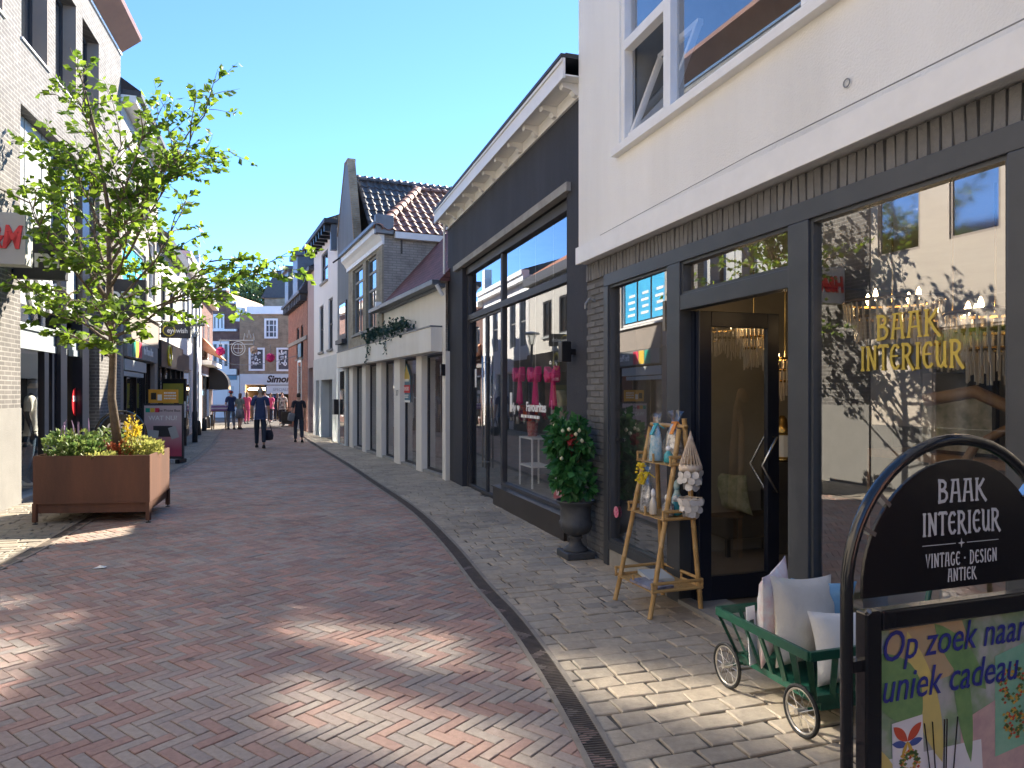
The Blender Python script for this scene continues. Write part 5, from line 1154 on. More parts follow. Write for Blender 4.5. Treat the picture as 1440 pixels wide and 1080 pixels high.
# behind the camera: houses that only show as reflections and shade
for (x, y, w_, d_, h_, rz_, m_, lab) in ((-2, -30, 16, 8, 8, 0, M['bbrick'], 'buff brick house closing the street behind the viewer'), (9.5, -14, 9, 14, 8, -.1, M['rbrick'], 'red brick house behind the viewer on the right'), (-10.5, -16, 9, 16, 8.5, .1, M['gbrick2'], 'grey brick house behind the viewer on the left')):
    t = thing('house', lab, 'building', (x, y, 0), rz_)
    mb = MB(); mb.box(-w_/2, w_/2, -d_/2, d_/2, 0, h_); mb.build('wall', m_, t)
    mb = MB(); mb.prism([(-w_/2-.2,h_),(w_/2+.2,h_),(0,h_+2.5)], lambda a, c, q: (a, q, c), -d_/2, d_/2); mb.build('roof', M['slateroof'], t)
# ================================================================= foreground things on the right pavement
M['bamboo'] = mk('bamboo', (.52,.33,.13), (.40,.23,.08), 7, .4, .1, 40)
def bamboo(mb, a, c, r=.017):
    a = Vector(a); c = Vector(c); L = (c-a).length; n = max(2, int(L/.16)); pts = []; rs = []
    for k in range(n+1):
        t = k/n
        for dt, f in ((-.006/L,1.0),(0,1.16),(.006/L,1.0)):
            q = min(1, max(0, t+dt)); pts.append(a.lerp(c, q) + Vector((math.sin(k*2.1)*.002, math.cos(k*1.7)*.002, 0))); rs.append(r*f)
    mb.tube(pts, rs, 8)
# rack frame: x across the pavement (towards the wall), y along the street
rk = thing('bamboo_rack', 'bamboo ladder rack with three trays standing by the open shop door', 'rack', (1.007, 5.19, 0), math.atan2(.34,.94))
W0, D0 = .44, .53
apx = {0: (.30, .0, 1.44), 1: (.30, .40, 1.44)}
feet = [(0,0,0),(W0,0,0),(0,D0,0),(W0,D0,0)]
tops = [(.27,.03,1.38),(.31,.03,1.46),(.27,D0-.09,1.38),(.31,D0-.09,1.46)]
for f_, t_ in zip(feet, tops): mb = MB(); bamboo(mb, f_, t_, .019); mb.build('leg', M['bamboo'], rk, smooth=True)
mb = MB(); bamboo(mb, (.31,.0,1.40), (.31,D0-.04,1.40), .016); mb.build('top_bar', M['bamboo'], rk, smooth=True)
def tray(z, grow):
    k = z/1.42
    x0, x1 = .27*k - grow, W0 + (.31-W0)*k + .015; y0, y1 = .03*k - .02, D0 - .09*k + .02
    mb = MB()
    for dz in (0, .055):
        for a, c in (((x0,y0),(x1,y0)),((x1,y0),(x1,y1)),((x1,y1),(x0,y1)),((x0,y1),(x0,y0))): bamboo(mb, (a[0],a[1],z+dz), (c[0],c[1],z+dz), .0125)
    for x in (x0, x1):
        for y in (y0, (y0+y1)/2, y1): bamboo(mb, (x,y,z-.01), (x,y,z+.065), .009)
    n = 9
    for i in range(n): x = x0 + (x1-x0)*(i+.5)/n; mb.bar((x,y0,z-.006),(x,y1,z-.006), (x1-x0)/n*.86, .006)
    mb.build('tray', M['bamboo'], rk, smooth=False)
    return (x0+x1)/2, (y0+y1)/2, z, x0, x1, y0, y1
T1 = tray(.20, .03); T2 = tray(.72, .03); T3_ = tray(1.12, .04)
RM = Matrix.Translation((1.007,5.19,0)) @ Matrix.Rotation(math.atan2(.34,.94), 4, 'Z')
def on_rack(x, y, z): return RM @ Vector((x, y, z))
M['mag'] = mk('magazine_cover', (.34,.33,.40), (.10,.10,.14), 14, .35)
for k, (dx, dy, a, lab) in enumerate(((.10,.16,.1,'grey magazine lying on the lower bamboo tray'), (.24,.33,-.2,'pale booklet beside the magazine on the lower bamboo tray'))):
    q = on_rack(T1[3]+dx, dy, .204); mb = MB(); mb.box(-.10,.10,-.14,.14,0,.018+.012*k); mb.build('magazine', M['mag'] if k == 0 else M['lightgrey'], None, loc=q, rot=(0.02,0,rk.rotation_euler.z + a), label=lab, cat='magazine')
M['cello'] = mk_glass('cellophane', .10, 1.2, (.93,.94,.95), .12)
M['spots'] = mk('spotted_paper', (.75,.74,.72), (.03,.03,.035), 38, .5)
M['cyanfab'] = mk('blue_print', (.12,.42,.58), (.60,.70,.72), 22, .6)
M['orange'] = mk('orange_ribbon', (.75,.27,.04), None, rough=.5); M['yellow'] = mk('yellow_blossom', (.75,.55,.02), None, rough=.6)
M['teal'] = mk('teal_glass', (.03,.30,.33), (.10,.45,.50), 10, .2)
def gift(x, y, z, h, r, core, tag_m, label):
    t = thing('gift_bag', label, 'gift', on_rack(x, y, z), rk.rotation_euler.z, 'cellophane gifts on the bamboo rack')
    mb = MB(); mb.lathe([(r*.95,0),(r,.02),(r*.75,h*.5),(r*.45,h*.78),(r*.2,h*.82)], n=12); mb.build('filling', core, t, smooth=True)
    mb = MB(); prof = [(r*1.15,0),(r*1.2,h*.3),(r*.9,h*.6),(r*.25,h*.84),(r*.55,h*.95),(r*.9,h*1.08)]; n = 14; rings = []
    for rr, zz in prof: rings.append([mb.pt((rr*(1+.18*random.uniform(-1,1))*math.cos(6.283*j/n), rr*(1+.18*random.uniform(-1,1))*math.sin(6.283*j/n), zz+random.uniform(-.01,.01))) for j in range(n)])
    for a, c in zip(rings, rings[1:]):
        for j in range(n): mb.face(a[j], a[(j+1)%n], c[(j+1)%n], c[j])
    mb.build('wrap', M['cello'], t, fix=False)
    mb = MB(); mb.torus((0,0,h*.84), r*.3, .008, 'z', 12, 5); mb.bar((-.01,-r*.3,h*.83),(-.06,-r*.5,h*.6),.03,.008); mb.bar((.01,-r*.3,h*.83),(.05,-r*.6,h*.74),.03,.008); mb.build('ribbon', tag_m, t)
gift(T3_[3]+.06, .30, 1.125, .34, .055, M['cyanfab'], M['teal'], 'cellophane bag with blue candle and teal ribbon on the top tray')
gift(T3_[3]+.13, .14, 1.125, .36, .075, M['spots'], M['orange'], 'cellophane bag with black spotted paper and orange ribbon on the top tray')
gift(T2[3]+.07, .34, .725, .36, .055, M['spots'], M['yellow'], 'tall cellophane bag with yellow blossom tied on, on the middle tray')
def bottle(x, y, z, h, r, m, label, head=True):
    t = thing('figurine', label, 'figurine', on_rack(x, y, z)); mb = MB(); mb.lathe([(r*.8,0),(r,.01),(r*.95,h*.45),(r*.5,h*.62),(r*.45,h*.68)], n=12); mb.build('body', m, t, smooth=True)
    mb = MB(); mb.lathe([(.002,h*.66),(r*.5,h*.7),(r*.62,h*.8),(r*.5,h*.92),(.002,h)], n=12, cap=False); mb.build('head', M['whitepaint'] if head else m, t, smooth=True)
bottle(T3_[3]+.06, .12, 1.125, .13, .038, M['teal'], 'small teal and white figurine on the top bamboo tray')
bottle(T3_[3]+.20, .09, 1.125, .12, .036, M['spots'], 'small spotted white figurine on the top bamboo tray')
bottle(T2[3]+.11, .10, .725, .17, .045, M['spots'], 'striped white figurine at the front of the middle tray')
bottle(T2[3]+.19, .12, .725, .15, .042, M['teal'], 'green glass jar with white stopper on the middle tray')
bottle(T2[3]+.25, .20, .725, .26, .042, M['cyanfab'], 'tall blue bottle at the wall side of the middle tray', False)
bottle(T2[3]+.04, .20, .725, .20, .03, M['crystal'], 'slim pale glass ornament on the middle tray')
mb = MB()
for k in range(40): a = random.random(); c = Vector((random.gauss(0,.018), random.gauss(0,.018), -a*.15)); mb.tube([c, c+Vector((0,0,.014))], .011, 5)
mb.build('blossom_sprig', M['yellow'], None, loc=on_rack(T2[3]-.01, .30, 1.10), label='yellow blossom sprig hanging at the street side of the middle tray', cat='flower')
# shell wind chime hanging from the near top of the rack
M['shell'] = mk('capiz_shell', (.62,.60,.57), (.50,.48,.46), 20, .3); M['macrame'] = mk('macrame_cord', (.60,.52,.42), (.48,.36,.26), 30, .9)
q = P(971, 606, 5.16); t = thing('wind_chime', 'macrame and pale shell wind chime hanging from the bamboo rack', 'wind chime', q)
mb = MB()
for j in range(18): a = 6.283*j/18; mb.tube([(0,0,0),(.012*math.cos(a),.012*math.sin(a),-.05),(.082*math.cos(a),.082*math.sin(a),-.26)], .0035, 4)
mb.build('cords', M['macrame'], t)
mb = MB(); mb.lathe([(.080,-.29),(.086,-.27),(.082,-.25)], n=20); mb.build('ring', M['macrame'], t, smooth=True)
mb = MB(); mb.lathe([(.018,-.075),(.022,-.06),(.016,-.04)], n=10); mb.build('knot', M['macrame'], t, smooth=True)
disc = MB(); disc.lathe([(.028,-.001),(.028,.001)], n=12); dme = disc.mesh('shell'); dme.materials.append(M['shell'])
for ring, rr, zt_, n_ in ((0,.082,-.30,9),(1,.075,-.345,9),(2,.05,-.39,6),(3,.085,-.50,10),(4,.07,-.545,9),(5,.05,-.59,6)):
    for j in range(n_):
        a = 6.283*(j+.5*ring)/n_; o = put('shell', dme, t, loc=(rr*math.cos(a), rr*math.sin(a), zt_-.02*random.random()), rot=(random.gauss(0,.15)+math.pi/2, random.gauss(0,.1), a+math.pi/2+random.gauss(0,.4)))
mb = MB(); mb.tube([(0,0,-.26),(0,0,-.6)], .002, 4); mb.torus((0,0,-.49), .083, .005, 'z', 18, 5); mb.build('thread', M['macrame'], t)

# ---------------------------------------------------------------- urn with clipped bush
M['urn'] = mk('anthracite_urn', (.045,.048,.052), (.065,.068,.072), 9, .6, .15, 80)
uq = G(811, 787); uq.x += .0; ur = thing('urn_planter', 'anthracite pedestal urn planter against the pier between the two shops', 'planter', (uq.x, uq.y+.12, 0), FR1.rot)
mb = MB(); mb.box(-.15,.15,-.15,.15,0,.07); mb.build('base', M['urn'], ur, bevel=.012)
mb = MB(); mb.lathe([(.13,.07),(.12,.09),(.07,.13),(.05,.18),(.075,.20),(.05,.22)], n=24); mb.build('foot', M['urn'], ur, smooth=True)
mb = MB(); n = 32
prof = [(.06,.22),(.13,.25),(.165,.31),(.17,.36),(.155,.37),(.152,.50),(.165,.53),(.20,.56),(.205,.575),(.19,.58),(.17,.56),(.16,.52)]
rings = []
for i, (r, z) in enumerate(prof):
    ring = []
    for j in range(n*2): a = math.pi*j/n; f = 1 - (.035 if (j % 4 in (0,)) and i in (1,2,3) else 0); ring.append(mb.pt((r*f*math.cos(a), r*f*math.sin(a), z)))
    rings.append(ring)
for a, c in zip(rings, rings[1:]):
    for j in range(n*2): mb.face(a[j], a[(j+1)%(2*n)], c[(j+1)%(2*n)], c[j])
mb.face(*rings[-1]); mb.build('bowl', M['urn'], ur, smooth=True)
M['bushleaf'] = mk_leaf('bush_leaf', (.016,.085,.022), (.06,.21,.06), .25)
bx, by = uq.x, uq.y+.12
t = thing('potted_bush', 'glossy green bush with cream buds growing in the pedestal urn', 'plant', (bx, by, .52))
mb = MB(); mb.tube([(.02,0,0),(-.01,.0,.2),(-.05,.02,.42),(-.04,.0,.7)], [.018,.016,.013,.006], 8)
for k in range(10): a = random.random()*6.28; z = .3+.05*k; mb.tube([(-.04,0,z-.08),(-.04+.12*math.cos(a),.12*math.sin(a),z+.04)], [.007,.003], 5)
mb.build('trunk', M['wood'], t, smooth=True)
mb = MB()
clumps = []
for k in range(26):
    z = random.uniform(-1,1); a = random.random()*6.28; w_ = .17*(1-.25*z)*random.uniform(.5,1.15)
    clumps.append((-.06 + w_*math.cos(a) - z*.03, w_*math.sin(a), .54 + z*.36, random.uniform(.06,.10)))
for k in range(1250):
    cx, cy_, cz, cr = random.choice(clumps); d = Vector((random.gauss(0,1),random.gauss(0,1),random.gauss(0,1))).normalized()
    leaf(mb, Vector((cx,cy_,cz)) + d*cr*random.random()**.5, d + Vector((0,0,random.gauss(-.5,.4))), random.uniform(.06,.125))
mb.build('crown', M['bushleaf'], t, fix=False, kind='stuff')
M['bud'] = mk('cream_bud', (.75,.70,.45), None, rough=.5); M['fruit'] = mk('red_bloom', (.32,.03,.03), (.22,.02,.02), 20, .6)
for k in range(10):
    a = -random.random()*3.14; z = random.uniform(.3,.9); r = .20*(1-.28*(z-.56)/.37)
    mb = MB(); mb.lathe([(.003,-.022),(.018,-.01),(.019,.005),(.003,.022)], n=8, cap=False); mb.build('bud', M['bud'], t, smooth=True, loc=(-.05+r*math.cos(a), r*math.sin(a), z))
mb = MB()
for k in range(30): c = Vector((random.gauss(0,.018),random.gauss(0,.02),random.gauss(0,.03))); d = Vector((random.gauss(0,1),-1,random.gauss(0,1))).normalized()*.03; s_ = d.orthogonal().normalized()*.02; mb.poly((c-s_, c+s_, c+d+s_, c+d-s_))
mb.build('red_bloom', M['fruit'], t, loc=(-.06,-.17,.66), kind='stuff')

# ---------------------------------------------------------------- green hand cart with cushions
M['green'] = mk('bottle_green_paint', (.010,.075,.045), (.016,.095,.06), 12, .35)
M['rim'] = mk('chrome_rim', (.62,.58,.52), None, rough=.3, metal=.8)
cq = Vector((1.36, 3.70, 0)); ct = thing('hand_cart', 'small dark green wooden hand cart with spoked wheels in front of the shop window', 'cart', cq, FR1.rot - math.pi/2)
# local x: towards the wall, y: along the street
cw, cl = .42, .60; zf, zr = .17, .42; fl = .09
def wheel(x, y, r):
    root = MB(); root.torus((0,0,0), r-.010, .010, 'x', 28, 8); tw = root.build('wheel', M['blackr'], ct, smooth=True, loc=(x,y,r))
    m_ = MB(); m_.torus((0,0,0), r-.022, .006, 'x', 28, 6); m_.build('rim', M['rim'], tw, smooth=True)
    m_ = MB(); m_.lathe([(.014,-.03),(.014,.03)], n=10); m_.build('hub', M['rim'], tw, rot=(0,math.pi/2,0))
    m_ = MB()
    for k in range(14): a = 6.283*k/14; s_ = .018 if k % 2 else -.018; m_.tube([(s_,.012*math.cos(a+.5),.012*math.sin(a+.5)),(0,(r-.024)*math.cos(a),(r-.024)*math.sin(a))], .0016, 4)
    m_.build('spokes', M['rim'], tw)
for x in (-.06, cw+.02): wheel(x, -cl/2+.02, .125); wheel(x, cl/2+.02, .125)
mb = MB(); mb.box(0, cw, -cl/2, cl/2, zf, zf+.02); mb.build('floor_board', M['green'], ct, bevel=.003)
for y in (-cl/2+.02, cl/2+.02): mb = MB(); mb.tube([(-.06,y,.125),(cw+.02,y,.125)], .009, 8); mb.box(.04,cw-.04,y-.02,y+.02,.118,zf); mb.build('axle', M['green'], ct)
top = [(-fl,-cl/2-fl*.8,zr),(cw+fl,-cl/2-fl*.8,zr),(cw+fl,cl/2+fl*.8,zr),(-fl,cl/2+fl*.8,zr)]; bot = [(0,-cl/2,zf+.01),(cw,-cl/2,zf+.01),(cw,cl/2,zf+.01),(0,cl/2,zf+.01)]
for i in range(4):
    a, c = Vector(top[i]), Vector(top[(i+1)%4]); mb = MB(); mb.bar(a, c, .022, .045); mb.build('rail', M['green'], ct, bevel=.003)
    a0_, c0_ = Vector(bot[i]), Vector(bot[(i+1)%4]); mb = MB(); mb.bar(a0_, c0_, .02, .035); mb.build('lower_rail', M['green'], ct)
    n_ = 7 if i % 2 else 5
    for k in range(n_): t_ = k/(n_-1); mb = MB(); mb.bar(a0_.lerp(c0_, t_), a.lerp(c, t_), .028, .012); mb.build('slat', M['green'], ct)
mb = MB(); mb.tube([(cw/2,-cl/2-.05,.15),(cw/2,-cl/2-.22,.22),(cw/2+.16,-cl/2-.28,.62),(cw/2+.22,-cl/2-.30,.95)], .012, 8); mb.tube([(cw/2+.13,-cl/2-.30,.96),(cw/2+.31,-cl/2-.30,.95)], .013, 8); mb.build('draw_bar', M['green'], ct, smooth=True)
CM = Matrix.Translation(cq) @ Matrix.Rotation(FR1.rot - math.pi/2, 4, 'Z'); crz = FR1.rot - math.pi/2
M['canvas'] = mk('cream_canvas', (.66,.62,.55), (.58,.54,.47), 5, .9, .25, 90); M['floral'] = mk('white_floral', (.76,.76,.76), (.70,.50,.50), 14, .9, .2, 60); M['canvas2'] = mk('white_canvas', (.72,.70,.66), (.64,.62,.58), 5, .9, .25, 90); M['bluefab'] = mk('blue_cloth', (.14,.30,.45), (.22,.40,.55), 8, .9)
cushion('cushion', 'large cream cushion standing upright in the green cart', M['canvas'], CM @ Vector((.20,-.02,.22)), .46, .46, .17, (-.18,.10,crz+.15))
cushion('cushion', 'cream cushion slumped at the near end of the green cart', M['canvas2'], CM @ Vector((.30,-.24,.19)), .44, .36, .16, (-.28,.05,crz-.05))
cushion('cushion', 'white cushion with red flower print at the far end of the cart', M['floral'], CM @ Vector((.13,.17,.22)), .38, .50, .12, (.05,-.12,crz+.6))
cushion('cushion', 'blue cloth cushion tucked behind the large cream one', M['bluefab'], CM @ Vector((.36,.10,.22)), .36, .42, .12, (.1,.05,crz-.3))
mb = MB(); mb.box(-.05,.05,-.002,.002,0,.30); cd = mb.build('price_card', M['whitetxt'], None, loc=CM @ Vector((-.03,.12,.20)), rot=(-.12,.1,crz+.5), label='narrow white printed card leaning at the street side of the cart', cat='card')
mb = MB(); mb.box(-.025,.025,-.004,-.003,.17,.23); mb.build('card_print', M['green'], cd)

# ---------------------------------------------------------------- big pavement sign
M['signblack'] = mk('gloss_black_panel', (.008,.008,.010), None, rough=.22); M['tube'] = mk('black_tube', (.010,.011,.013), None, rough=.2, coat=.5)
M['silver'] = mk('silver_letter', (.52,.55,.54), None, rough=.5)
sg = thing('pavement_sign', 'black arched pavement sign with shop name panel and poster frame, nearest to viewer', 'sign', (1.25, 2.0, 0), math.atan2(.331,.944))
hwid = .392; zs = 1.13; rt_ = .0165
# local x to the right along the board, y away from the viewer
arch = [(-hwid,0,.03)] + [(-hwid,0,.03+(zs-.03)*k/4) for k in range(1,5)] + [(-hwid*math.cos(a), 0, zs + .39*math.sin(a)) for a in [math.pi*k/28 for k in range(1,28)]] + [(hwid,0,zs-(zs-.03)*k/4) for k in range(5)]
mb = MB(); mb.tube(arch, rt_, 12); mb.build('arch_tube', M['tube'], sg, smooth=True)
for x in (-hwid, hwid): mb = MB(); mb.box(x-.03,x+.03,-.28,.28,0,.03); mb.build('foot', M['tube'], sg, bevel=.006)
hp = hwid - .05; zb_ = 1.105
pol = [(-hp,zb_)] + [(-hp*math.cos(a), zs + (.39-.055)*math.sin(a)) for a in [math.pi*k/30 for k in range(0,31)]] + [(hp,zb_)]
mb = MB(); mb.prism(pol, lambda a, c, d: (a, d, c), -.006, .006); pn = mb.build('name_panel', M['signblack'], sg, bevel=.002)
def stext(body, size, x, z, m, **k): return text(body, size, m, pn, (x, -.0075, z), (1,0,0), (0,0,1), ext=.0008, **k)
GL = {
 'B': (.68, [[(.14,0),(.14,1)], [(.04,1),(.38,.97),(.5,.86),(.49,.70),(.38,.58),(.14,.54)], [(.14,.54),(.44,.52),(.58,.38),(.58,.20),(.46,.05),(.04,0)]]),
 'A': (.72, [[(.10,0),(.24,1)], [(.62,0),(.50,1)], [(.08,1.0),(.60,1.0)], [(.14,.40),(.58,.40)], [(.0,0),(.2,0)], [(.52,0),(.74,0)]]),
 'K': (.74, [[(.14,0),(.14,1)], [(.60,1),(.40,.72),(.16,.52)], [(.26,.60),(.50,.22),(.76,-.08)], [(.02,0),(.26,0)], [(.02,1),(.26,1)]]),
 'I': (.32, [[(.16,0),(.16,1)], [(.03,0),(.29,0)], [(.03,1),(.29,1)]]),
 'N': (.74, [[(.14,0),(.14,1)], [(.14,1),(.60,0)], [(.60,0),(.60,1)], [(.02,0),(.26,0)], [(.0,1),(.2,1)], [(.50,1),(.72,1)]]),
 'T': (.64, [[(.0,.90),(.06,1.0),(.60,1.0),(.64,.90)], [(.32,0),(.32,1)], [(.20,0),(.44,0)]]),
 'E': (.64, [[(.58,.84),(.46,.98),(.28,.97),(.13,.78),(.10,.48),(.15,.2),(.30,.03),(.46,.03),(.60,.18)], [(.10,.54),(.54,.54)]]),
 'R': (.74, [[(.14,0),(.14,1)], [(.02,1),(.40,.98),(.54,.86),(.54,.68),(.40,.53),(.14,.50)], [(.32,.52),(.52,.18),(.76,-.08)], [(.02,0),(.26,0)]]),
 'U': (.70, [[(.0,1),(.14,1),(.14,.32),(.22,.08),(.36,.03),(.48,.12),(.56,.30)], [(.56,1),(.56,.1),(.68,.0)]]),
 'V': (.64, [[(.06,1),(.32,0),(.58,1)], [(-.02,1),(.16,1)], [(.48,1),(.66,1)]]),
 'G': (.68, [[(.58,.84),(.46,.98),(.28,.97),(.13,.78),(.10,.48),(.15,.2),(.30,.03),(.46,.03),(.58,.14),(.58,.44)], [(.42,.44),(.66,.44)]]),
 'D': (.70, [[(.14,0),(.14,1)], [(.02,1),(.36,.98),(.54,.82),(.60,.5),(.54,.18),(.36,.02),(.02,0)]]),
 'S': (.58, [[(.50,.84),(.40,.98),(.24,.98),(.12,.84),(.16,.66),(.42,.44),(.50,.24),(.40,.04),(.22,.02),(.06,.16)]]),
 '.': (.34, [[(.10,.48),(.24,.48)], [(.17,.42),(.17,.56)]]), ' ': (.34, []),
}
def stroke_text(body, cap, m, parent, o, x, y, name='lettering', wd=.13, kx=1.0, gap=.08):
    """flat hand-cut letters: every stroke is a thin ribbon"""
    tot = sum(GL[c][0]*kx + gap for c in body) - gap; px_ = -tot/2; mb = MB(); k = 0
    Mx = basis(o, x, y)
    for ch in body:
        wd_, strokes = GL[ch]
        for st_ in strokes:
            pts = [Vector((px_ + p[0]*kx, p[1]-.5, 0))*cap for p in st_]; hw_ = wd*cap/2
            horiz = len(st_) == 2 and abs(st_[0][1]-st_[1][1]) < .05
            if horiz: hw_ *= .62
            L_, R_ = [], []
            for i, p in enumerate(pts):
                d = (pts[min(i+1,len(pts)-1)] - pts[max(i-1,0)]).normalized(); nn = Vector((-d.y, d.x, 0)); L_.append(p+nn*hw_); R_.append(p-nn*hw_)
            z0 = .00012*(k % 5)*1.0; k += 1
            for i in range(len(pts)-1): mb.poly([Mx @ (q + Vector((0,0,z0))) for q in (R_[i], R_[i+1], L_[i+1], L_[i])])
        px_ += wd_*kx + gap
    return mb.build(name, m, parent, fix=False)
yk = -.0075
stroke_text('BAAK', .125, M['gold'], pane_main, FR1.l(S(1276), .008, FR1.z(1276,457)), (-1,0,0), (0,0,1), wd=.13)
stroke_text('INTERIEUR', .125, M['gold'], pane_main, FR1.l(S(1278), .008, FR1.z(1278,501)), (-1,0,0), (0,0,1), wd=.13, kx=.80, gap=.07)
def bt(body, cap, z, x=0.0, **k): stroke_text(body, cap, M['silver'], pn, (x, yk, z), (1,0,0), (0,0,1), **k)
bt('BAAK', .060, 1.378, .012, wd=.155); bt('INTERIEUR', .060, 1.288, .012, kx=.80, gap=.07, wd=.15); bt('VINTAGE . DESIGN', .036, 1.188, .012, kx=.70, gap=.08, wd=.14); bt('ANTIEK', .034, 1.143, .012, kx=.74, wd=.14)
mb = MB(); mb.box(-.135,-.012,yk,yk+.001,1.2295,1.2312); mb.box(.032,.155,yk,yk+.001,1.2295,1.2312)
mb.poly([(.01+(.014 if k % 2 == 0 else .004)*math.sin(6.283*k/8), yk, 1.2303+(.014 if k % 2 == 0 else .004)*math.cos(6.283*k/8)) for k in range(8)]); mb.build('rule', M['silver'], pn)
for a in (.45, .72, math.pi-.45, math.pi-.72):
    p0 = Vector((-hp*math.cos(a)*.985, 0, zs+(.39-.06)*math.sin(a))); p1 = Vector((-hwid*math.cos(a), 0, zs+.39*math.sin(a)))
    mb = MB(); mb.bar(p0, p1, .022, .012); mb.build('clip', M['chrome'], sg)
# poster frame
fx, fz0, fz1 = .345, .14, 1.072
mb = MB(); frame_rect(mb, -fx, fx, fz0, fz1, .055, -.02, .02); fr_ = mb.build('poster_frame', M['tube'], sg, bevel=.006)
for x in (-fx, fx):
    s_ = 1 if x > 0 else -1
    for z in (.35, .93): mb = MB(); mb.box(min(x, x+s_*.045), max(x, x+s_*.045), -.01, .01, z-.015, z+.015); mb.build('bracket', M['tube'], sg)
mb = MB(); mb.tube([(-fx,-.02,fz1+.0),(-fx-.0,-.028,fz1+.008)], .007, 8); mb.build('screw', M['chrome'], fr_)
m, t_, p_ = new_mat('poster_ground'); M['poster'] = m
N = t_.nodes; tc = N.new('ShaderNodeTexCoord'); no = N.new('ShaderNodeTexNoise'); no.inputs['Scale'].default_value = 7; no.inputs['Detail'].default_value = 8; t_.links.new(tc.outputs['Object'], no.inputs[0])
rp = N.new('ShaderNodeValToRGB'); el = rp.color_ramp.elements; el[0].position = .30; el[0].color = (.12,.22,.11,1); el[1].position = .72; el[1].color = (.50,.55,.52,1); q_ = el.new(.45); q_.color = (.24,.34,.20,1); q_ = el.new(.58); q_.color = (.40,.42,.40,1)
t_.links.new(no.outputs['Fac'], rp.inputs[0]); t_.links.new(rp.outputs[0], p_.inputs['Base Color']); p_.inputs['Roughness'].default_value = .25
yp = .004
mb = MB(); mb.box(-.29,.29,yp,yp+.006,fz0+.05,fz1-.05); po = mb.build('poster', M['poster'], fr_)
def flat(pts, m, lift, name): mb = MB(); mb.poly([(x, yp-lift, z) for x, z in pts]); mb.build(name, m, po, fix=False)
def lens(x0, z0, x1, z1, w_, n=10):
    a = Vector((x0,z0)); c = Vector((x1,z1)); d = c-a; nn = Vector((-d.y,d.x)).normalized(); out = []
    for k in range(n+1): t = k/n; out.append(a + d*t + nn*w_*math.sin(math.pi*t)**.8)
    for k in range(1, n): t = 1-k/n; out.append(a + d*t - nn*w_*math.sin(math.pi*t)**.8)
    return [(p.x, p.y) for p in out]
PG = [mk('poster_green', (.13,.26,.10), (.20,.34,.13), 16, .3), mk('poster_yellow', (.62,.52,.16), (.50,.44,.16), 10, .3), mk('poster_ochre', (.46,.34,.18), (.40,.33,.20), 8, .3), mk('poster_white', (.68,.70,.70), (.60,.62,.64), 8, .3), mk('poster_pink', (.55,.40,.36), (.42,.30,.30), 18, .3), mk('poster_mint', (.18,.42,.28), (.26,.48,.34), 14, .3)]
flat([(-.24,1.018),(.02,1.018),(.06,.93),(.0,.86),(-.16,.84),(-.26,.9)], PG[2], .0010, 'poster_shape')
flat(lens(-.289,.95,-.13,.74,.075), PG[0], .0016, 'poster_leaf'); flat(lens(-.18,1.0,-.05,.62,.045), PG[1], .0014, 'poster_leaf'); flat(lens(-.08,1.01,.12,.80,.04), PG[0], .0013, 'poster_leaf'); flat(lens(-.289,.70,-.22,.46,.05), PG[1], .0012, 'poster_leaf'); flat(lens(.0,.98,.06,.6,.03), PG[0], .0012, 'poster_leaf')
flat([(.02,.72),(.27,.80),(.289,.78),(.289,.45),(.02,.45)], PG[4], .0008, 'poster_shape'); flat([(-.289,.66),(.1,.66),(.12,.40),(-.289,.40)], PG[3], .0009, 'poster_shape')
flat([(.155,.89),(.289,.92),(.289,.62),(.155,.60)], PG[5], .0015, 'poster_shape')
flat([(-.235,.755),(-.125,.765),(-.105,.30),(-.225,.30)], PG[3], .0024, 'poster_card')
fl_ = [mk('print_red', (.50,.08,.04), None, rough=.4), mk('print_gold', (.55,.36,.06), None, rough=.4), mk('print_green', (.10,.18,.06), None, rough=.4), mk('print_blue', (.06,.10,.30), None, rough=.4)]
def wreath(cx, cz, r, w_, n=34, lift=.003):
    for m_i in range(3):
        mb = MB()
        for k in range(n):
            a = random.random()*6.283; rr = r + random.gauss(0, w_); x, z = cx+rr*math.cos(a), cz+rr*math.sin(a); d = .007
            mb.poly([(x-d,yp-lift-m_i*.0002,z),(x,yp-lift-m_i*.0002,z-d*.7),(x+d,yp-lift-m_i*.0002,z),(x,yp-lift-m_i*.0002,z+d*.7)])
        mb.build('poster_wreath', fl_[m_i], po, fix=False)
wreath(-.172,.640,.026,.006); wreath(-.166,.545,.030,.007); wreath(.225,.80,.04,.010); wreath(.232,.69,.03,.009)
for sx_ in (-1,1):
    flat(lens(-.18,.70,-.18+sx_*.05,.745,.014), fl_[0], .0031, 'poster_petal'); flat(lens(-.18,.69,-.18+sx_*.055,.70,.010), fl_[3], .0032, 'poster_petal'); flat(lens(-.18,.70,-.18+sx_*.02,.66,.006), fl_[1], .0033, 'poster_petal')
for x0, x1 in ((-.12,-.07),(-.09,-.065),(-.045,-.05),(-.035,-.045),(.005,-.03)):
    mb = MB(); mb.bar((x0,yp-.004,.74),(x1,yp-.004,.42), .0035, .001); mb.build('poster_stick', M['black'], po)
IND = mk('indigo_letter', (.025,.035,.22), None, rough=.4)
text('Op zoek naar', .118, IND, po, (-.278, yp-.005, .962), (1,0,0), (0,0,1), ext=.0005, align='LEFT', shear=.24, sx=.84, bold=.0002)
text('uniek cadeau', .118, IND, po, (-.278, yp-.005, .852), (1,0,0), (0,0,1), ext=.0005, align='LEFT', shear=.24, sx=.84, bold=.0002)
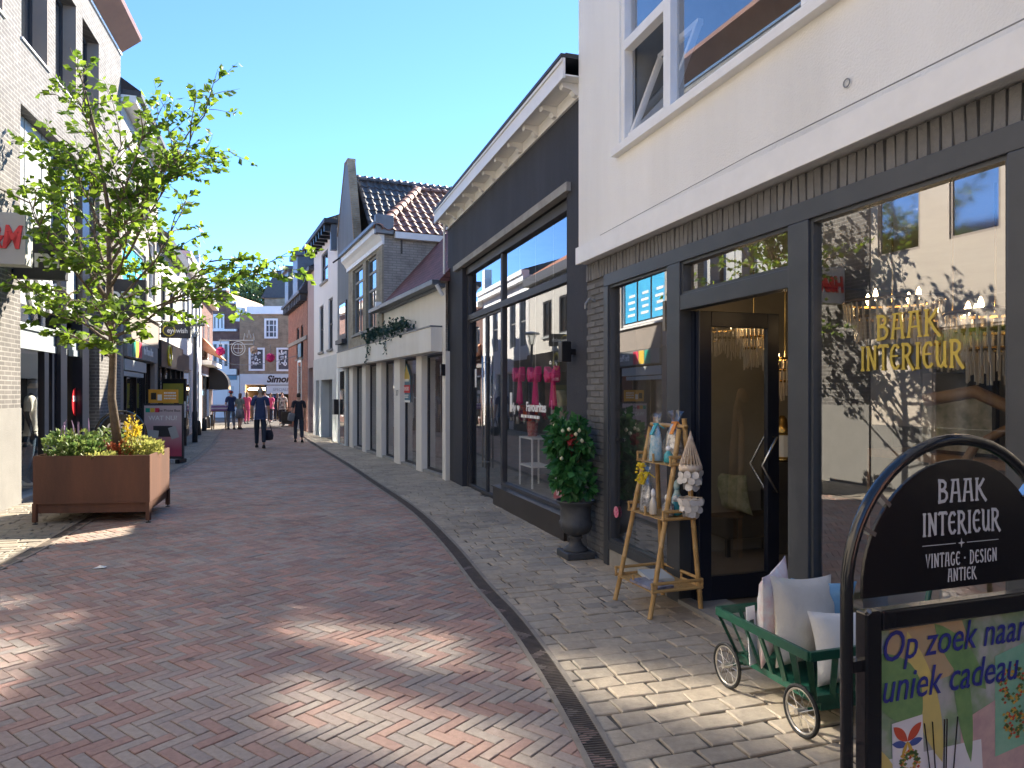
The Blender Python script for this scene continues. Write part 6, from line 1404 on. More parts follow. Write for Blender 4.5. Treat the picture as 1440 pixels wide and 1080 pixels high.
# green plant crate and terracotta pots standing behind the sign
t = thing('plant_tub', 'leafy green plant with terracotta pot behind the arched sign', 'plant', (1.78, 2.75, 0))
mb = MB(); mb.lathe([(.12,0),(.16,.30),(.175,.31),(.175,.36),(.15,.36)], n=18); mb.build('pot', mk('terracotta', (.42,.19,.08), (.5,.26,.12), 8, .8), t, smooth=True)
mb = MB()
for k in range(160):
    a = random.random()*6.28; ln = random.uniform(.2,.5); c = Vector((.05*math.cos(a), .05*math.sin(a), .36)); el_ = random.uniform(.5,1.4)
    d = Vector((math.cos(a)*math.cos(el_), math.sin(a)*math.cos(el_), math.sin(el_)))
    leaf(mb, c + d*ln*.4, d + Vector((0,0,-.4)), random.uniform(.16,.26))
mb.build('foliage', M['bushleaf'], t, fix=False, kind='stuff')
# ================================================================= planter, tree and boards on the left
M['corten'] = mk('corten_steel', (.085,.040,.026), (.15,.065,.036), 2.6, .75, .25, 40, streak=True)
M['soil'] = mk('planter_soil', (.05,.035,.022), (.09,.07,.04), 14, .95, .8, 40)
pA, pB, pC = Vector((-6.01,8.92,0)), Vector((-4.62,9.07,0)), Vector((-5.0,10.38,0)); pD = pA + (pC - pB)
pz0, pz1 = .135, .86
pt = thing('planter', 'large rust brown weathering steel planter box on short legs', 'planter', (-5.5, 9.6, 0))
loc0 = Vector((-5.5,9.6,0)); cs_ = [p - loc0 for p in (pA,pB,pC,pD)]
for i in range(4):
    a, c = cs_[i], cs_[(i+1)%4]; nn = (c-a).cross(Vector((0,0,1))).normalized(); mb = MB()
    lo_i, hi_i = a - nn*.0, c - nn*.0
    mb.prism([(0,pz0+.12),(1,pz0+.12),(1,pz1),(0,pz1)], lambda q, z, d: tuple((a.lerp(c, q) - nn*d).xy) + (z,), .0, .02); mb.build('panel', M['corten'], pt)
    ai, ci = a.lerp(c,.02), c.lerp(a,.02); mb = MB(); mb.prism([(0,pz0),(1,pz0),(1,pz0+.118),(0,pz0+.118)], lambda q, z, d: tuple((ai.lerp(ci, q) - nn*(d+.03)).xy) + (z,), .0, .02); mb.build('skirt', M['corten'], pt)
for c in cs_:
    k = c * .972; mb = MB(); mb.box(k.x-.024, k.x+.024, k.y-.024, k.y+.024, .03, pz0+.13); lg = mb.build('leg', M['corten'], pt); mb = MB(); mb.lathe([(.035,0),(.03,.012),(.008,.014),(.008,.03)], (k.x,k.y,0), 10); mb.build('levelling_foot', M['black'], lg)
mb = MB(); i_ = [c*.985 for c in cs_]; mb.poly([(p.x,p.y,pz1-.05) for p in i_]); mb.build('soil', M['soil'], pt)
# plants in the planter
M['sedum'] = mk_leaf('sedum_leaf', (.16,.20,.05), (.34,.34,.10), .35); M['herb'] = mk_leaf('herb_leaf', (.05,.11,.03), (.16,.22,.06), .35); M['gold_l'] = mk_leaf('golden_leaf', (.38,.30,.02), (.50,.42,.05), .4); M['redstem'] = mk_leaf('red_foliage', (.30,.06,.03), (.42,.16,.06), .3)
M['mauve'] = mk('mauve_flower', (.36,.25,.42), None, rough=.8)
def inpl(u_, v_): return pA.lerp(pB, u_).lerp(pD.lerp(pC, u_), v_) 
def plant(label, u_, v_, r, h, n, m, size, up=.8, spikes=None):
    q = inpl(u_, v_); t = thing('bedding_plant', label, 'plant', (q.x, q.y, pz1-.05)); mb = MB()
    for k in range(n):
        a = random.random()*6.28; rr = r*random.random()**.5; z = h*random.random()*(1-.4*rr/r); c = Vector((rr*math.cos(a), rr*math.sin(a), z)); leaf(mb, c, Vector((math.cos(a)*.7, math.sin(a)*.7, up)) + Vector((random.gauss(0,.4),random.gauss(0,.4),random.gauss(0,.3))), size*random.uniform(.6,1.3))
    mb.build('foliage', m, t, fix=False, kind='stuff')
    mb = MB()
    for k in range(max(4, n//40)): a = random.random()*6.28; rr = r*.7*random.random(); mb.tube([(rr*.4*math.cos(a),rr*.4*math.sin(a),0),(rr*math.cos(a),rr*math.sin(a),h*.9)], .004, 4)
    mb.build('stems', M['wood'], t)
    if spikes:
        mb = MB()
        for k in range(spikes): a = random.random()*6.28; rr = r*.8*random.random(); mb = MB(); ex, ey = random.gauss(0,.04), random.gauss(0,.04); mb.tube([(rr*math.cos(a),rr*math.sin(a),h*.7),(rr*math.cos(a)+ex*.4,rr*math.sin(a)+ey*.4,h*.95),(rr*math.cos(a)+ex,rr*math.sin(a)+ey,h*random.uniform(1.05,1.25))], [.004,.009,.003], 5); mb.build('flower_spike', M['mauve'], t)
plant('leafy herb with mauve spikes at the left of the rust planter', .22, .35, .30, .42, 420, M['herb'], .075, .7, 7)
plant('low bright herb clump left of the tree in the rust planter', .36, .2, .24, .26, 360, M['herb'], .07, .8)
plant('loose herb with mauve spikes between tree and store in the planter', .48, .8, .25, .40, 200, M['herb'], .07, .8, 4)
plant('tall golden spike plant right of the tree trunk', .74, .5, .09, .62, 170, M['gold_l'], .06, 1.2)
plant('reddish tufted plant at the foot of the tree', .66, .4, .18, .22, 200, M['redstem'], .06, .9)
plant('yellow green sedum mound at the right of the rust planter', .84, .45, .26, .26, 900, M['sedum'], .05, 1.0)
plant('low sedum carpet along the front edge of the planter', .52, .15, .2, .08, 300, M['sedum'], .045, 1.0)
# street tree rising out of the planter
M['bark'] = mk('bark', (.10,.075,.055), (.17,.13,.095), 14, .9, .8, 45); M['leafy'] = mk_leaf('elm_leaf', (.036,.088,.010), (.145,.235,.022), .5)
tb = inpl(.63, .45); tree = thing('street_tree', 'young open crowned street tree with bright green leaves in the rust planter', 'tree', (tb.x, tb.y, pz1-.05))
ty = tb.y; rel = lambda u, v, y: P(u, v, y) - Vector((tb.x, tb.y, pz1-.05))
trunk = [rel(157,618,ty), rel(157,560,ty), rel(159,500,ty+.02), rel(155,430,ty-.02), rel(154,370,ty), rel(153,300,ty+.03), rel(144,240,ty), rel(133,180,ty-.03), rel(121,130,ty), rel(98,66,ty)]
trunk[0] = Vector((0,0,0))
mb = MB(); mb.tube(trunk, [.062,.052,.046,.042,.036,.030,.022,.016,.011,.004], 10)
tm = MB(); lm = MB()
def twig(p, d, ln, r, dep):
    pts = [p]; n = 4; cur = p.copy(); dd = d.normalized()
    for k in range(n): dd = (dd + Vector((random.gauss(0,.13),random.gauss(0,.13),random.gauss(.0,.09)))).normalized(); cur = cur + dd*ln/n; pts.append(cur.copy())
    tm.tube(pts, [r*(1-.8*k/n) for k in range(n+1)], 5)
    for k in range(int(ln*(20 if dep else 8))):
        t = random.uniform(.15,1.05); i = min(n-1, int(t*n)); q = pts[i].lerp(pts[i+1], min(1.1, t*n-i)); side = dd.cross(Vector((random.gauss(0,.3),random.gauss(0,.3),1))).normalized()*random.choice((-1,1))
        leaf(lm, q + side*.01, side*.8 + dd*.6 + Vector((0,0,random.gauss(-.15,.3))), random.uniform(.075,.14))
    if dep < 2:
        for k in range(int(2+ln*3.6) if dep == 0 else 2):
            t = random.uniform(.25,.98); i = min(n-1, int(t*n)); q = pts[i].lerp(pts[i+1], t*n-i); side = dd.cross(Vector((random.gauss(0,.4),random.gauss(0,.4),1))).normalized()*random.choice((-1,1))
            twig(q, dd*.9 + side*.8 + Vector((0,0,random.gauss(-.10,.15))), ln*random.uniform(.25,.42) if dep == 0 else ln*.5, r*.5, dep+1)
# limbs: height on the trunk (row), tip in the picture (column, row), depth offset of the tip
limbs = [(440,5,375,-.5),(300,60,190,-.2),(430,60,395,.5),(400,20,285,-.7),(380,10,240,.4),(350,50,160,.3),(450,130,470,-.6),(470,175,455,-.5),(420,215,430,-.4),(430,345,385,-.3),(410,330,320,-.4),(390,270,300,.6),(380,240,400,.6),(350,285,245,.2),(330,270,160,-.3),(310,300,170,.3),(300,205,170,-.4),(270,205,165,.5),(180,120,110,0),(215,85,180,.1),(340,100,330,-.9),(360,200,330,-.9),(300,215,260,.9),(460,95,440,.6),(390,90,300,.8),(150,102,92,0),(370,120,340,.9),(440,190,390,-.8)]
def on_trunk(v):
    z = CAMH + (HOR - v)/FPX*ty - (pz1-.05)
    for a, c in zip(trunk, trunk[1:]):
        if a.z <= z <= c.z: return a.lerp(c, (z-a.z)/(c.z-a.z))
    return trunk[-2]
for (v0, u1, v1, dy) in limbs:
    a = on_trunk(v0 + 45); tip = rel(u1, v1, ty + dy); d = tip - a; L = d.length; mid = a.lerp(tip, .5) + Vector((0,0,-.06*L))
    twig(a, (mid-a)*1.2 + d*.4, L, .017*min(1.3, L), 0)
trk = mb.build('trunk', M['bark'], tree, smooth=True); tm.build('branches', M['bark'], tree, fix=False, kind='stuff'); lm.build('crown', M['leafy'], tree, fix=False, kind='stuff')

# pavement boards behind the planter
t = thing('pavement_sign', 'arched black pavement board with white OFM letters and red poster behind the planter', 'sign', (endpos(170,12.3), 12.3, 0), .1)
ar = [(-.42,0,.03)] + [(-.42*math.cos(a),0,.92+.42*math.sin(a)) for a in [math.pi*k/16 for k in range(17)]] + [(.42,0,.03)]
mb = MB(); mb.tube(ar, .022, 8); mb.build('arch_tube', M['tube'], t, smooth=True)
mb = MB(); mb.prism([(-.37,.92)] + [(-.37*math.cos(a),.92+.37*math.sin(a)) for a in [math.pi*k/16 for k in range(1,16)]] + [(.37,.92)], lambda a, c, d: (a, d, c), -.008, .008); pn2 = mb.build('name_panel', M['signblack'], t)
text('OFM', .22, M['whitetxt'], pn2, (0,-.012,1.05), (1,0,0), (0,0,1), ext=.002, bold=.006)
mb = MB(); mb.box(-.37,.37,-.01,.01,.08,.86); pq = mb.build('poster', mk('dull_red_poster', (.38,.05,.06), (.46,.08,.09), 5, .5), t); text('SALE', .26, M['whitetxt'], pq, (0,-.013,.4), (1,0,0), (0,0,1), ext=.002)
for x in (-.42,.42): mb = MB(); mb.box(x-.03,x+.03,-.25,.25,0,.03); mb.build('foot', M['tube'], t)
bq = G(230, 651); t = thing('pavement_sign', 'phone shop pavement board with pink tablet poster and orange header', 'sign', (bq.x, bq.y, 0), .06)
mb = MB(); mb.box(-.47,.47,-.03,.03,.10,1.40); mb.build('board', M['darkgrey'], t, bevel=.006)
m, t_, p_ = new_mat('pink_poster'); tc = t_.nodes.new('ShaderNodeTexCoord'); sp_ = t_.nodes.new('ShaderNodeSeparateXYZ'); t_.links.new(tc.outputs['Object'], sp_.inputs[0]); rp = t_.nodes.new('ShaderNodeValToRGB'); rp.color_ramp.elements[0].color = (.48,.08,.14,1); rp.color_ramp.elements[1].color = (.62,.52,.54,1); rp.color_ramp.elements[0].position = .3; t_.links.new(sp_.outputs[2], rp.inputs[0]); t_.links.new(rp.outputs[0], p_.inputs['Base Color']); p_.inputs['Roughness'].default_value = .3
mb = MB(); mb.box(-.43,.43,-.034,-.031,.16,1.36); po2 = mb.build('poster', m, t)
text('WAT NU?', .15, M['whitetxt'], po2, (0,-.037,1.06), (1,0,0), (0,0,1), ext=.001, bold=.003); text('the Phone Box', .085, M['black'], po2, (.14,-.037,1.24), (1,0,0), (0,0,1), ext=.001)
for k, (c_, n_) in enumerate(cols): mb = MB(); mb.box(-.40+k*.11,-.30+k*.11,-.037,-.0345,1.2,1.3); mb.build('colour_square', bpy.data.materials['square_'+n_], po2)
for (x0,x1,z0,z1,tl) in ((-.22,.22,.62,.88,0),(-.38,-.10,.60,.78,.1),(.16,.34,.58,.86,-.3)): mb = MB(); mb.obox(Matrix.Translation(((x0+x1)/2,-.038-.004*abs(tl)*10,(z0+z1)/2)) @ Matrix.Rotation(tl,4,'Y'), (x1-x0)/2, .002, (z1-z0)/2); mb.build('tablet_picture', M['darkgrey'] if tl == 0 else M['lightgrey'], po2)
mb = MB(); mb.box(-.34,.34,-.02,.02,1.42,1.74); hd = mb.build('header', mk('orange_header', (.72,.34,.03), (.78,.42,.06), 4, .4), t); mb = MB(); mb.box(-.28,-.16,-.024,-.021,1.5,1.66); mb.build('tag', M['dark'], hd); mb = MB(); mb.box(-.13,-.03,-.024,-.021,1.48,1.62); mb.build('tag', M['whitetxt'], hd); bars(hd, M['whitetxt'], (.16,-.0215,1.64), (1,0,0), (0,0,1), .28, 3, .035, .03)
for x in (-.4,.4): mb = MB(); mb.box(x-.05,x+.05,-.22,.22,0,.10); mb.build('foot', M['black'], t, bevel=.01)
bq = G(250, 628); t = thing('pavement_sign', 'dark upright board with yellow green poster before the optician', 'sign', (bq.x-.1, bq.y, 0), .1)
mb = MB(); mb.box(-.35,.35,-.05,.05,.02,2.1); mb.build('board', M['black'], t, bevel=.006)
mb = MB(); mb.box(-.32,.28,-.056,-.052,1.2,1.95); pq = mb.build('poster', mk('olive_poster', (.42,.36,.04), (.30,.30,.06), 5, .5), t); mb = MB(); mb.prism([(0,1.3),(.15,1.3),(.08,1.8)], lambda a, c, d: (a, d, c), -.06, -.057); mb.build('figure_print', M['dark'], pq)
mb = MB(); mb.box(.30,.36,-.056,-.052,.9,1.4); mb.build('notice', M['whitetxt'], t)
for k, (u, v) in enumerate(((279,612),(287,606),(293,602),(298,599))):
    q = G(u, v); mb = MB(); mb.lathe([(.10,0),(.11,.05),(.09,.5),(.07,.56),(.02,.58)], n=12); mb.build('bollard', M['black'], None, smooth=True, loc=q, label='short black bollard along the white house wall, %s from the lamp post' % ('first','second','third','fourth')[k], cat='bollard', group='black bollards by the white house')
# lamp post
q = G(274, 622); t = thing('street_lamp', 'slim dark street lamp post with flat disc lantern on left pavement', 'lamp', q)
mb = MB(); mb.lathe([(.085,0),(.085,1.0),(.06,1.05),(.055,3.55)], n=14); mb.build('post', M['darkgrey'], t, smooth=True)
mb = MB(); mb.lathe([(.05,3.5),(.14,3.62),(.17,3.9)], n=16); mb.build('lamp_glass', M['glass'], t, smooth=True)
mb = MB(); mb.lathe([(.30,3.92),(.32,3.95),(.28,4.0),(.05,4.05)], n=20); mb.build('lamp_cap', M['lightgrey'], t, smooth=True)
for k in range(4): a = 1.57*k; mb = MB(); mb.tube([(.05*math.cos(a),.05*math.sin(a),3.5),(.16*math.cos(a),.16*math.sin(a),3.92)], .008, 5); mb.build('strut', M['darkgrey'], t)
# ================================================================= people
def skin_obj(name, verts, edges, m, parent, sub=2, root=0):
    """verts: (x,y,z,rx,ry)"""
    me = bpy.data.meshes.new(name); bm = bmesh.new(); lay = bm.verts.layers.skin.verify(); vs_ = []
    for v in verts:
        b_ = bm.verts.new(v[:3]); b_[lay].radius = (v[3], v[4] if len(v) > 4 else v[3]); vs_.append(b_)
    vs_[root][lay].use_root = True
    for a, c in edges: bm.edges.new((vs_[a], vs_[c]))
    bm.to_mesh(me); bm.free(); me.materials.append(m)
    o = put(name, me, parent)
    s_ = o.modifiers.new('skin', 'SKIN'); s_.use_smooth_shade = True; s_.branch_smoothing = .6
    d = o.modifiers.new('sub', 'SUBSURF'); d.levels = sub; d.render_levels = sub
    return o
SKN = mk('skin', (.50,.30,.21), None, rough=.55)
def person(label, loc, heading, top, bottom, hair, height=1.75, step=.22, arms=(.1,-.1), sleeve=.45, skirt=None, skin=SKN, cat='person', name='person', shoe=None, long_hair=False, bend=0.0, trousers=1.0, cap=None, elbow=(.1,.1)):
    t = thing(name, label, cat, loc, heading); k = height/1.75
    S_ = lambda p: (p[0]*k, p[1]*k, p[2]*k)
    J = {'pel':(0,0,.96),'sp':(0,.01+bend*.3,1.12),'ch':(0,.02+bend*.7,1.32),'nb':(0,bend,1.46),'nk':(0,.01+bend*1.1,1.53),'hd':(0,.03+bend*1.3,1.63),'ht':(0,.025+bend*1.3,1.71)}
    for sx_, s_ in ((-1,step),(1,-step)):
        n_ = 'L' if sx_ < 0 else 'R'
        J['hip'+n_] = (sx_*.09,0,.90); J['kn'+n_] = (sx_*.10, s_*.62+.03, .50+abs(s_)*.03); J['an'+n_] = (sx_*.10, s_ - (.06 if s_ < 0 else 0), .10+(.05 if s_ < 0 else 0)); J['to'+n_] = (sx_*.11, J['an'+n_][1]+.13, .04)
        a_ = arms[0] if sx_ < 0 else arms[1]; e_ = elbow[0] if sx_ < 0 else elbow[1]
        J['sh'+n_] = (sx_*.175,bend,1.42); J['el'+n_] = (sx_*.225, bend+a_*.55-.02, 1.15); J['wr'+n_] = (sx_*.225, bend+a_+e_*.8, .92+e_*.25); J['ha'+n_] = (sx_*.22, bend+a_*1.15+e_, .83+e_*.3)
    R_ = {'pel':(.145,.10),'sp':(.13,.095),'ch':(.15,.105),'nb':(.085,.07),'nk':(.052,.055),'hd':(.074,.092),'ht':(.05,.06),'hip':(.088,.088),'kn':(.058,.06),'an':(.038,.042),'to':(.036,.026),'sh':(.06,.06),'el':(.043,.043),'wr':(.028,.030),'ha':(.034,.018)}
    def rr(n, g=0): q = R_.get(n) or R_[n[:-1]]; return ((q[0]+g)*k, (q[1]+g)*k)
    names = list(J); idx = {n:i for i, n in enumerate(names)}; V = [S_(J[n]) + rr(n) for n in names]
    E = [('pel','sp'),('sp','ch'),('ch','nb'),('nb','nk'),('nk','hd'),('hd','ht')]
    for n_ in 'LR': E += [('pel','hip'+n_),('hip'+n_,'kn'+n_),('kn'+n_,'an'+n_),('an'+n_,'to'+n_),('nb','sh'+n_),('sh'+n_,'el'+n_),('el'+n_,'wr'+n_),('wr'+n_,'ha'+n_)]
    E = [(idx[a], idx[c]) for a, c in E]
    # fingers and thumb, nose
    for n_, sx_ in (('L',-1),('R',1)):
        h = Vector(J['ha'+n_])
        for j in range(4):
            b0 = len(V); q = h + Vector((sx_*.004, -.024+.016*j, -.035)); q2 = q + Vector((-sx_*.012, .004, -.05+.006*abs(j-1.5)))
            V += [S_(q)+(.0085*k,.0085*k), S_(q2)+(.0075*k,.0075*k)]; E += [(idx['ha'+n_], b0), (b0, b0+1)]
        b0 = len(V); q = h + Vector((-sx_*.008, .036, -.005)); V += [S_(q)+(.0095*k,.0095*k), S_(q+Vector((-sx_*.008,.022,-.035)))+(.008*k,.008*k)]; E += [(idx['ha'+n_], b0), (b0, b0+1)]
    b0 = len(V); V.append(S_((0, J['hd'][1]+.105, 1.62))+(.014*k,.014*k)); E.append((idx['hd'], b0))
    skin_obj('body', V, E, skin, t, 2, idx['pel'])
    def garment(nm, ns, es, m, g, cut=None):
        ii = {n:i for i, n in enumerate(ns)}; vv = []
        for n in ns:
            p = J[n] if n in J else cut[n]; r_ = rr(n, g) if n in J else tuple(c*k for c in cut[n][3:5]); vv.append(S_(p[:3]) + r_)
        skin_obj(nm, vv, [(ii[a], ii[c]) for a, c in es], m, t, 2, 0)
    cut = {}
    for n_ in 'LR':
        a, c = Vector(J['sh'+n_]), Vector(J['el'+n_]); d_ = Vector(J['wr'+n_])
        q = a.lerp(c, min(1, sleeve*2)) if sleeve <= .5 else c.lerp(d_, (sleeve-.5)*2); cut['sl'+n_] = (*q, .062 if sleeve <= .5 else .045, .062 if sleeve <= .5 else .045)
    cut['hem'] = (0,0,.905,.150,.112)
    ns = ['pel','hem','sp','ch','nb'] + ['shL','slL','shR','slR']; es = [('pel','hem'),('pel','sp'),('sp','ch'),('ch','nb'),('nb','shL'),('shL','slL'),('nb','shR'),('shR','slR')]
    if sleeve > .5: ns += ['elL','elR']; es = [e for e in es if e not in (('shL','slL'),('shR','slR'))] + [('shL','elL'),('elL','slL'),('shR','elR'),('elR','slR')]
    garment('shirt', ns, es, top, .016, cut)
    if skirt:
        mb = MB(); mb.lathe([(.155*k,.99*k),(.19*k,.85*k),(skirt[1]*k,skirt[0]*k)], n=18); mb.build('skirt', bottom, t, smooth=True)
    else:
        cut2 = {}
        for n_ in 'LR':
            a, c = Vector(J['kn'+n_]), Vector(J['an'+n_]); q = a.lerp(c, trousers); cut2['lg'+n_] = (*q, .056, .056)
        cut2['wst'] = (0,.005,1.03,.142,.102)
        garment('trousers', ['pel','wst','hipL','knL','lgL','hipR','knR','lgR'], [('pel','wst'),('pel','hipL'),('hipL','knL'),('knL','lgL'),('pel','hipR'),('hipR','knR'),('knR','lgR')], bottom, .014, cut2)
    for n_ in 'LR':
        a = Vector(S_(J['an'+n_])); b_ = Vector(S_(J['to'+n_])); mb = MB()
        pr = [(-.05,.045),(-.02,.05),(.05,.05),(.11,.048),(.16,.03)]
        base = min(a.z-.07*k, b_.z-.03*k); base = max(0.0, base); rings = []
        for y_, w_ in pr: rings.append([mb.pt((a.x+x_*w_*k, a.y+y_*k, base+z_*k)) for x_, z_ in ((-1,0),(1,0),(.9,.05-.12*max(0,y_)),(.4,.10-.35*max(0,y_)),(-.4,.10-.35*max(0,y_)),(-.9,.05-.12*max(0,y_)))])
        for p, q in zip(rings, rings[1:]):
            for j in range(6): mb.face(p[j], p[(j+1)%6], q[(j+1)%6], q[j])
        mb.face(*rings[0]); mb.face(*rings[-1]); mb.build('shoe', shoe or M['black'], t, smooth=True)
    hy = J['hd'][1]; mb = MB(); n = 14
    prof = [(.026,1.748),(.058,1.732),(.079,1.69),(.083,1.645)] + ([(.084,1.58),(.075,1.46)] if long_hair else [(.070,1.60)])
    for r_, z_ in prof: pass
    rings = [[mb.pt((r_*.92*k*math.cos(6.283*j/n), (hy-.012)*k + r_*1.08*k*math.sin(6.283*j/n) - (.018*k if math.sin(6.283*j/n) > .3 and z_ < 1.68 else 0)*3.2, z_*k)) for j in range(n)] for r_, z_ in prof]
    for p, q in zip(rings, rings[1:]):
        for j in range(n): mb.face(p[j], p[(j+1)%n], q[(j+1)%n], q[j])
    mb.face(*rings[0]); mb.build('hair', hair, t, smooth=True)
    if cap:
        mb = MB(); mb.lathe([(.100,1.665),(.100,1.70),(.085,1.745),(.04,1.775),(.004,1.78)], (0,hy*k,0), 16); mb.prism([(-.075,.07),(.075,.07),(.06,.17),(0,.19),(-.06,.17)], lambda a, c, d: (a*k, (hy+c)*k, d*k), 1.665, 1.678); o_ = mb.build('cap', cap, t, smooth=True); 
    return t, J, k
navy = mk('navy_cloth', (.028,.048,.12), (.036,.058,.14), 20, .85); denim = mk('dark_denim', (.016,.024,.042), (.026,.036,.058), 20, .85); dkcl = mk('dark_cloth', (.016,.018,.030), (.022,.024,.038), 15, .9)
greyhair = mk('grey_hair', (.48,.45,.40), (.36,.33,.29), 30, .7); dkhair = mk('dark_hair', (.03,.02,.015), (.05,.035,.025), 30, .6); brhair = mk('brown_hair', (.12,.07,.04), None, rough=.6)
greycl = mk('grey_trousers', (.20,.21,.23), (.16,.17,.19), 15, .9); olive = mk('grey_green_cloth', (.20,.24,.21), None, rough=.9); pinkcl = mk('pink_cloth', (.60,.08,.20), (.5,.06,.17), 8, .8); bw = mk('black_white_print', (.02,.02,.02), (.7,.7,.7), 9, .8); redcl = mk('red_cap', (.45,.03,.04), None, rough=.8)
q = G(366, 630); t, J, k = person('man in navy polo and dark jeans walking away with a dark bag', q, R(18), navy, denim, greyhair, 1.83, .16, (-.06,.04), .42)
h_ = Matrix.Translation(q) @ Matrix.Rotation(R(18), 4, 'Z') @ Vector((J['haR'][0]*k, J['haR'][1]*k, J['haR'][2]*k - .06))
bg_ = thing('handbag', 'dark rounded handbag carried by the man in navy polo', 'bag', h_, R(18))
mb = MB(); mb.lathe([(.06,-.62),(.13,-.60),(.15,-.48),(.13,-.36),(.09,-.31)], n=16); o_ = mb.build('bag_body', dkcl, bg_, smooth=True)
for y_ in (-.06,.06): mb = MB(); mb.tube([(-.09,y_,-.33),(-.05,y_*.7,-.16),(0,y_*.15,-.01),(.05,y_*.7,-.16),(.09,y_,-.33)], .011, 6); mb.build('strap', dkcl, bg_, smooth=True)
q = G(420, 622); t, J, k = person('man in black t-shirt and jeans walking away near the red brick house', q, R(22), dkcl, denim, dkhair, 1.66, .10, (-.1,.12), .42, elbow=(.12,.10))
h_ = Matrix.Translation(q) @ Matrix.Rotation(R(22), 4, 'Z') @ Vector((J['haL'][0]*k-.03, J['haL'][1]*k, J['haL'][2]*k+.03))
mb = MB(); mb.obox(Matrix.Identity(4), .10, .20, .14); mb.build('shoulder_bag', greycl, None, bevel=.05, loc=h_, rot=(0,.2,R(22)), label='grey bag held at the left side of the man in black', cat='bag')
person('man with red cap, navy shirt and grey trousers by the market table', G(325,604), R(40), navy, greycl, dkhair, 1.78, .05, (.05,.1), .42, cap=redcl, elbow=(.2,.2))
person('woman in grey green top and skirt standing beside the red capped man', G(337.5,604), R(-20), olive, greycl, brhair, 1.66, .04, (.05,.05), .4, skirt=(.55,.22), long_hair=True)
person('woman in bright pink outfit left of the walking man', G(347,596), R(10), pinkcl, pinkcl, brhair, 1.70, .10, (.05,-.05), .9, long_hair=True)
person('woman in pink top with dark trousers beyond the walking man', G(381,594), R(160), pinkcl, dkcl, brhair, 1.66, .08, (.05,-.05), .4, long_hair=True)
person('person in black and white print by the script sign shop', G(397,598), R(200), bw, dkcl, dkhair, 1.72, .05, (.1,.1), .45)
person('shopper in pale shirt at the far shop entrance', G(373,592), R(170), mk('pale_shirt', (.5,.55,.6), None, rough=.8), greycl, dkhair, 1.75, .04, (0,.05), .45)
person('shopper in dark dress among the clothes rails', G(390,592), R(30), dkcl, dkcl, brhair, 1.66, .04, (0,.05), .45, long_hair=True)
# shop mannequin in the store window
tee = mk('white_tee', (.80,.80,.74), (.74,.74,.68), 8, .9, .15, 50); jean = mk('mid_denim', (.035,.07,.12), (.06,.11,.17), 12, .85); grskin = mk('grey_mannequin', (.10,.09,.09), None, rough=.4); capm = mk('tan_cap', (.55,.40,.22), (.48,.34,.18), 6, .8)
mq = FL1.w(S1(45,-.42), -.42, .07)
person('grey mannequin in white tee, jeans and tan cap inside the store window', mq, R(-70), tee, jean, grskin, 1.82, .06, (.06,.02), .42, skin=grskin, name='mannequin', cat='mannequin', cap=capm, shoe=M['whitepaint'], elbow=(.1,.04))
# folded white board beside the mannequin
q = FL1.w(S1(57,-.8), -.8, .07); mb = MB(); mb.prism([(-.2,0),(.22,0),(.22,1.45),(.1,1.5),(-.2,1.3)], lambda a, c, d: (a, d, c), -.02, .02); mb.build('folded_screen', M['panel'], None, loc=q, rot=(0,0,FL1.rot+.5), label='pale angled display panel behind the mannequin', cat='panel')

# ================================================================= market table, clothes rail, cart, bicycle
q = G(309, 604); t = thing('market_table', 'trestle table with striped purple and white textiles on left', 'table', q, .3)
mb = MB(); mb.box(-.35,.35,-.5,.5,.82,.86); mb.build('table_top', M['wood'], t)
for x in (-.3,.3):
    for y in (-.42,.42): mb = MB(); mb.bar((x,y,0),(x*.8,y,.82), .05); mb.build('leg', M['wood'], t)
for kk, c_ in enumerate(((.30,.16,.36),(.7,.68,.7),(.32,.18,.38),(.66,.62,.68))):
    mb = MB(); mb.box(-.33,.33,-.45,.45,.864+kk*.07,.93+kk*.07); mb.build('textile', mk('textile_%d' % kk, c_, None, rough=.9), None, loc=q, rot=(0,0,.3), bevel=.02, label='folded %s textile on the market table, number %d from the bottom of the pile' % (('purple','white','mauve','pale')[kk], kk+1), cat='textile')
q = FL2.w(22.0, 0, 0); t = thing('awning', 'black rounded awning over the far left shop', 'awning', q, FL2.rot)
mb = FL2.mb(); mb.prism([(0,1.85),(0,3.0)] + [(.95*math.sin(a), 2.05+.95*math.cos(a)) for a in [k_*math.pi/2/8 for k_ in range(1,9)]] + [(.95,1.85)], lambda a, c, d: (d, a, c), 0, 2.0); mb.build('hood', M['black'], t)
mb = FL2.mb(); mb.tube([(.1,.0,1.8),(.1,.9,1.86)], .015, 6); mb.build('arm', M['darkgrey'], t)
q = G(407, 600); t = thing('trolley', 'low dark goods trolley with a crate by the far right kerb', 'trolley', q, .2)
mb = MB(); mb.box(-.4,.4,-.3,.3,.14,.2); mb.build('deck', M['darkgrey'], t)
for x in (-.32,.32):
    for y in (-.24,.24): mb = MB(); mb.torus((0,0,0), .05, .02, 'x', 14, 6); mb.build('wheel', M['blackr'], t, loc=(x,y,.07))
mb = MB(); mb.tube([(-.38,.3,.2),(-.38,.32,.95),(.38,.32,.95),(.38,.3,.2)], .018, 6); mb.build('handle', M['darkgrey'], t)
mb = MB(); mb.box(-.36,.36,-.26,.26,.205,.75); mb.build('crate', M['dark'], None, loc=q, rot=(0,0,.2), bevel=.02, label='dark crate standing on the low goods trolley', cat='crate')
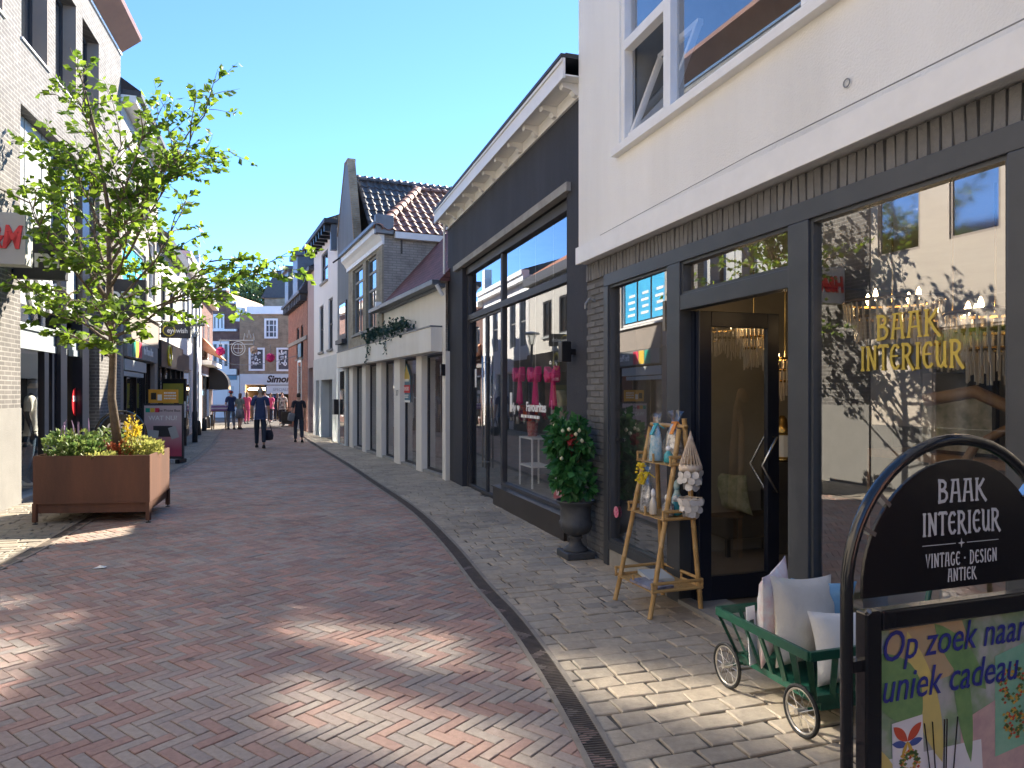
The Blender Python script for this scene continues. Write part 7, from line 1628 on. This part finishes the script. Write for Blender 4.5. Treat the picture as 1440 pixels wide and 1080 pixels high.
for kk, (u, lab) in enumerate(((371,'left'), (386,'right'))):
    xx = endpos(u, 44.5); t = thing('clothes_rail', f'clothes rail with mixed garments in front of the far shop, {lab} one', 'clothes rail', (xx, 44.5, 0), 0, 'clothes rails at the far shop')
    mb = MB(); mb.tube([(-.6,0,0),(-.6,0,1.5),(.6,0,1.5),(.6,0,0)], .02, 6); mb.build('rail', M['chrome'], t)
    for j in range(7): mb = MB(); x = -.5+j*.165; mb.prism([(-.05,1.47),(.05,1.47),(.24,1.36),(.2,.65+random.random()*.2),(-.2,.65),(-.24,1.36)], lambda a, c, d: (d, a, c), x-.04, x+.04); mb.build('garment', random.choice((navy, bw, pinkcl, greycl, dkcl, tee)), t)
bq = G(434, 607); t = thing('bicycle', 'dark bicycle leaning by the slim pink house', 'bicycle', bq, FR3.rot + .12)
for y in (-.52,.52):
    mb = MB(); mb.torus((0,0,0), .33, .018, 'y', 28, 6); wh = mb.build('wheel', M['blackr'], t, loc=(y,0,.35)); mb = MB(); mb.torus((0,0,0), .31, .010, 'y', 28, 5)
    for a in range(12): mb.tube([(0,0,0),(.31*math.cos(a*.5236),0,.31*math.sin(a*.5236))], .002, 3)
    mb.build('rim', M['rim'], wh)
mb = MB()
for a, c in (((-.52,0,.35),(-.12,0,.30)),((-.12,0,.30),(-.22,0,.82)),((-.52,0,.35),(-.20,0,.74)),((-.12,0,.30),(.36,0,.80)),((-.20,0,.74),(.36,0,.80)),((.52,0,.35),(.34,0,.95))): mb.tube([a,c], .017, 6)
mb.build('frame', M['black'], t)
mb = MB(); mb.tube([(.34,0,.95),(.34,0,1.05),(.30,-.26,1.08),(.18,-.28,1.06)], .013, 6); mb.tube([(.34,0,1.05),(.30,.26,1.08),(.18,.28,1.06)], .013, 6); mb.build('handlebar', M['chrome'], t)
mb = MB(); mb.prism([(-.36,-.08),(-.36,.08),(-.2,.06),(-.05,.02),(-.05,-.02),(-.2,-.06)], lambda a, c, d: (a, c, d), .86, .92); mb.tube([(-.22,0,.8),(-.22,0,.87)], .014, 6); mb.build('saddle', M['black'], t, bevel=.015)

# ================================================================= hanging decorations, trees beyond
yd = 33.0; a_, c_ = P(288, 505, yd), P(418, 500, yd)
mb = MB(); pts = [a_.lerp(c_, i/10) + Vector((0,0,-.35*math.sin(math.pi*i/10))) for i in range(11)]; mb.tube(pts, .012, 5); mb.build('span_wire', M['grey'], None, label='thin wire spanning the street with hanging flowers', cat='wire')
def pompom(u, v, r, m, label):
    q = P(u, v, yd); t = thing('paper_flower', label, 'decoration', q, 0, 'paper flowers over the street'); mb = MB()
    for i in range(110):
        d = Vector((random.gauss(0,1),random.gauss(0,1),random.gauss(0,1))).normalized(); s_ = d.orthogonal().normalized()*r*.3; e_ = d.cross(s_).normalized()*r*.3; c = d*r*.75
        mb.poly((c-s_, c-e_+d*r*.2, c+s_+d*r*.3, c+e_+d*r*.2))
    mb.build('petals', m, t, fix=False, kind='stuff')
    mb = MB(); mb.tube([(0,0,0),(0,0,.6)], .012, 4); mb.build('cord', M['grey'], t)
pompom(310, 494, .20, M['pink'], 'hot pink paper flower hung over the street at left'); pompom(380, 503, .20, M['pink'], 'hot pink paper flower hung over the street at right')
pompom(357, 492, .17, mk('peach_paper', (.65,.45,.30), (.72,.60,.5), 6, .8), 'peach paper flower hung in the middle of the street')
q = P(335, 490, yd); t = thing('wire_ornament', 'white wire ornament with crown and ring hung over the street', 'decoration', q, 0)
mb = MB(); mb.torus((0,0,0), .32, .015, 'y', 28, 5); mb.build('outer_ring', M['whitepaint'], t)
mb = MB(); mb.torus((0,0,0), .22, .010, 'y', 24, 5); mb.tube([(-.22,0,0),(.22,0,0)], .01, 4); mb.tube([(0,0,-.22),(0,0,.22)], .01, 4); mb.build('inner_ring', M['whitepaint'], t)
mb = MB(); mb.tube([(-.9,0,.38),(.7,0,.38),(.7,0,.2),(-.9,0,.2)], .014, 5); mb.tube([(.25,0,.38),(.3,0,.7),(.42,0,.5),(.5,0,.85),(.58,0,.5),(.7,0,.7),(.75,0,.38)], .014, 5); mb.build('crown_bar', M['whitepaint'], t)
M['farleaf'] = mk_leaf('far_leaf', (.025,.055,.018), (.07,.12,.035), .3)
def far_tree(u, y, z0, z1, r, label):
    q = P(u, 553, y); t = thing('tree', label, 'tree', (q.x, y, 0)); mb = MB(); mb.tube([(0,0,0),(.1,0,z0),(0,.1,(z0+z1)/2)], [.3,.22,.08], 8)
    for i in range(7): a = i*.9; mb.tube([(.1,0,z0+i*.3),(r*.6*math.cos(a),r*.6*math.sin(a),z0+(z1-z0)*.4+i*.3)], [.1,.03], 5)
    mb.build('trunk', M['bark'], t, smooth=True); mb = MB()
    cl = [(random.gauss(0,.45)*r, random.gauss(0,.45)*r, z0+(z1-z0)*random.uniform(.15,.85), random.uniform(.25,.45)*r) for _ in range(16)]
    for i in range(3200):
        cx, cy_, cz, cr = random.choice(cl); d = Vector((random.gauss(0,1),random.gauss(0,1),random.gauss(0,1))).normalized()*cr*random.random()**.4; leaf(mb, Vector((cx,cy_,cz))+d, d + Vector((0,0,-.2)), random.uniform(.22,.4))
    mb.build('crown', M['farleaf'], t, fix=False, kind='stuff')
far_tree(350, 66, 6, 13.0, 2.8, 'leafy tree beyond the brown brick shop, left one')
far_tree(372, 70, 6.5, 14.2, 3.4, 'leafy tree beyond the brown brick shop, right one')

mb = MB(); a_, c_ = P(285, 383, 45), P(452, 381, 45); mb.tube([a_.lerp(c_, i/8) + Vector((0,0,-.25*math.sin(math.pi*i/8))) for i in range(9)], .014, 4); mb.build('overhead_cable', M['grey'], None, label='thin dark cable strung high across the far end of the street', cat='cable')
